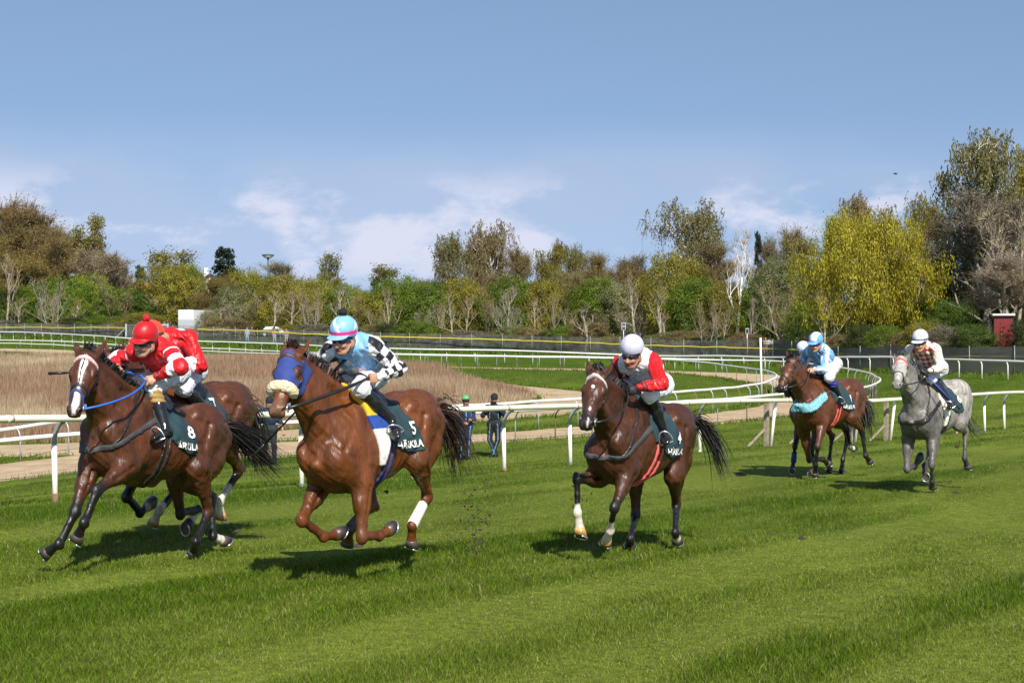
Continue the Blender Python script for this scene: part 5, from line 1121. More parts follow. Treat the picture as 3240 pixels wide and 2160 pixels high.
        for r_ in range(3):
            for i in range(N): Fh.append((r_*N+i, r_*N+(i+1) % N, (r_+1)*N+(i+1) % N, (r_+1)*N+i))
        Fh += [tuple(range(N-1, -1, -1)), tuple(3*N+i for i in range(N))]
        hcol = np.array(S.get('hoof_'+q, (.045, .035, .03))); cols = np.repeat(np.array([hcol*1.8, hcol, hcol*.9, (.085, .070, .055)]), N, 0)*rng.uniform(.7, 1.25, 4*N)[:, None]
        ho = mesh_obj('hoof', hb, Fh, M_hoof, root, True, cols)
        sh = MB(); sh.tube([cb+n*.004+g2*(math.cos(th)*.062+.016)+lat*math.sin(th)*.054 for th in np.linspace(-2.5, 2.5, 20)], .0075, 6); sh.build('shoe', M_shoe, ho, True)
    # mane, forelock, tail
    hm = S.get('hair', M_hair); mb = MB(); r = np.random.default_rng(hash(key) % 999 if False else ord(key))
    for i in range(420):
        t = r.uniform(0, 1)**.8; crest = (1-t)*V3((.24, 0, 1.575))+t*hp(.0, .0, 0)+V3((0, 0, .015)); ax_c = (1-t)*V3((.3, 0, 1.3))+t*N3; o_ = nrm(crest-ax_c); 
        crest = crest+o_*.02; sd = S.get('mane_side', -1)*Y; ln = r.uniform(.09, .19); back = V3((-1, 0, .1))
        p1 = crest+o_*r.uniform(.005, .028)+sd*r.uniform(.0, .03)+back*ln*.3+r.normal(0, .010, 3); p2 = p1+sd*ln*.35+back*ln*.6-o_*ln*r.uniform(-.1, .5)+r.normal(0, .015, 3); p0 = crest-o_*.04
        mb.ribbon([p0, p1, p2], nrm(np.cross(p2-p0, o_)+r.normal(0, .3, 3)), [.014, .011, .002])
    for i in range(60):
        p0 = hp(.0, .0, r.uniform(-.03, .03)); p1 = p0+f*.04*hl+r.normal(0, .012, 3)+V3((-.02, 0, .03)); p2 = p1+u*r.uniform(.02, .10)*S.get('forelock', 1)+V3((-.05, r.uniform(-.05, .05), .015)); mb.ribbon([p0, p1, p2], nrm(l+r.normal(0, .3, 3)), [.011, .009, .002])
    if not S.get('hood'): mb.build('mane', hm, root, False)
    else: mb.build('mane', S['hair'], root, False)
    # tail: strands along a path given in the sagittal plane
    tp = np.array(S['tail']); tb = MB(); spread = S.get('tail_spread', .11)
    tpath = smooth_poly(tp, 14)
    for i in range(S.get('tail_n', 420)):
        a_ = r.uniform(.55, 1.0) if i % 3 else 1.08; m = 14; e = np.linspace(0, 1, m); off = r.normal(0, 1, 3)*np.array([.6, .8, 1])*spread; off2 = r.normal(0, 1, 3)*spread*.35
        idx_ = e*a_*(m-1); pp = np.stack([np.interp(np.minimum(idx_, m-1), np.arange(m), tpath[:, k]) for k in range(3)], 1); ex = np.maximum(idx_-(m-1), 0)[:, None]*(tpath[-1]-tpath[-3])*.5
        env = np.minimum(e*2.2, 1)**1.1; pts_ = pp+ex+off*env[:, None]*(.22+.78*e[:, None])+off2*np.sin(e*5+i)[:, None]*e[:, None]; sd = nrm(r.normal(size=3))
        wv = np.interp(e, [0, .3, .8, 1], [.012, .011, .006, .001]); tb.ribbon([tuple(p) for p in pts_], sd, list(wv))
    tb.tube([tuple(tpath[0]), tuple(tpath[2]), tuple(tpath[4])], [.045, .045, .02], 8); tb.build('tail', hm, root, False)
    # ---------------- tack
    def Hreg(fn):
        def g(X, Yg, Z):
            rx, ry, rz = X-P[0], Yg-P[1], Z-P[2]; a = (rx*u[0]+ry*u[1]+rz*u[2])/hl; b = (rx*f[0]+ry*f[1]+rz*f[2])/hl; c = (rx*l[0]+ry*l[1]+rz*l[2])/hl; return fn(a, b, c)
        return g
    hlo = np.min([hp(-.05, .12, -.2), hp(.62, .1, .2), hp(.62, -.25, .2), hp(0, -.3, .2), hp(0, -.3, -.2), hp(.62, -.25, -.2)], 0)-.02; hhi = np.max([hp(-.05, .12, -.2), hp(.62, .1, .2), hp(.62, -.25, .2), hp(0, -.3, .2), hp(0, -.3, -.2), hp(-.05, .12, .2), hp(.62, .1, -.2)], 0)+.02
    lea = S.get('leather', M_leather)
    if S.get('hood'):
        def hood(a, b, c):
            d = np.maximum(np.maximum(.045-a-(.02), a-(.345-.10*np.clip(-b-.05, 0, 1)*0)), -(b+.22)); d = np.maximum(d, -(a-.03)+0*b)
            e = .062-np.sqrt((a-.20)**2+(b+.05)**2+(np.abs(c)-.10)**2)+0*a; ears = .062-np.sqrt((a-.02)**2+(b+.02)**2+(np.abs(c)-.075)**2); return np.maximum(np.maximum(d, e), ears)
        band(F, 'blinker_hood', mat('blue_hood', (.022, .045, .20), .8, var=.15, scale=20, bump=.2), root, Hreg(hood), .009, hlo, hhi)
    bri = empty('bridle'); bri.parent = root
    bri.empty_display_size = .05
    tk = .012 if S.get('hood') else .009; BM = S.get('browband', lea)
    band(F, 'browband', BM, bri, Hreg(lambda a, b, c: np.maximum(np.abs(a-.10+.25*(b+.02))-.015, -(b+.095))), tk+.003, hlo, hhi)
    band(F, 'headpiece', lea, bri, Hreg(lambda a, b, c: np.maximum(np.maximum(np.abs((a-.10)-(b+.09)*-.9)-.012, b+.09), -(b+.30))), tk, hlo, hhi) if False else None
    band(F, 'cheekpiece', lea, bri, Hreg(lambda a, b, c: np.maximum(np.maximum(np.maximum(np.abs(b+.088+.10*(a-.1))-.0105, .09-a), a-.485), np.abs(c)-.125)), tk, hlo, hhi)
    band(F, 'throat_lash', lea, bri, Hreg(lambda a, b, c: np.maximum(np.maximum(np.abs(a-.135+.35*(b+.09))-.009, b+.075), -(b+.21))), tk, hlo, hhi)
    if not S.get('fleece_nose') and not S.get('no_noseband'): band(F, 'noseband', S.get('nose_mat', lea), bri, Hreg(lambda a, b, c: np.maximum(np.maximum(np.abs(a-.365+.30*(b+.05))-.0125, -(b+.185)), np.abs(c)-.12)), tk+.002, hlo, hhi)
    if S.get('cross_nose'): band(F, 'grakle_strap', S['cross_nose'], bri, Hreg(lambda a, b, c: np.maximum(np.maximum(np.abs(a-.435+.9*(b+.03))-.012, a-.54), -(b+.16))), tk+.002, hlo, hhi)
    if S.get('face_strap'): band(F, 'face_strap', lea, bri, Hreg(lambda a, b, c: np.maximum(np.maximum(np.abs(c)-.006, -(b+.02)), np.maximum(.03-a, a-.36))), tk, hlo, hhi)
    if S.get('fleece_nose'):
        G = Field(hp(.36, 0, 0)-.2, hp(.36, 0, 0)+.2, .009); 
        for q in range(9):
            th0 = -1.45+q*.3625; th1 = th0+.3625; pa_ = hp(.375, -.055+.070*math.cos(th0), .080*math.sin(th0)); pb_ = hp(.375, -.055+.070*math.cos(th1), .080*math.sin(th1)); G.put(cap(pa_, pb_, .040, .040), .02)
        X, Yg, Z = G.xyz((slice(None),)*3); XX, YY, ZZ = np.broadcast_arrays(X, Yg, Z); G.D += (.016*(fbm(XX*60+ZZ*40, YY*60+ZZ*37, 3, 2)-.5)).astype(np.float32)
        mesh_field(G, 'sheepskin_noseband', M_cream_fleece, bri, it=0)
    bits = {}
    for y in (1, -1):
        c = hp(.505, -.088, .062*y); bits[y] = c; b = MB(); b.tube([c+u*.026*math.cos(t)+f*.026*math.sin(t) for t in np.linspace(0, 6.283, 14)], .0055, 6); b.build('bit_ring', M_shoe, bri, True)
        b = MB(); b.box(c-u*.03, (.03, .012, .03)); b.build('buckle', M_shoe, bri)
    # reins from the bit to the hands
    rn = MB()
    for s, y in (('L', 1), ('R', -1)):
        if s in S['hands']:
            hnd = V3(S['hands'][s]); c = bits[y]; sag = S.get('sag', .03); m = 9; e = np.linspace(0, 1, m); side_pt = (c+hnd)/2; pts_ = [c*(1-t)+hnd*t+V3((0, 0, -sag*4*t*(1-t)))+V3((0, y*.11*4*t*(1-t), 0))*S.get('rein_out', 1) for t in e]
            rn.tube(pts_, S.get('rein_r', .0085), 6)
    if 'L' in S['hands'] and 'R' in S['hands']:
        a, b = V3(S['hands']['L']), V3(S['hands']['R']); rn.tube([a, (a*.7+b*.3)+V3((-.04, 0, .03)), (a+b)/2+V3((-.08, 0, .02)), (a*.3+b*.7)+V3((-.04, 0, .03)), b], .010, 6); rn.tube([a, a+V3((-.10, -.04, -.10)), (a+b)/2+V3((-.16, 0, -.16)), b+V3((-.10, .04, -.10)), b], .008, 6)
    rn.build('reins', S.get('rein_mat', lea), root, True)
    if S.get('breastplate'):
        p0 = V3((.22, 0, 1.36)); p1 = V3((.74, 0, 1.08)); e = nrm(p1-p0); nn = nrm(np.cross(e, Y)); tkn = S.get('bp_t', .012)
        wdt = S.get('bp_w', .022); band(F, 'breastplate', S['breastplate'], root, lambda X, Yg, Z: np.maximum(np.abs((X-p0[0])*nn[0]+(Z-p0[2])*nn[2]+.03*np.abs(Yg))-wdt, .16-X), tkn, (.1, -.35, .8), (.85, .35, 1.6))
    if S.get('neck_strap'):
        p0 = V3((.30, 0, 1.62)); p1 = V3((.72, 0, 1.12)); e = nrm(p1-p0); nn = nrm(np.cross(e, Y)); band(F, 'neck_strap', lea, root, lambda X, Yg, Z: np.maximum(np.abs((X-p0[0])*nn[0]+(Z-p0[2])*nn[2])-.011, .25-X), .010, (.2, -.35, .9), (.9, .35, 1.75))
    if S.get('fleece_breast'):
        p0 = V3((.26, 0, 1.40)); p1 = V3((.80, 0, 1.17)); e = nrm(p1-p0); nn = nrm(np.cross(e, Y))
        def fl(X, Yg, Z):
            w = .012*np.sin(X*150+Z*90)*np.sin(Yg*140+Z*60)+.010*np.sin(X*310+Yg*250); return np.maximum(np.abs((X-p0[0])*nn[0]+(Z-p0[2])*nn[2]+.05*np.abs(Yg))-.050+w, .40-X)
        band(F, 'sheepskin_breast_girth', M_blue_fleece, root, fl, .040, (.2, -.4, .85), (.95, .4, 1.5), it=0)
        band(F, 'breast_strap', M_greyw, root, lambda X, Yg, Z: np.maximum(np.maximum(np.abs((X-p0[0])*nn[0]+(Z-p0[2])*nn[2]+.05*np.abs(Yg))-.014, X-.42), .16-X), .012, (.1, -.4, .85), (.6, .4, 1.6))
    # saddle cloth with printed number and lettering, pad, saddle, girths
    cx0, cx1 = S.get('cloth_x', (-.31, .24)); cz = S.get('cloth_z', 1.10)
    def cl(X, Yg, Z):
        hem = cz+.02*np.sin(X*16+Yg*3)+.18*np.clip((X-.02)/.25, 0, 1)-.03*np.clip((-.05-X)/.3, 0, 1); return np.maximum(np.maximum(np.maximum(X-cx1-.10*(Z-1.45), (cx0+.38*np.clip(Z-1.12, 0, 1)-X)*.85+.012*np.sin(Z*19)), hem-Z), 0*Yg-1)
    cloth = band(F, 'saddle_cloth', M_cloth, root, cl, .018, (cx0-.1, -.45, cz-.12), (cx1+.1, .45, 1.68), ragged=.009)
    if S.get('pad'): band(F, 'saddle_pad', S['pad'], root, lambda X, Yg, Z: np.maximum(np.maximum(X-.29-.15*(Z-1.3), .10+.35*(1.45-Z)-.06-X), S.get('pad_z', 1.02)-Z), .026, (-.1, -.45, .9), (.42, .45, 1.68), colors=S.get('pad_col'))
    band(F, 'saddle', M_leather, root, lambda X, Yg, Z: np.maximum(np.maximum(np.abs(X-.06)-.16, 1.43+.5*np.abs(X-.06)-Z), 0*Yg-1), .040, (-.2, -.4, 1.3), (.3, .4, 1.7))
    gm = S.get('girth', M_leather)
    for gx in S.get('girth_x', (.13, .19)): band(F, 'girth', gm, root, lambda X, Yg, Z: np.maximum(np.abs(X-gx+.12*(Z-1.0))-.018, Z-1.22), .012, (gx-.15, -.45, .7), (gx+.15, .45, 1.25))
    me = cloth.data; bv = BVHTree.FromPolygons([v.co[:] for v in me.vertices], [p.vertices[:] for p in me.polygons])
    def text(s_, name, size, x, z, mt, tilt=0.0):
        cu = bpy.data.curves.new(name, 'FONT'); cu.body = s_; cu.size = size; cu.align_x = 'RIGHT'; cu.resolution_u = 2; cu.offset = size*.022; ob = bpy.data.objects.new(name, cu); COL.objects.link(ob)
        bpy.context.view_layer.update(); dg = bpy.context.evaluated_depsgraph_get(); m = bpy.data.meshes.new_from_object(ob.evaluated_get(dg)); bpy.data.objects.remove(ob)
        bm = bmesh.new(); bm.from_mesh(m); bmesh.ops.triangulate(bm, faces=bm.faces)
        for _ in range(3):
            ed = [e for e in bm.edges if e.calc_length() > .018]
            if not ed: break
            bmesh.ops.subdivide_edges(bm, edges=ed, cuts=1); bmesh.ops.triangulate(bm, faces=[q for q in bm.faces if len(q.verts) > 3])
        for v in bm.verts:
            px, pz = -v.co.x*math.cos(tilt)-v.co.y*math.sin(tilt)*0+x, v.co.y+z-v.co.x*math.sin(tilt)
            hit = bv.ray_cast(Vector((px, 1.0, pz)), Vector((0, -1, 0))); v.co = hit[0]+Vector((0, .012, 0)) if hit[0] else bv.find_nearest(Vector((px, .3, pz)))[0]
        bm.to_mesh(m); bm.free(); m.materials.clear(); m.materials.append(mt); o = bpy.data.objects.new(name, m); COL.objects.link(o); o.parent = cloth
    if S.get('number'): text(S['number'], 'number', .150, *S.get('num_pos', (cx0+.085, cz+.115)), M_letter)
    if S.get('word'): text(S['word'], 'lettering', .080, cx0+.035, cz+.012, M_letter)
    for q, (i0, t0, t1, mt, nm_) in S.get('wraps', {}).items():
        a, b = Q[q][i0], Q[q][i0+1]; a2 = a+(b-a)*t0; b2 = a+(b-a)*t1; G = Field(np.minimum(a2, b2)-.1, np.maximum(a2, b2)+.1, .008); G.put(cap(a2, b2, .047, .050, Y, .041, .046), .01)
        n_ = nrm(b2-a2); X, Yg, Z = G.xyz((slice(None),)*3); sl = (X-a2[0])*n_[0]+(Yg-a2[1])*n_[1]+(Z-a2[2])*n_[2]; G.D = np.maximum(G.D, np.maximum(-sl, sl-np.linalg.norm(b2-a2))).astype(np.float32); mesh_field(G, nm_, mt, root, it=1)
    return root, M, dict(bits=bits, F=F)
# ------------------------------------------------------------------ people
M_skin = vmat('skin', .5, .4, .06, 30, .05, 60)
M_silk = vmat('satin_silks', .46, .36, .07, 12, .7, 13, .15, (1.5, 1.5, .8), .022)
M_capsilk = vmat('cap_silk', .42, .45, .06, 14, .25, 30, .2, (1, 1, 1), .01)
M_cotton = vmat('matt_cloth', .75, .3, .08, 20, .25, 30, .1)
M_boot = mat('black_boot', (.012, .012, .014), .18, spec=.7, var=.2, bump=.15, bscale=25)
M_lens = mat('dark_goggle_lens', (.006, .007, .012), .06, spec=.9); M_rubber = mat('goggle_rubber', (.015, .015, .016), .55)
M_white_cloth = mat('white_breeches', (.74, .74, .76), .7, var=.06, scale=9, bump=.3, bscale=22)
def sub_field(J, names, pad, h):
    P = np.array([J[n] for n in names]); return Field(P.min(0)-pad, P.max(0)+pad, h)
def wrinkle(F, amp, s1=22):
    XX, YY, ZZ = np.broadcast_arrays(*F.xyz((slice(None),)*3)); m = np.abs(F.D) < .05
    n_ = fbm(XX[m]*s1+ZZ[m]*s1*.6, YY[m]*s1+ZZ[m]*s1*.8, 5, 3); F.D[m] += (amp*(1.6*np.abs(2*n_-1)-.35)).astype(np.float32)
def hand(F, W, Hh, across, fist=True, sc=1.0):
    """palm, four bent fingers of different lengths and a thumb from the side of the palm"""
    d = nrm(Hh-W); ac = nrm(across-d*(across@d)); dn = nrm(np.cross(d, ac)); dn = dn*(1 if dn[2] < 0 else -1)
    F.put(cap(W+d*.015, W+d*.065, .020, .021, ac, .030, .040), .012); k0 = W+d*.075
    for i, (o, ln) in enumerate(((-.030, .95), (-.010, 1.08), (.010, 1.0), (.029, .80))):
        a = k0+ac*o*1.05; b = a+d*.026*ln+dn*.020*ln; c = b-d*.012+dn*.026*ln; e = c-d*.024*ln+dn*.003
        if not fist: b = a+d*.036*ln+dn*.008; c = b+d*.024*ln+dn*.012; e = c+d*.016*ln+dn*.014
        F.put(cap(a, b, .0105, .0095), .006); F.put(cap(b, c, .0095, .0088), .004); F.put(cap(c, e, .0088, .0075), .004)
    t0 = W+d*.03-ac*.034; t1 = t0+d*.028-ac*.010+dn*.014; t2 = t1+d*.022+ac*.012+dn*.012; F.put(cap(t0, t1, .013, .011), .008); F.put(cap(t1, t2, .011, .009), .004)
def person(Mx, J, S, base, h=.0085):
    """one continuous body (skin) with clothing, headgear and boots as its children; J = joints in the local space of Mx"""
    J = {k: V3(v) for k, v in J.items()}; off = V3(base); Y = V3((0, 1, 0))
    root = empty('person', mat=Mx @ Matrix.Translation(base)); tag(root, S['label'], 'person', S.get('group'))
    Pv, N, Hd, Ch = J['Pv'], J['N'], J['Hd'], J['Ch']
    v = nrm(Hd-Ch); lt = nrm(S.get('lat', .3*nrm(J['SL']-J['SR'])+Y)); lt = nrm(lt-v*(lt@v)); fw = nrm(np.cross(lt, v)); hp = lambda a, b, c: Hd+fw*a+lt*b+v*c
    sk = np.array(S.get('skin', (.46, .25, .16)))
    # ---- body: head, neck, torso, limbs, hands in one surface
    allp = np.array(list(J.values())); F = Field(allp.min(0)-.17, allp.max(0)+.17, h*S.get('bodyres', 1.0))
    F.put(cap(Pv, N, .070, .062, nrm(J['SL']-J['SR']), .105, .10), .03); F.put(cap(J['SL'], J['SR'], .040, .040), .03); F.put(cap(J['HpL'], J['HpR'], .085, .085), .04)
    for s in 'LR':
        F.put(cap(J['S'+s], J['E'+s], .036, .032), .02); F.put(cap(J['E'+s], J['W'+s], .038, .024), .015); F.put(cap(J['Hp'+s], J['K'+s], .075, .048), .03); F.put(cap(J['K'+s], J['A'+s], .046, .032), .02); F.put(cap(J['A'+s], J['A'+s]+nrm(J['A'+s]-J['K'+s])*.035+(J['T'+s]-J['A'+s])*.4, .026, .018), .01)
    F.put(cap(N+(Hd-N)*.05, hp(-.02, 0, -.06), .056, .052), .03)
    F.put(ell(hp(-.012, 0, .0), (.094, .074, .10), [fw, lt, v]), .02); F.put(ell(hp(.022, 0, -.075), (.064, .062, .085), [fw, lt, v]), .025)
    F.put(ell(hp(.052, 0, -.148), (.030, .034, .026), [fw, lt, v]), .022)                       # chin
    F.put(cap(hp(.082, 0, -.060), hp(.106, 0, -.092), .010, .015), .012); F.put(ell(hp(.094, 0, -.099), (.015, .020, .012), [fw, lt, v]), .008)   # nose
    F.put(cap(hp(.074, -.035, -.045), hp(.074, .035, -.045), .014, .014), .015)                 # brow
    F.put(cap(hp(.080, -.018, -.123), hp(.080, .018, -.123), .009, .009), .010); F.put(cap(hp(.089, -.022, -.128), hp(.089, .022, -.128), .0045, .0045), .004, sub=True)
    for y in (1, -1):
        F.put(ell(hp(.066, .036*y, -.088), (.026, .024, .022), [fw, lt, v]), .02); F.put(ell(hp(.076, .030*y, -.058), (.014, .017, .012), [fw, lt, v]), .008, sub=True); F.put(ell(hp(.070, .030*y, -.058), (.012, .012, .011), [fw, lt, v]), .004)
        F.put(ell(hp(-.012, .076*y, -.072), (.022, .011, .032), [fw, lt, v]), .008); F.put(cap(hp(-.02, .055*y, -.10), hp(.045, .03*y, -.142), .026, .022), .02)
    for s, y in (('L', 1), ('R', -1)): hand(F, J['W'+s], J['H'+s], S.get('across'+s, Y*-y*.6+V3((0, 0, .7))), S.get('fist'+s, True))
    glv = S.get('glove')
    def skin(V):
        c = np.repeat(sk[None], len(V), 0)*(.92+.16*hash3(V, 25))[:, None]; r = V-Hd; a, b, e = r@fw, r@lt, r@v
        m = (np.hypot(e+.128, b*.55) < .013) & (a > .06); c[m] = (.30, .09, .075); m = (a > .05) & (np.abs(np.abs(b)-.030) < .014) & (np.abs(e+.058) < .008); c[m] = (.03, .02, .015)
        w = np.clip((.02-np.abs(e+.092))/.02, 0, 1)*np.clip((np.abs(b)-.02)/.02, 0, 1)*(a > .04)*.35; c = c*(1-w)[:, None]+np.array([.50, .17, .12])*w[:, None]
        if S.get('teeth'): m = (np.hypot(e+.127, b*.5) < .008) & (a > .06); c[m] = (.75, .70, .62)
        m = (a < .045) & (e > -.055) & (np.hypot(a, np.hypot(b, e)) < .14); c[m] = S.get('hair_col', (.03, .02, .015))
        if glv is not None:
            for s in 'LR': m = np.linalg.norm(V-(J['W'+s]+J['H'+s])/2-nrm(J['H'+s]-J['W'+s])*.025, axis=1) < .105; c[m] = glv
        return c
    body = mesh_field(F, 'body', M_skin, root, colors=skin, it=1, off=off)
    # ---- jacket (torso and sleeves)
    G = sub_field(J, ['Pv', 'N', 'SL', 'SR', 'EL', 'ER', 'WL', 'WR', 'HpL', 'HpR'], .18, h); sh = nrm(J['SL']-J['SR']); ax = nrm(N-Pv); bk = nrm(np.cross(sh, ax)); bk = bk*(1 if bk[2] > 0 else -1) if S.get('riding', True) else -nrm(np.cross(sh, ax))
    bulk = S.get('bulk', 1.0)
    G.put(cap(Pv+ax*.02, Pv+(N-Pv)*.55, .108*bulk, .118*bulk, sh, .150*bulk, .165*bulk), .04); G.put(cap(Pv+(N-Pv)*.5, N-ax*.02, .118*bulk, .090*bulk, sh, .170*bulk, .140*bulk), .05); G.put(cap(J['SL'], J['SR'], .078, .078), .06)
    G.put(cap(Pv+(N-Pv)*.62+bk*.03, N-ax*.04+bk*.025, .09, .08, sh, .13, .12), .05); G.put(cap(N-ax*.03, N+(Hd-N)*.22, .070, .062), .03)
    for s in 'LR':
        S_, E_, W_ = J['S'+s], J['E'+s], J['W'+s]; G.put(cap(S_, E_, .070*bulk, .060*bulk), .03); G.put(cap(E_, E_+(W_-E_)*.55, .060*bulk, .050*bulk), .025); G.put(cap(E_+(W_-E_)*.5, E_+(W_-E_)*S.get('cuff', .93), .050*bulk, .036), .02)
        if S.get('bag', True): G.put(ell(E_+nrm(E_-S_)*.0+V3((0, 0, -.025)), (.062, .055, .050)), .03)
    wrinkle(G, .020, 10); wrinkle(G, .009, 24)
    X, Yg, Z = G.xyz((slice(None),)*3); hem = -((X-Pv[0])*ax[0]+(Yg-Pv[1])*ax[1]+(Z-Pv[2])*ax[2])+S.get('hem', -.01); 
    nearh = np.minimum(np.sqrt((X-J['WL'][0])**2+(Yg-J['WL'][1])**2+(Z-J['WL'][2])**2), np.sqrt((X-J['WR'][0])**2+(Yg-J['WR'][1])**2+(Z-J['WR'][2])**2))
    nearE = np.minimum(np.sqrt((X-J['EL'][0])**2+(Yg-J['EL'][1])**2+(Z-J['EL'][2])**2), np.sqrt((X-J['ER'][0])**2+(Yg-J['ER'][1])**2+(Z-J['ER'][2])**2))
    rad_t = np.abs((X-Pv[0])*sh[0]+(Yg-Pv[1])*sh[1]+(Z-Pv[2])*sh[2])-.20
    G.D = np.maximum(G.D, np.minimum(np.minimum(hem*-1*-1, 9), np.maximum(hem, -np.minimum(np.minimum(nearh-.14, nearE-.12), 1)))).astype(np.float32) if S.get('cut_hem', True) else G.D
    limbs = {s: [J['S'+s], J['E'+s], J['W'+s]] for s in 'LR'}
    def jcol(V):
        n = len(V); rel = V-Pv; t_ax = (rel@ax)/np.linalg.norm(N-Pv); lat_ = rel@sh; bk_ = rel@bk
        pr = {s: poly_param(V, limbs[s]) for s in 'LR'}; sl = (pr['L'][1] < pr['R'][1]); t_arm = np.where(sl, pr['L'][0], pr['R'][0]); d_arm = np.where(sl, pr['L'][1], pr['R'][1])
        tor = np.abs(lat_) < .128+.02*np.clip(t_ax, 0, 1); arm = (d_arm < .105) & (~tor | (t_arm > .45)); ang = np.zeros(n)
        for s in 'LR':
            m = sl if s == 'L' else ~sl
            for i in (0, 1):
                a, b = limbs[s][i], limbs[s][i+1]; d = nrm(b-a); e1 = nrm(np.cross(d, V3((.2, .1, 1)))); e2 = np.cross(d, e1); k = m & (np.floor(t_arm).clip(0, 1) == i); r = V-a; ang[k] = np.arctan2(r[k]@e2, r[k]@e1)
        return S['pattern'](dict(t=t_ax, lat=lat_, bk=bk_, arm=arm, ta=t_arm, ang=ang, left=sl, V=V, n=n))
    mesh_field(G, S.get('jacket_name', 'racing_silks'), S.get('jacket_mat', M_silk), root, colors=jcol, it=1, off=off)
    # ---- breeches
    G = sub_field(J, ['Pv', 'HpL', 'HpR', 'KL', 'KR']+(['AL', 'AR'] if S.get('long_trousers') else []), .17, h)
    G.put(cap(J['HpL'], J['HpR'], .112, .112), .04); G.put(cap(Pv-ax*.02, Pv+ax*.07, .105, .100, sh, .145, .140), .04)
    for s in 'LR':
        G.put(cap(J['Hp'+s], J['K'+s], .100, .068), .05); 
        if S.get('long_trousers'): G.put(cap(J['K'+s], J['A'+s]+(J['K'+s]-J['A'+s])*.05, .068, .052), .03)
        else: G.put(cap(J['K'+s], J['K'+s]+(J['A'+s]-J['K'+s])*.14, .066, .056), .03)
    wrinkle(G, .016, 20)
    tc_ = S.get('trousers', (.74, .74, .77)); mesh_field(G, 'trousers' if S.get('long_trousers') else 'breeches', M_cotton, root, colors=lambda V: (np.repeat(np.array(tc_)[None], len(V), 0) if not callable(tc_) else tc_(V, J)), it=1, off=off)
    # ---- boots
    for s in 'LR':
        G = sub_field(J, ['K'+s, 'A'+s, 'T'+s], .13, h); K_, A_, T_ = J['K'+s], J['A'+s], J['T'+s]; d = nrm(T_-A_); dn = nrm((A_-K_)-d*((A_-K_)@d))
        if not S.get('long_trousers'): G.put(cap(K_+(A_-K_)*S.get('boot_top', .16), K_+(A_-K_)*.45, .056, .060), .02); G.put(cap(K_+(A_-K_)*.45, A_, .060, .043), .02)
        G.put(cap(A_, A_+dn*.04-d*.03, .042, .034), .02); G.put(cap(A_+dn*.035-d*.03, T_+dn*.025, .034, .030, np.cross(d, dn), .034, .042), .02); G.put(cap(T_+dn*.025, T_+d*.05+dn*.03, .030, .022, np.cross(d, dn), .042, .034), .02)
        bc = S.get('boot_col'); mesh_field(G, 'boot', M_boot, root, it=1, off=off) 
        if s in S.get('gaiter', ''):
            G2 = sub_field(J, ['K'+s, 'A'+s], .12, h); G2.put(cap(K_+(A_-K_)*S.get('gaiter_t', (.14, .42))[0], K_+(A_-K_)*S.get('gaiter_t', (.14, .42))[1], .058, .063), .02); XX, YY, ZZ = np.broadcast_arrays(*G2.xyz((slice(None),)*3)); G2.D += (.006*np.sin(ZZ*150)).astype(np.float32)
            mesh_field(G2, 'legging', mat('legging', S['gaiter_col'], .8, var=.2), root, it=1, off=off)
        if S.get('riding', True):
            b = MB(); st = T_+d*-.02+dn*.055; sd = nrm(np.cross(d, dn)); b.tube([st+sd*.06*math.cos(q)+dn*(-.11*max(math.sin(q), 0)**.8+.0) for q in np.linspace(-.15, math.pi+.15, 14)]+[st-sd*.06+dn*.012, st+sd*.06+dn*.012], .007, 6)
            o = b.build('stirrup', S.get('stirrup', M_shoe), root, True); o.location = -off
    # ---- helmet with silk cap, peak, goggles
    G = Field(Hd-.2, Hd+.22, h*.85); hs = S.get('helmet_s', .95); G.put(ell(hp(-.018, 0, .022), (.128*hs, .108*hs, .118*hs), [fw, lt, v]), .01)
    X, Yg, Z = G.xyz((slice(None),)*3); e = (X-Hd[0])*v[0]+(Yg-Hd[1])*v[1]+(Z-Hd[2])*v[2]; a = (X-Hd[0])*fw[0]+(Yg-Hd[1])*fw[1]+(Z-Hd[2])*fw[2]; G.D = np.maximum(G.D, -.030-.035*np.clip(-a/.1, 0, 1)*1-e).astype(np.float32)
    if S.get('peak', True): G.put(ell(hp(.085, 0, -.020), (.072, .088, .011), [nrm(fw-.18*v), lt, nrm(v+.18*fw)]), .012)
    def hcol(V):
        r = V-Hd; return S['cap'](r@fw, r@lt, r@v, V)
    if S.get('helmet', True) is False: return root
    hel = mesh_field(G, 'helmet', M_capsilk if S.get('silkcap', True) else M_cotton, root, colors=hcol, it=1, off=off)
    if S.get('pompom') is not None:
        G = Field(hp(-.02, 0, .155)-.07, hp(-.02, 0, .155)+.07, .007); G.put(ell(hp(-.02, 0, .155), (.034, .034, .034)), .01); wrinkle(G, .012, 90); mesh_field(G, 'pompom', mat('pompom', S['pompom'], .9, var=.3, scale=60), hel, it=0, off=off)
    if S.get('goggles', True):
        G = Field(Hd-.2, Hd+.2, h*.8); G.put(cap(hp(.070, -.030, -.052), hp(.070, .030, -.052), .024, .024), .01); G.put(cap(hp(.055, -.055, -.050), hp(.020, -.082, -.045), .016, .008), .012); G.put(cap(hp(.055, .055, -.050), hp(.020, .082, -.045), .016, .008), .012); G.put(cap(hp(.070, -.030, -.052), hp(.055, -.055, -.050), .022, .018), .01); G.put(cap(hp(.070, .030, -.052), hp(.055, .055, -.050), .022, .018), .01)
        mesh_field(G, 'goggles', S.get('lens', M_lens), root, it=1, off=off)
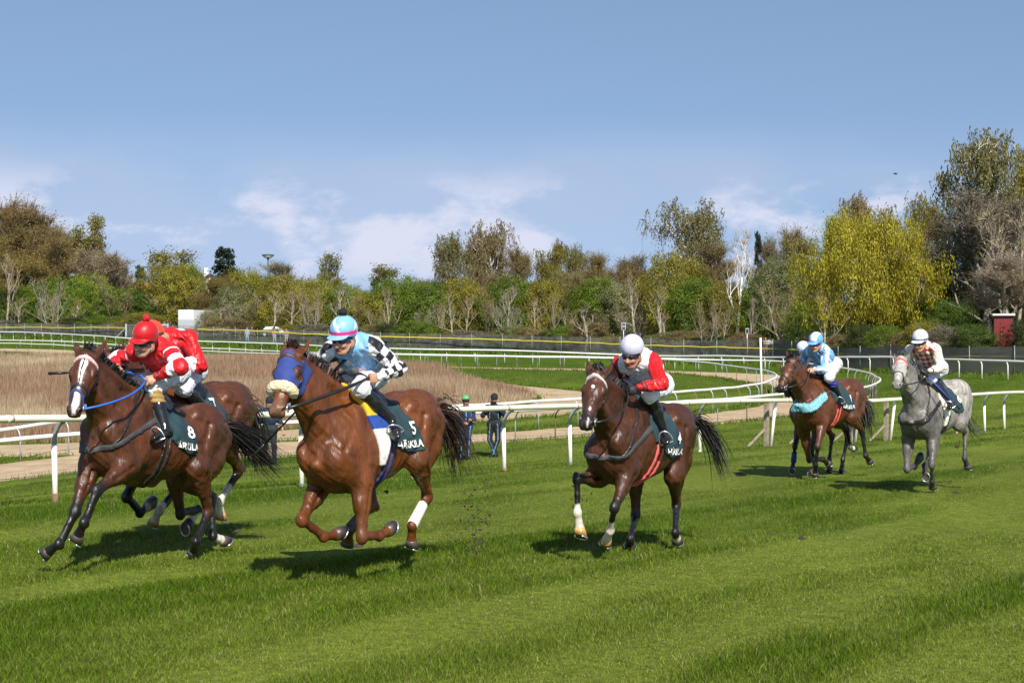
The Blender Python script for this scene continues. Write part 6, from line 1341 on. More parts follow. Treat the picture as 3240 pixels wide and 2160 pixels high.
    if S.get('strap', True):
        b = MB(); P_ = [hp(-.01, .080, -.03), hp(.0, .074, -.09), hp(.03, .052, -.150), hp(.045, 0, -.172), hp(.03, -.052, -.150), hp(.0, -.074, -.09), hp(-.01, -.080, -.03)]; b.tube(P_, .007, 6); o = b.build('chin_strap', M_rubber, hel, True); o.location = -off
    return root
def whip(Mx, a, b, label, col=(.015, .015, .016), r=.007):
    a, b = V3(a), V3(b); o = empty('whip', mat=Mx @ Matrix.Translation(a)); tag(o, label, 'whip'); d = b-a; n = nrm(d)
    MB().tube([(0, 0, 0), d*.3, d*.8], [r*.9, r, r*.8], 8).build('shaft', plain('whip_leather', col, .4), o, True); MB().tube([d*-.02-n*.10, d*.12], r*1.6, 8).build('grip', M_leather, o, True)
    MB().tube([d*.8, d], [r*1.2, r*1.4], 6).build('flap', M_leather, o, True)
# ------------------------------------------------------------------ the field: fitted joints (metres, in each horse's own frame)
JN = [n+s for s in 'LR' for n in ('S', 'E', 'K', 'F', 'H', 'Ti', 'Hk', 'hF', 'hH', 'eye', 'ear', 'nos')]+['C', 'P', 'M']
RN = [n+s for s in 'LR' for n in ('S', 'E', 'W', 'H', 'Hp', 'K', 'A', 'T')]+['Pv', 'N', 'Hd', 'Ch']
# per horse: position, (yaw, pitch, roll, size), then the joints in the order of JN
FIT0 = {'A': ((-3.048, 13.454, -0.456), (4.232, 0.1442, 0.1075, 1.0123), ((0.668, 0.165, 1.202), (0.542, 0.172, 0.933), (0.9, 0.165, 0.713), (1.035, 0.159, 0.453), (0.981, 0.037, 0.335), (-0.311, 0.214, 0.982), (-0.596, 0.101, 0.628), (-0.323, 0.182, 0.349), (-0.43, 0.069, 0.26), (1.066, 0.258, 1.613), (0.9, 0.205, 1.889), (1.295, 0.317, 1.338), (0.61, -0.165, 1.235), (0.632, -0.163, 0.939), (0.827, -0.126, 0.566), (0.964, -0.161, 0.305), (0.94, -0.323, 0.238), (-0.567, -0.21, 0.963), (-1.002, -0.185, 0.783), (-0.872, -0.063, 0.43), (-1.047, -0.071, 0.386), (1.17, 0.107, 1.638), (1.021, 0.024, 1.903), (1.326, 0.211, 1.332), (0.499, -0, 1.359), (1.051, 0.178, 1.816), (1.326, 0.278, 1.288))),
 'B': ((-3.087, 14.915, -0.401), (4.2842, 0.0094, -0.0282, 1.0284), ((0.602, 0.165, 1.071), (0.444, 0.175, 0.815), (0.333, 0.181, 0.409), (0.044, 0.161, 0.413), (0.169, 0.141, 0.285), (-0.251, 0.21, 1.031), (-0.616, 0.148, 0.743), (-0.329, 0.138, 0.465), (-0.405, 0.097, 0.308), (1.12, 0.134, 1.651), (1.066, 0.086, 1.974), (1.298, 0.172, 1.337), (0.622, -0.165, 1.102), (0.418, -0.175, 0.883), (0.696, -0.135, 0.57), (0.464, -0.163, 0.401), (0.296, -0.187, 0.46), (-0.291, -0.207, 0.988), (-0.073, -0.178, 0.57), (0.285, -0.086, 0.417), (0.222, -0.197, 0.293), (1.167, -0.047, 1.632), (1.116, -0.095, 1.955), (1.332, 0.068, 1.33), (0.5, -0, 1.36), (1.077, 0.006, 1.823), (1.373, 0.14, 1.317))),
 'C': ((-1.028, 12.666, -0.379), (4.1871, -0.0214, 0.0831, 0.9966), ((0.621, 0.165, 1.101), (0.415, 0.173, 0.882), (0.492, 0.184, 0.471), (0.206, 0.143, 0.444), (0.03, 0.125, 0.473), (-0.292, 0.232, 1.007), (-0.599, 0.097, 0.682), (-0.263, 0.144, 0.471), (-0.318, 0.086, 0.311), (1.016, 0.104, 1.768), (0.79, 0.047, 1.993), (1.273, 0.138, 1.52), (0.646, -0.164, 1.137), (0.475, -0.196, 0.894), (0.809, -0.139, 0.649), (0.565, -0.131, 0.49), (0.385, -0.116, 0.491), (-0.162, -0.212, 1.136), (-0.119, -0.134, 0.675), (0.244, -0.114, 0.508), (0.153, -0.213, 0.391), (1.092, -0.067, 1.796), (0.847, -0.137, 1.994), (1.309, 0.035, 1.527), (0.502, 0, 1.363), (0.951, 0.001, 1.954), (1.339, 0.106, 1.505))),
 'D': ((1.068, 14.349, -0.494), (4.1856, 0.0601, -0.0649, 0.9882), ((0.684, 0.165, 1.2), (0.524, 0.161, 0.949), (0.812, 0.188, 0.642), (0.658, 0.088, 0.422), (0.553, 0.004, 0.303), (-0.399, 0.195, 0.917), (-0.747, 0.074, 0.625), (-0.474, 0.211, 0.372), (-0.624, 0.169, 0.28), (1.139, 0.164, 1.635), (0.936, 0.107, 1.882), (1.375, 0.194, 1.364), (0.618, -0.165, 1.098), (0.426, -0.172, 0.868), (0.846, -0.182, 0.853), (0.846, -0.151, 0.558), (0.802, -0.129, 0.384), (-0.371, -0.209, 0.966), (-0.415, -0.185, 0.498), (-0.092, -0.065, 0.297), (-0.242, -0.135, 0.227), (1.2, -0.018, 1.637), (1.001, -0.089, 1.881), (1.409, 0.092, 1.363), (0.5, -0, 1.36), (1.082, 0.047, 1.814), (1.448, 0.165, 1.357))),
 'E': ((5.12, 25.208, -0.657), (3.9656, -0.0028, 0.0653, 1.0513), ((0.661, 0.165, 1.142), (0.452, 0.159, 0.928), (0.689, 0.199, 0.585), (0.648, 0.12, 0.311), (0.579, 0.053, 0.159), (-0.303, 0.208, 0.981), (-0.71, 0.13, 0.761), (-0.773, 0.135, 0.367), (-0.92, 0.114, 0.266), (1.103, 0.122, 1.735), (0.853, 0.092, 1.948), (1.38, 0.074, 1.499), (0.597, -0.165, 1.056), (0.457, -0.175, 0.789), (0.36, -0.167, 0.379), (0.077, -0.101, 0.358), (-0.088, -0.116, 0.287), (-0.404, -0.21, 0.962), (-0.839, -0.21, 0.783), (-0.609, -0.03, 0.515), (-0.779, -0.077, 0.477), (1.101, -0.069, 1.726), (0.925, -0.089, 1.999), (1.318, -0.002, 1.441), (0.501, 0, 1.362), (1.005, 0.027, 1.905), (1.399, 0.013, 1.455))),
 'F': ((5.112, 26.199, -0.66), (3.991, 0.0094, -0.0216, 0.9897), ((0.622, 0.165, 1.102), (0.406, 0.175, 0.894), (0.576, 0.16, 0.511), (0.432, 0.15, 0.259), (0.543, 0.14, 0.118), (-0.291, 0.21, 1.005), (-0.616, 0.15, 0.671), (-0.5, 0.13, 0.289), (-0.502, 0.12, 0.109), (1.158, 0.134, 1.692), (1.021, 0.016, 1.968), (1.437, 0.256, 1.496), (0.622, -0.165, 1.102), (0.413, -0.175, 0.887), (0.647, -0.113, 0.543), (0.512, -0.212, 0.308), (0.619, -0.169, 0.17), (-0.291, -0.21, 1.005), (-0.612, -0.15, 0.666), (-0.509, -0.13, 0.28), (-0.501, -0.12, 0.1), (1.233, -0.035, 1.656), (1.093, -0.155, 1.93), (1.449, 0.162, 1.438), (0.499, 0, 1.359), (1.082, -0.03, 1.814), (1.501, 0.223, 1.463))),
 'G': ((6.076, 22.529, -0.612), (4.0259, -0.0276, 0.0242, 1.0439), ((0.609, 0.165, 1.084), (0.434, 0.164, 0.839), (0.661, 0.226, 0.494), (0.493, 0.145, 0.272), (0.356, 0.088, 0.172), (-0.299, 0.213, 0.988), (-0.733, 0.105, 0.844), (-0.579, 0.145, 0.479), (-0.698, 0.136, 0.344), (1.058, 0.116, 1.806), (0.795, 0.026, 1.979), (1.362, 0.15, 1.612), (0.62, -0.165, 1.101), (0.504, -0.178, 0.825), (0.637, -0.142, 0.428), (0.349, -0.167, 0.436), (0.197, -0.165, 0.532), (-0.233, -0.21, 1.049), (-0.222, -0.2, 0.579), (0.14, -0.116, 0.434), (0.263, -0.052, 0.322), (1.121, -0.069, 1.818), (0.854, -0.159, 1.969), (1.394, 0.047, 1.617), (0.502, -0, 1.362), (0.954, -0.015, 1.951), (1.429, 0.119, 1.61)))}
RID0 = {'A': ((0.126, 0.246, 1.925), (0.237, 0.452, 1.771), (0.278, 0.233, 1.698), (0.327, 0.18, 1.669), (-0.149, 0.074, 1.789), (0.214, 0.152, 1.63), (0.19, 0.258, 1.268), (0.338, 0.274, 1.208), (0.185, -0.079, 1.95), (0.176, -0.353, 1.905), (0.308, -0.172, 1.831), (0.324, -0.128, 1.77), (-0.286, -0.046, 1.848), (0.04, -0.21, 1.688), (-0.096, -0.291, 1.343), (0.062, -0.31, 1.33), (-0.218, 0.014, 1.818), (0.175, 0.092, 1.989), (0.385, 0.191, 2.03), (0.329, 0.143, 1.865)),
 'B': ((0.259, 0.156, 1.981), (0.276, 0.3, 1.742), (0.457, 0.151, 1.759), (0.527, 0.13, 1.74), (0.045, 0.069, 1.673), (0.392, 0.212, 1.531), (0.058, 0.217, 1.354), (0.157, 0.316, 1.278), (0.249, -0.172, 1.984), (0.276, -0.298, 1.735), (0.458, -0.151, 1.759), (0.527, -0.13, 1.74), (-0.078, -0.073, 1.709), (0.276, -0.247, 1.651), (-0.042, -0.289, 1.446), (0.063, -0.31, 1.327), (-0.017, -0.002, 1.69), (0.318, -0.01, 1.973), (0.557, -0.016, 1.996), (0.476, 0.069, 1.88)),
 'C': ((0.183, 0.21, 1.947), (0.02, 0.325, 1.755), (0.247, 0.302, 1.697), (0.269, 0.231, 1.693), (-0.02, 0.036, 1.709), (0.347, 0.174, 1.621), (0.077, 0.243, 1.361), (0.163, 0.331, 1.259), (0.274, -0.121, 1.938), (0.203, -0.359, 1.813), (0.333, -0.17, 1.762), (0.345, -0.1, 1.736), (-0.178, -0.069, 1.737), (0.194, -0.193, 1.677), (-0.069, -0.289, 1.419), (0.061, -0.31, 1.329), (-0.098, -0.017, 1.723), (0.251, 0.051, 1.978), (0.457, 0.133, 2.062), (0.426, 0.106, 1.893)),
 'D': ((0.23, 0.166, 1.93), (0.376, 0.332, 1.759), (0.548, 0.188, 1.692), (0.581, 0.117, 1.669), (-0.107, 0.109, 1.736), (0.276, 0.179, 1.643), (0.072, 0.254, 1.326), (0.199, 0.329, 1.268), (0.243, -0.158, 1.887), (0.038, -0.328, 1.807), (0.209, -0.175, 1.745), (0.247, -0.119, 1.71), (-0.142, -0.078, 1.736), (0.219, -0.242, 1.685), (-0.06, -0.289, 1.431), (0.061, -0.31, 1.329), (-0.124, 0.016, 1.736), (0.244, -0.001, 1.971), (0.465, 0.053, 2.032), (0.408, 0.053, 1.859)),
 'E': ((0.274, 0.172, 2), (0.329, 0.168, 1.727), (0.56, 0.128, 1.726), (0.633, 0.112, 1.72), (-0.018, 0.093, 1.766), (0.318, 0.231, 1.598), (0.057, 0.224, 1.324), (0.166, 0.305, 1.241), (0.265, -0.156, 2.019), (0.107, -0.342, 1.889), (0.279, -0.203, 1.804), (0.338, -0.163, 1.778), (-0.106, -0.072, 1.802), (0.232, -0.243, 1.671), (-0.059, -0.289, 1.431), (0.062, -0.31, 1.328), (-0.062, 0.01, 1.784), (0.265, 0.014, 2.072), (0.46, 0.122, 2.154), (0.43, 0.09, 1.984)),
 'F': ((0.206, 0.15, 2.063), (0.266, 0.275, 1.82), (0.457, 0.151, 1.761), (0.526, 0.13, 1.741), (-0.183, 0.131, 1.908), (0.156, 0.238, 1.725), (-0.068, 0.29, 1.423), (0.06, 0.31, 1.33), (0.169, -0.177, 2.045), (0.268, -0.282, 1.805), (0.458, -0.151, 1.76), (0.527, -0.13, 1.74), (-0.176, -0.059, 1.919), (0.135, -0.237, 1.74), (-0.069, -0.29, 1.423), (0.06, -0.31, 1.33), (-0.18, 0.037, 1.913), (0.214, -0.02, 2.105), (0.422, -0.125, 2.163), (0.406, -0.005, 2.052)),
 'G': ((0.257, 0.144, 2.022), (0.321, 0.259, 1.776), (0.537, 0.177, 1.736), (0.57, 0.108, 1.718), (-0.032, 0.074, 1.749), (0.348, 0.111, 1.636), (0.179, 0.29, 1.32), (0.32, 0.337, 1.268), (0.283, -0.191, 2.01), (0.089, -0.35, 1.891), (0.209, -0.181, 1.774), (0.232, -0.123, 1.729), (-0.041, -0.115, 1.766), (0.294, -0.248, 1.595), (-0.05, -0.289, 1.436), (0.064, -0.31, 1.326), (-0.035, -0.021, 1.756), (0.271, -0.022, 2.068), (0.481, 0.034, 2.163), (0.453, 0.019, 1.985))}
FIT = {k: dict(t=v[0], ypr=v[1], L=dict(zip(JN, v[2]))) for k, v in FIT0.items()}
RID = {k: dict(zip(RN, v)) for k, v in RID0.items()}
def uni(*c): return np.array(c, float)
RED = uni(.50, .008, .012); WHT = uni(.74, .72, .75); BLU = uni(.20, .42, .70); BLK = uni(.012, .012, .014)
def pat_red_hoops(q):
    c = np.repeat(RED[None], q['n'], 0); st = (np.floor((q['ta']+.10)*3.2) % 2 == 0) & q['arm'] & (q['ta'] > .16) & (q['ta'] < 1.78); c[st] = WHT; m = q['arm'] & (np.abs(q['ta']-1.87) < .045); c[m] = (.10, .02, .02); return c
def pat_red_back(q):
    c = np.repeat(RED[None]*.95, q['n'], 0); m = (np.abs(q['t']-.93) < .09) & (np.abs(q['lat']) < .11) & ~q['arm']; c[m] = WHT; m = q['arm'] & (q['ta'] > 1.2); c[m] = WHT; return c
def pat_blue_check(q):
    c = np.repeat(BLU[None], q['n'], 0); pt = hash3(q['V'], 9); m = ~q['arm'] & (pt > .60); c[m] = uni(.50, .62, .78); m = ~q['arm'] & (q['bk'] < .0) & (np.abs(q['lat']) < .05+.12*np.clip(.55-q['t'], 0, 1)) & (q['t'] < .62); c[m] = uni(.60, .55, .62)  # pale mottling on the torso paints satin highlights into the colour
    i = np.floor(q['ta']*4.6); j = np.floor((q['ang']+math.pi)/(2*math.pi)*6); chk = (i+j) % 2 == 0; m = q['arm']; c[m & chk] = BLK*1.2; c[m & ~chk] = WHT; m = q['arm'] & (q['ta'] > 1.86); c[m] = WHT; return c
def pat_white_redsleeve(q):
    c = np.repeat(WHT[None], q['n'], 0); c[q['arm']] = RED; m = q['arm'] & ((np.abs(q['ta']-1.70) < .035) | (np.abs(q['ta']-1.84) < .035)); c[m] = (.03, .02, .025); m = ~q['arm'] & (q['t'] < .34); c[m] = (.008, .10, .075); return c
def pat_blue_silver(q):
    c = np.repeat(uni(.14, .36, .66)[None], q['n'], 0); s = (np.sin(q['lat']*46+1.2) > .80) | ((q['arm']) & (np.sin(q['ang']*2+q['ta']) > .35)); c[s] = uni(.60, .66, .74); return c
def pat_white_lav(q): 
    c = np.repeat(uni(.66, .64, .76)[None], q['n'], 0); return c
def pat_diamond(q):
    c = np.repeat(uni(.62, .58, .48)[None], q['n'], 0); a = q['lat']/.075; b = q['t']/.17; d = (np.floor(a+b)+np.floor(a-b)) % 2 == 0; m = ~q['arm']; c[m & d] = RED*.9; m = q['arm'] & (q['ta'] > 1.80) & (q['ta'] < 1.88); c[m] = (.05, .02, .02); return c
def cap_plain(col, seam=.5):
    col = np.array(col, float)
    def f(a, b, e, V):
        c = np.repeat(col[None], len(a), 0); m = (np.abs(np.abs(b)-.034) < .004) & (e > -.01); c[m] *= 1-.3*seam; return c
    return f
def cap_blue_pink(a, b, e, V):
    c = np.repeat(BLU[None], len(a), 0); w = hash3(V, 22) > .62; c[w & (e > .02)] = uni(.62, .74, .86); m = (e < .022) & (e > -.008); c[m] = uni(.62, .035, .20); return c
def cap_blue_panel(a, b, e, V):
    c = np.repeat(uni(.14, .36, .66)[None], len(a), 0); m = (np.abs(b-.02) < .045) & (e > .015); c[m] = uni(.70, .72, .76); return c
def cap_white_band(a, b, e, V):
    c = np.repeat(uni(.62, .61, .70)[None], len(a), 0); m = (e < .016) & (e > -.004); c[m] = uni(.03, .04, .09); return c
def hnd(k): return {s: (np.array(RID[k]['W'+s])+(np.array(RID[k]['H'+s])-np.array(RID[k]['W'+s]))*1.2).tolist() for s in 'LR'}
BAY = (.150, .043, .0125)
M_beads = mat('white_red_beads', (.66, .42, .40), .5, var=.5, scale=220); M_crystal = mat('crystal_beads', (.55, .50, .46), .25, var=.7, scale=160)
M_bluep = mat('blue_strap', (.03, .12, .48), .5); M_redp = mat('coral_webbing', (.62, .10, .09), .7); M_navyg = mat('navy_grey_webbing', (.035, .04, .13), .6, var=.5, scale=25); M_greyw = mat('grey_webbing', (.05, .05, .052), .7, var=.3); M_royal = mat('royal_blue_wrap', (.03, .05, .30), .8)
M_bandw = mat('white_bandage', (.68, .64, .55), .85, var=.12, scale=20, bump=.4, bscale=60); M_bootg = mat('grey_neoprene', (.075, .08, .085), .75, var=.2); M_wpad = mat('white_pad', (.70, .68, .60), .85, var=.08, bump=.3, bscale=20)
def padcol(V):
    c = np.repeat(uni(.70, .68, .62)[None], len(V), 0); c[V[:, 2] > 1.40] = uni(.62, .42, .03); m = (V[:, 2] > 1.29) & (V[:, 2] <= 1.40); c[m] = uni(.02, .06, .26); return c
HS = dict(
 A=dict(label='bay racehorse with a white blaze and cloth number 8, nearest at the far left', coat=(.074,.0235,.0078), tail=[(-.80, 0, 1.42), (-1.05, 0, 1.41), (-1.35, .02, 1.29), (-1.62, .05, 1.12)], tail_spread=.085, blaze=.85, muzk=.55, muz=.50, pt_f=(.55, 1.0), pt_h=(1.0, 1.35), sock_hR=2.1, browband=M_beads, face_strap=True, cross_nose=mat('blue_grackle', (.02, .05, .16), .5), breastplate=M_greyw, neck_strap=True, number='8', word='HÄRKILA', girth=M_leather, girth_x=(.14, .20), rein_r=.0095, rein_mat=M_bluep, cloth_x=(-.25, .26)),
 B=dict(label='bay racehorse with white hind socks and cloth number 7, half hidden behind number 8', coat=(.080,.026,.0088), tail=[(-.86, 0, 1.40), (-1.0, 0, 1.28), (-1.1, -.05, 1.05), (-1.15, -.05, .8)], pt_f=(.5, 1.0), pt_h=(1.0, 1.3), sock_hL=1.45, sock_hR=1.72, sock_fL=2.0, number='7', word='HÄRKILA', cloth_x=(-.28, .24), cloth_z=1.15, num_pos=(-.11, 1.33), girth=mat('red_webbing', (.50, .03, .03), .6), leather=M_leather, hoof_hL=(.30, .16, .07), hoof_hR=(.30, .16, .07), hoof_fR=(.12, .09, .07)),
 C=dict(label='glossy chestnut racehorse in a blue blinker hood and sheepskin noseband, second from the left', coat=(.118,.035,.0075), no_points=True, tail=[(-.86, 0, 1.42), (-1.05, 0, 1.36), (-1.17, .02, 1.18), (-1.28, 0, .95)], tail_spread=.12, hood=True, hair=mat('dark_chestnut_hair', (.03, .014, .010), .5, var=.4), fleece_nose=True, browband=M_leatherb, muzzle=(.16, .09, .055), muzk=.55, warm_face=.5, number='5', word='HÄRKILA', girth=M_navyg, girth_x=(.10, .17), pad=vmat('coloured_pad', .85, .3, .08), pad_col=padcol, pad_z=1.0, rein_mat=M_leather, rein_r=.014, rein_out=.4, sag=0, wraps={'hL': (1, .30, 1.0, M_bandw, 'leg_bandage'), 'hR': (1, .25, .98, M_bootg, 'leg_boot')}, forelock=.4),
 D=dict(label='dark bay racehorse with a small white star, carrying the jockey with red sleeves', coat=(.060,.019,.007), tail=[(-.84, 0, 1.43), (-.98, .12, 1.43), (-1.08, .28, 1.22), (-1.12, .38, .98)], tail_spread=.065, tail_n=190, star=True, pt_f=(.62, .95), pt_h=(.9, 1.2), sock_fR=1.72, sock_fL=1.55, sock_hL=2.35, browband=M_crystal, breastplate=M_greyw, neck_strap=True, no_noseband=True, number='4', word='HÄRKILA', girth=M_redp, girth_x=(.10, .19), hoof_fR=(.34, .19, .06), hoof_fL=(.28, .16, .06), cloth_x=(-.35, .24)),
 E=dict(label='bright bay racehorse wearing a fluffy pale blue breast girth, in front of a hidden horse', coat=(.090,.029,.0092), tail=[(-.86, 0, 1.38), (-.98, 0, 1.25), (-1.02, .02, 1.0), (-1.04, .02, .78)], pt_f=(.7, 1.2), pt_h=(.75, 1.1), sock_hR=2.0, muz=.46, cross_nose=M_leather, fleece_breast=True, number='1', word='HÄRKILA', girth=M_redp, girth_x=(.10, .17), neck_strap=False),
 F=dict(label='bay racehorse with blue leg wraps, almost hidden behind the bright bay one', coat=(.08, .027, .010), tail=[(-.86, 0, 1.38), (-1.0, 0, 1.2), (-1.05, 0, .95), (-1.08, 0, .8)], pt_f=(.5, .9), pt_h=(.8, 1.1), number=None, girth=M_leather, wraps={'fR': (1, .45, 1.15, M_royal, 'leg_bandage'), 'fL': (1, .45, 1.15, M_royal, 'leg_bandage')}),
 G=dict(label='dapple grey racehorse with a coral browband, farthest right in the race', coat=(.36, .34, .315), dapple=True, points=(.045, .042, .042), pt_f=(.55, 2.2), pt_h=(.5, 2.0), muzzle=(.16, .15, .145), muzk=.7, hair=M_hairg, tail=[(-.86, 0, 1.38), (-1.0, -.05, 1.15), (-1.12, 0, .90), (-1.42, 0, .76)], tail_spread=.06, tail_n=70, browband=M_redp, breastplate=M_leather, bp_w=.026, number='6', word=None, girth=M_leather, pad=M_wpad, pad_z=.98, cloth_z=1.16, neck_strap=True))
JS = dict(
 A=dict(label='jockey in red silks with white hooped sleeves and red pompom cap, grimacing on horse 8', pattern=pat_red_hoops, cap=cap_plain(RED*.95, .3), pompom=(.42, .01, .015), teeth=True, gaiter='L', gaiter_col=(.30, .19, .06), gaiter_t=(.12, .40), boot_top=.40),
 B=dict(label='jockey crouching in plain red silks on horse 7, behind the red hooped jockey', pattern=pat_red_back, cap=cap_plain((.62, .06, .015), .3), stirrup=M_bluep),
 C=dict(label='jockey in light blue silks with black and white checked sleeves, pink banded cap', pattern=pat_blue_check, cap=cap_blue_pink, pompom=(.008, .008, .009), lens=mat('blue_mirror_lens', (.01, .02, .12), .05, spec=1.0), trousers=(.66, .67, .70), boot_top=.05, cuff=.95),
 D=dict(label='jockey in white silks with red sleeves and a plain white cap', pattern=pat_white_redsleeve, cap=cap_plain((.54, .53, .67), .5), glove=(.02, .02, .02), skin=(.34, .17, .10), boot_top=.08, peak=False),
 E=dict(label='jockey in blue and silver silks on the bright bay horse with blue breast girth', pattern=pat_blue_silver, cap=cap_blue_panel, gaiter='L', gaiter_col=(.03, .07, .42), gaiter_t=(.20, .42), boot_top=.08, lens=mat('blue_lens', (.01, .02, .16), .05, spec=1.0)),
 F=dict(label='jockey in a pale lavender cap mostly hidden behind the blue and silver jockey', pattern=pat_white_lav, cap=cap_plain((.55, .54, .68), .3), trousers=(.6, .5, .52)),
 G=dict(label='jockey in red diamond silks with cream sleeves on the grey horse', pattern=pat_diamond, cap=cap_white_band, glove=(.02, .02, .02), boot_top=.06, trousers=(.55, .56, .64)))
MX = {}
for k in 'ABCDEFG':
    near = k in 'ABCD'
    S = HS[k]; S['hands'] = hnd(k)
    r, Mx, inf = horse(k, FIT[k], S, .0100 if near else .0135); MX[k] = Mx
    person(Mx, RID[k], dict(JS[k], group='jockeys'), (0.0, 0, 1.25), .0075 if near else .011)
# ------------------------------------------------------------------ whips
def wpt(k, n): return MX[k] @ Vector(RID[k][n])
def whip_w(a, b, label, col=(.015, .015, .016), r=.007): whip(Matrix.Identity(4), tuple(a), tuple(b), label, col, r)
a = wpt('A', 'HR'); whip_w(a+Vector((.10, 0, .01)), a+Vector((-.62, .05, -.015)), 'black whip held out level by the red hooped jockey', r=.010)
a = wpt('C', 'HR'); whip_w(a+Vector((.05, 0, .06)), a+Vector((-.60, -.1, -.63)), 'black whip slanting down below the muzzle of the hooded chestnut', r=.009)
a = wpt('D', 'HR'); whip_w(a+Vector((-.05, -.08, .13)), a+Vector((.22, .2, -.42)), 'black whip with grip upright by the left hand red sleeve of the white capped jockey')
a = wpt('G', 'HL'); whip_w(a+Vector((.0, -.04, .0)), a+Vector((.46, -.18, -.50)), 'blue whip lying along the boot of the jockey on the grey', (.03, .10, .40), .010)
# ------------------------------------------------------------------ people standing about
NAVY = uni(.016, .026, .060); CHAR = uni(.020, .021, .024); STRIPE = uni(.16, .34, .62)
def stand(px, d, yaw, J2, S, hgt=1.0, h=.011):
    X, Y = at_px(px, d); z = g1(X, Y); M = Matrix.Translation((X, Y, z)) @ Matrix.Rotation(R_(yaw), 4, 'Z') @ Matrix.Scale(hgt, 4)
    J = dict(Pv=(0, 0, .90), N=(.01, 0, 1.36), Hd=(.035, 0, 1.575), Ch=(.055, 0, 1.41), SL=(0, .185, 1.315), SR=(0, -.185, 1.315), EL=(-.03, .25, 1.04), ER=(-.03, -.25, 1.04), WL=(.06, .27, .82), WR=(.06, -.27, .82), HL=(.08, .27, .745), HR=(.08, -.27, .745),
             HpL=(0, .09, .88), HpR=(0, -.09, .88), KL=(.03, .11, .47), KR=(.03, -.11, .47), AL=(0, .13, .09), AR=(0, -.13, .09), TL=(.14, .16, .045), TR=(.14, -.16, .045)); J.update(J2)
    return person(M, J, dict(dict(riding=False, long_trousers=True, jacket_name='jacket', jacket_mat=M_cotton, goggles=False, silkcap=False, hem=.12, cuff=1.0, bag=False, lat=(0, 1, 0), bulk=1.05), **S), (0, 0, 0), h)
def pl(c, c2=None, w=.022, at=(-.075, .075)):
    def f(q):
        c_ = np.repeat(uni(*c)[None], q['n'], 0)
        if c2 is not None:
            for a in at: m = (np.abs(q['lat']-a) < w) & ~q['arm'] & (q['bk'] < .02); c_[m] = c2
        return c_
    return f
def seam(c, c2):
    def f(V, J):
        o = np.repeat(uni(*c)[None], len(V), 0)
        for s, y in (('L', 1), ('R', -1)):
            p, dd = poly_param(V, [J['Hp'+s], J['K'+s], J['A'+s]]); k = J['K'+s]; m = (V[:, 0] > k[0]+.0) & (np.abs(V[:, 1]-np.interp(p, [0, 1, 2], [J['Hp'+s][1], J['K'+s][1], J['A'+s][1]])-y*.012) < .014) & (V[:, 2] < .9); o[m] = c2
        return o
    return f
stand(853, 39, -84, dict(EL=(-.02, .27, 1.05), WL=(.03, .33, .83), HL=(.04, .35, .76), ER=(-.05, -.24, 1.03), WR=(.0, -.26, .80), HR=(.01, -.26, .73)), dict(label='handler in a black helmet, navy jacket and charcoal trousers behind the rail', group='handlers standing inside the rail', pattern=pl(NAVY), cap=cap_plain((.012, .013, .018), .1), trousers=tuple(CHAR), skin=(.40, .22, .14)), 1.0)
stand(1473, 41, -72, dict(WL=(.22, .10, 1.06), HL=(.27, .04, 1.07), ER=(.0, -.26, 1.06), WR=(.22, -.10, .98), HR=(.27, -.04, .98), KL=(.0, .07, .47), AL=(-.02, .06, .09), TL=(.12, .05, .045)), dict(label='handler in a green helmet and navy suit with pale blue stripes, behind the rail', group='handlers standing inside the rail', pattern=pl(NAVY*1.15, STRIPE, .008, (-.02, .13)), cap=lambda a, b, e, V: np.where((e < .02)[:, None], uni(.012, .014, .013)[None], uni(.10, .36, .13)[None]), trousers=seam(NAVY*1.25, STRIPE), skin=(.36, .18, .11)), .985)
h3 = stand(1564, 41.5, -96, dict(EL=(.10, .30, 1.10), WL=(.20, .15, 1.31), HL=(.22, .10, 1.38), ER=(.10, -.30, 1.10), WR=(.20, -.15, 1.31), HR=(.22, -.10, 1.38), KL=(.06, .10, .47), KR=(.02, -.12, .47), AL=(.09, -.03, .09), AR=(-.02, .05, .09), TL=(.22, -.05, .045), TR=(.10, .08, .045)), dict(label='handler in a black helmet and quilted black vest holding a phone up, behind the rail', group='handlers standing inside the rail', pattern=pl(CHAR*.8, STRIPE, .008, (-.11, .12)), cap=cap_plain((.014, .012, .018), .1), trousers=seam(CHAR*.55, STRIPE*.5), skin=(.30, .15, .09)), .985)
def phone():
    M = h3.matrix_world @ Matrix.Translation((.245, 0, 1.46)); o = empty('phone', mat=M); tag(o, 'dark phone held up to the face of the handler in the black vest', 'phone'); MB().box((0, 0, 0), (.012, .15, .075)).build('case', mat('phone_case', (.012, .012, .014), .3), o); MB().box((-.008, 0, 0), (.004, .14, .066)).build('screen', M_glass, o); MB().tube([(.006, .05, .02), (.010, .05, .02)], .011, 8).build('lens', M_glass, o)
phone()
def far_person(px, d, yaw, top, leg, label, arms=0, grp='spectators behind the fence', **k):
    J2 = {}
    if arms == 1: J2 = dict(WL=(.20, .14, 1.30), HL=(.22, .08, 1.40), EL=(.12, .30, 1.15))
    if arms == 2: J2 = dict(WL=(.2, .05, 1.1), HL=(.24, .0, 1.1), WR=(.2, -.05, 1.05), HR=(.24, 0, 1.05))
    stand(px, d, yaw, J2, dict(label=label, group=grp, pattern=pl(top), trousers=leg, helmet=False, skin=(.42, .24, .16), **k), 1.03, .02)
far_person(482, 209, -100, (.03, .03, .035), (.05, .05, .06), 'spectator in dark clothes above the gate, leftmost of four', 0)
far_person(505, 210, -80, (.03, .05, .12), (.04, .04, .05), 'spectator in a navy top shading the eyes above the gate, second of four', 1)
far_person(520, 209, -90, (.26, .17, .15), (.10, .08, .08), 'spectator in a dusty pink top above the gate, third of four', 2)
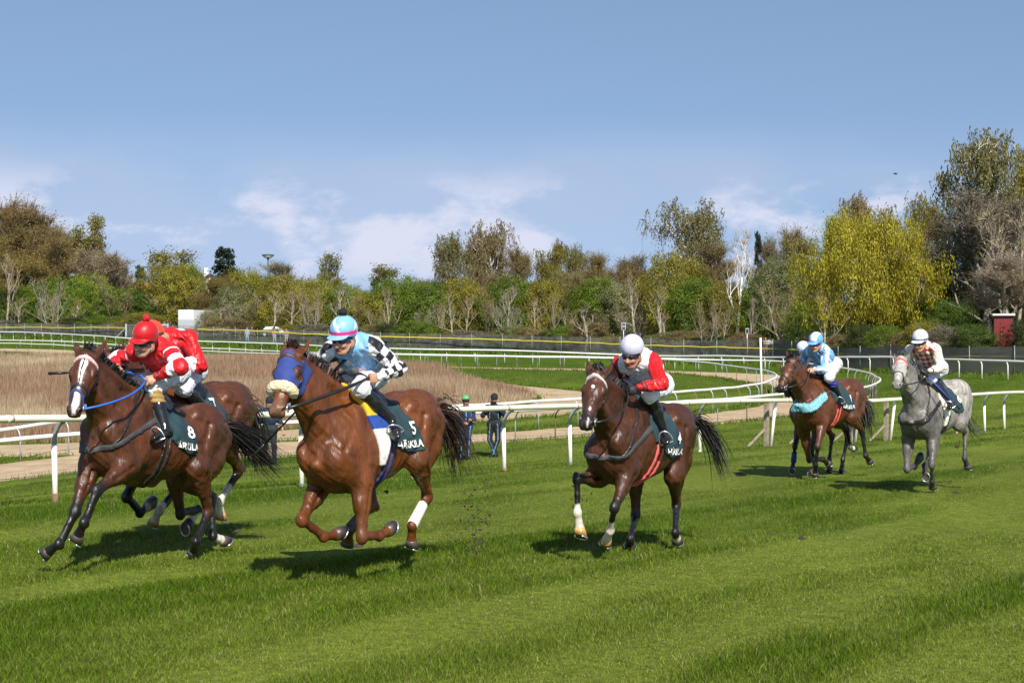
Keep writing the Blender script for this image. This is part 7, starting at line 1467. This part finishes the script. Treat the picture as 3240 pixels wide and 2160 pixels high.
far_person(531, 211, -95, (.05, .07, .16), (.22, .06, .07), 'spectator in a blue top above the gate, rightmost of four', 0)
far_person(782, 192, -90, (.42, .52, .62), (.30, .38, .48), 'spectator in a pale blue shirt and light jeans behind the fence', 0)
far_person(797, 193, -70, (.05, .04, .045), (.06, .05, .055), 'spectator in dark clothes just right of the pale blue shirt behind the fence', 0)
far_person(869, 188, -85, (.42, .27, .24), (.28, .36, .46), 'spectator in a pinkish top and light jeans, leftmost of three by the dark blue car', 1)
far_person(890, 189, -95, (.66, .65, .63), (.04, .04, .05), 'spectator in a white top and black trousers, middle of three by the dark blue car', 2)
far_person(906, 188, -90, (.24, .22, .20), (.40, .34, .27), 'spectator in a grey top and beige trousers, rightmost of three by the dark blue car', 0)
far_person(2406, 145, -80, (.02, .02, .025), (.03, .03, .035), 'spectator in black right behind the marker pole', 0)
far_person(2422, 146, -100, (.62, .45, .38), (.30, .18, .17), 'spectator in a pale peach top right of the marker pole', 2)
far_person(2437, 146, -90, (.65, .64, .62), (.03, .03, .03), 'spectator in a white top, rightmost of three right of the marker pole', 0)
far_person(3224, 119, -90, (.35, .03, .03), (.04, .04, .05), 'spectator in a red jacket in the shade right of the red shed', 0)
# ------------------------------------------------------------------ turf thrown up by the hooves
def clods():
    V = []; Fc = []; r = np.random.default_rng(3); pts = []
    def spray(px, py, sx, sy, d, n, s0, s1):
        for i in range(n): x = px+r.normal(0, sx); y = py+r.normal(0, sy); dd = d+r.normal(0, .35); pts.append((((x-1620)/FPX*dd, dd, CAMZ-(y-1080)*dd/FPX), r.uniform(s0, s1)))
    spray(1500, 1640, 26, 60, 14.2, 110, .005, .017); spray(1500, 1600, 50, 70, 14.5, 60, .004, .010); spray(1230, 1550, 40, 50, 14.0, 25, .003, .010); spray(1845, 1570, 22, 60, 15.6, 40, .005, .016); spray(2300, 1470, 90, 60, 16, 30, .003, .008); spray(2750, 1420, 70, 60, 25, 26, .006, .018); spray(3020, 1470, 40, 70, 22.5, 40, .005, .016); spray(760, 1660, 60, 40, 14.2, 16, .004, .012); spray(2700, 1480, 60, 40, 24, 14, .006, .02)
    pts.append(((((1222-1620)/FPX*14.2), 14.2, CAMZ-(1553-1080)*14.2/FPX), .03)); pts.append(((((3030-1620)/FPX*22.5), 22.5, CAMZ-(1413-1080)*22.5/FPX), .04))
    for c, s_ in pts:
        if c[2] < g1(c[0], c[1])+.01: c = (c[0], c[1], g1(c[0], c[1])+r.uniform(.01, .06))
        b = len(V); n = 7; P = r.normal(size=(n, 3)); P /= np.linalg.norm(P, axis=1)[:, None]; P = P*s_*r.uniform(.6, 1.3, (n, 1))+np.array(c); bm = bmesh.new()
        for p in P: bm.verts.new(p)
        bmesh.ops.convex_hull(bm, input=bm.verts); bm.verts.index_update()
        V += [tuple(v.co) for v in bm.verts]; Fc += [tuple(v.index+b for v in f.verts) for f in bm.faces]; bm.free()
    o = mesh_obj('flying_turf', V, Fc, mat('wet_soil', (.035, .028, .015), .9, var=.4, scale=60), None, False); tag(o, 'dark crumbs of turf and soil thrown up by the hooves', 'turf', None, 'stuff')
    # torn dark divots left on the course
    M = mat('divot_soil', (.045, .035, .02), .95, var=.4, scale=30, bump=.6)
    V = []; Fc = []
    for px, py, w in ((745, 1682, .10), (720, 1668, .07), (1515, 1722, .12), (2535, 1705, .05), (2430, 1692, .05), (3025, 1560, .07), (1130, 1730, .08), (350, 1590, .10), (2650, 1440, .07), (1440, 1478, .1), (1660, 1470, .08), (2340, 1500, .09), (500, 1690, .07), (2140, 1690, .09)):
        c = unproject(px, py); b = len(V); n = 12; V.append((c[0], c[1], g1(c[0], c[1])+.035))
        for i in range(n): q = 2*math.pi*i/n; rr = w*r.uniform(.5, 1.1); x, y = c[0]+math.cos(q)*rr, c[1]+math.sin(q)*rr*1.6; V.append((x, y, g1(x, y)+.004))
        Fc += [(b, b+1+i, b+1+(i+1) % n) for i in range(n)]
    o = mesh_obj('divots', V, Fc, M, None, True); tag(o, 'dark scuffed divots of bare soil in the turf', 'soil', None, 'stuff')
clods()
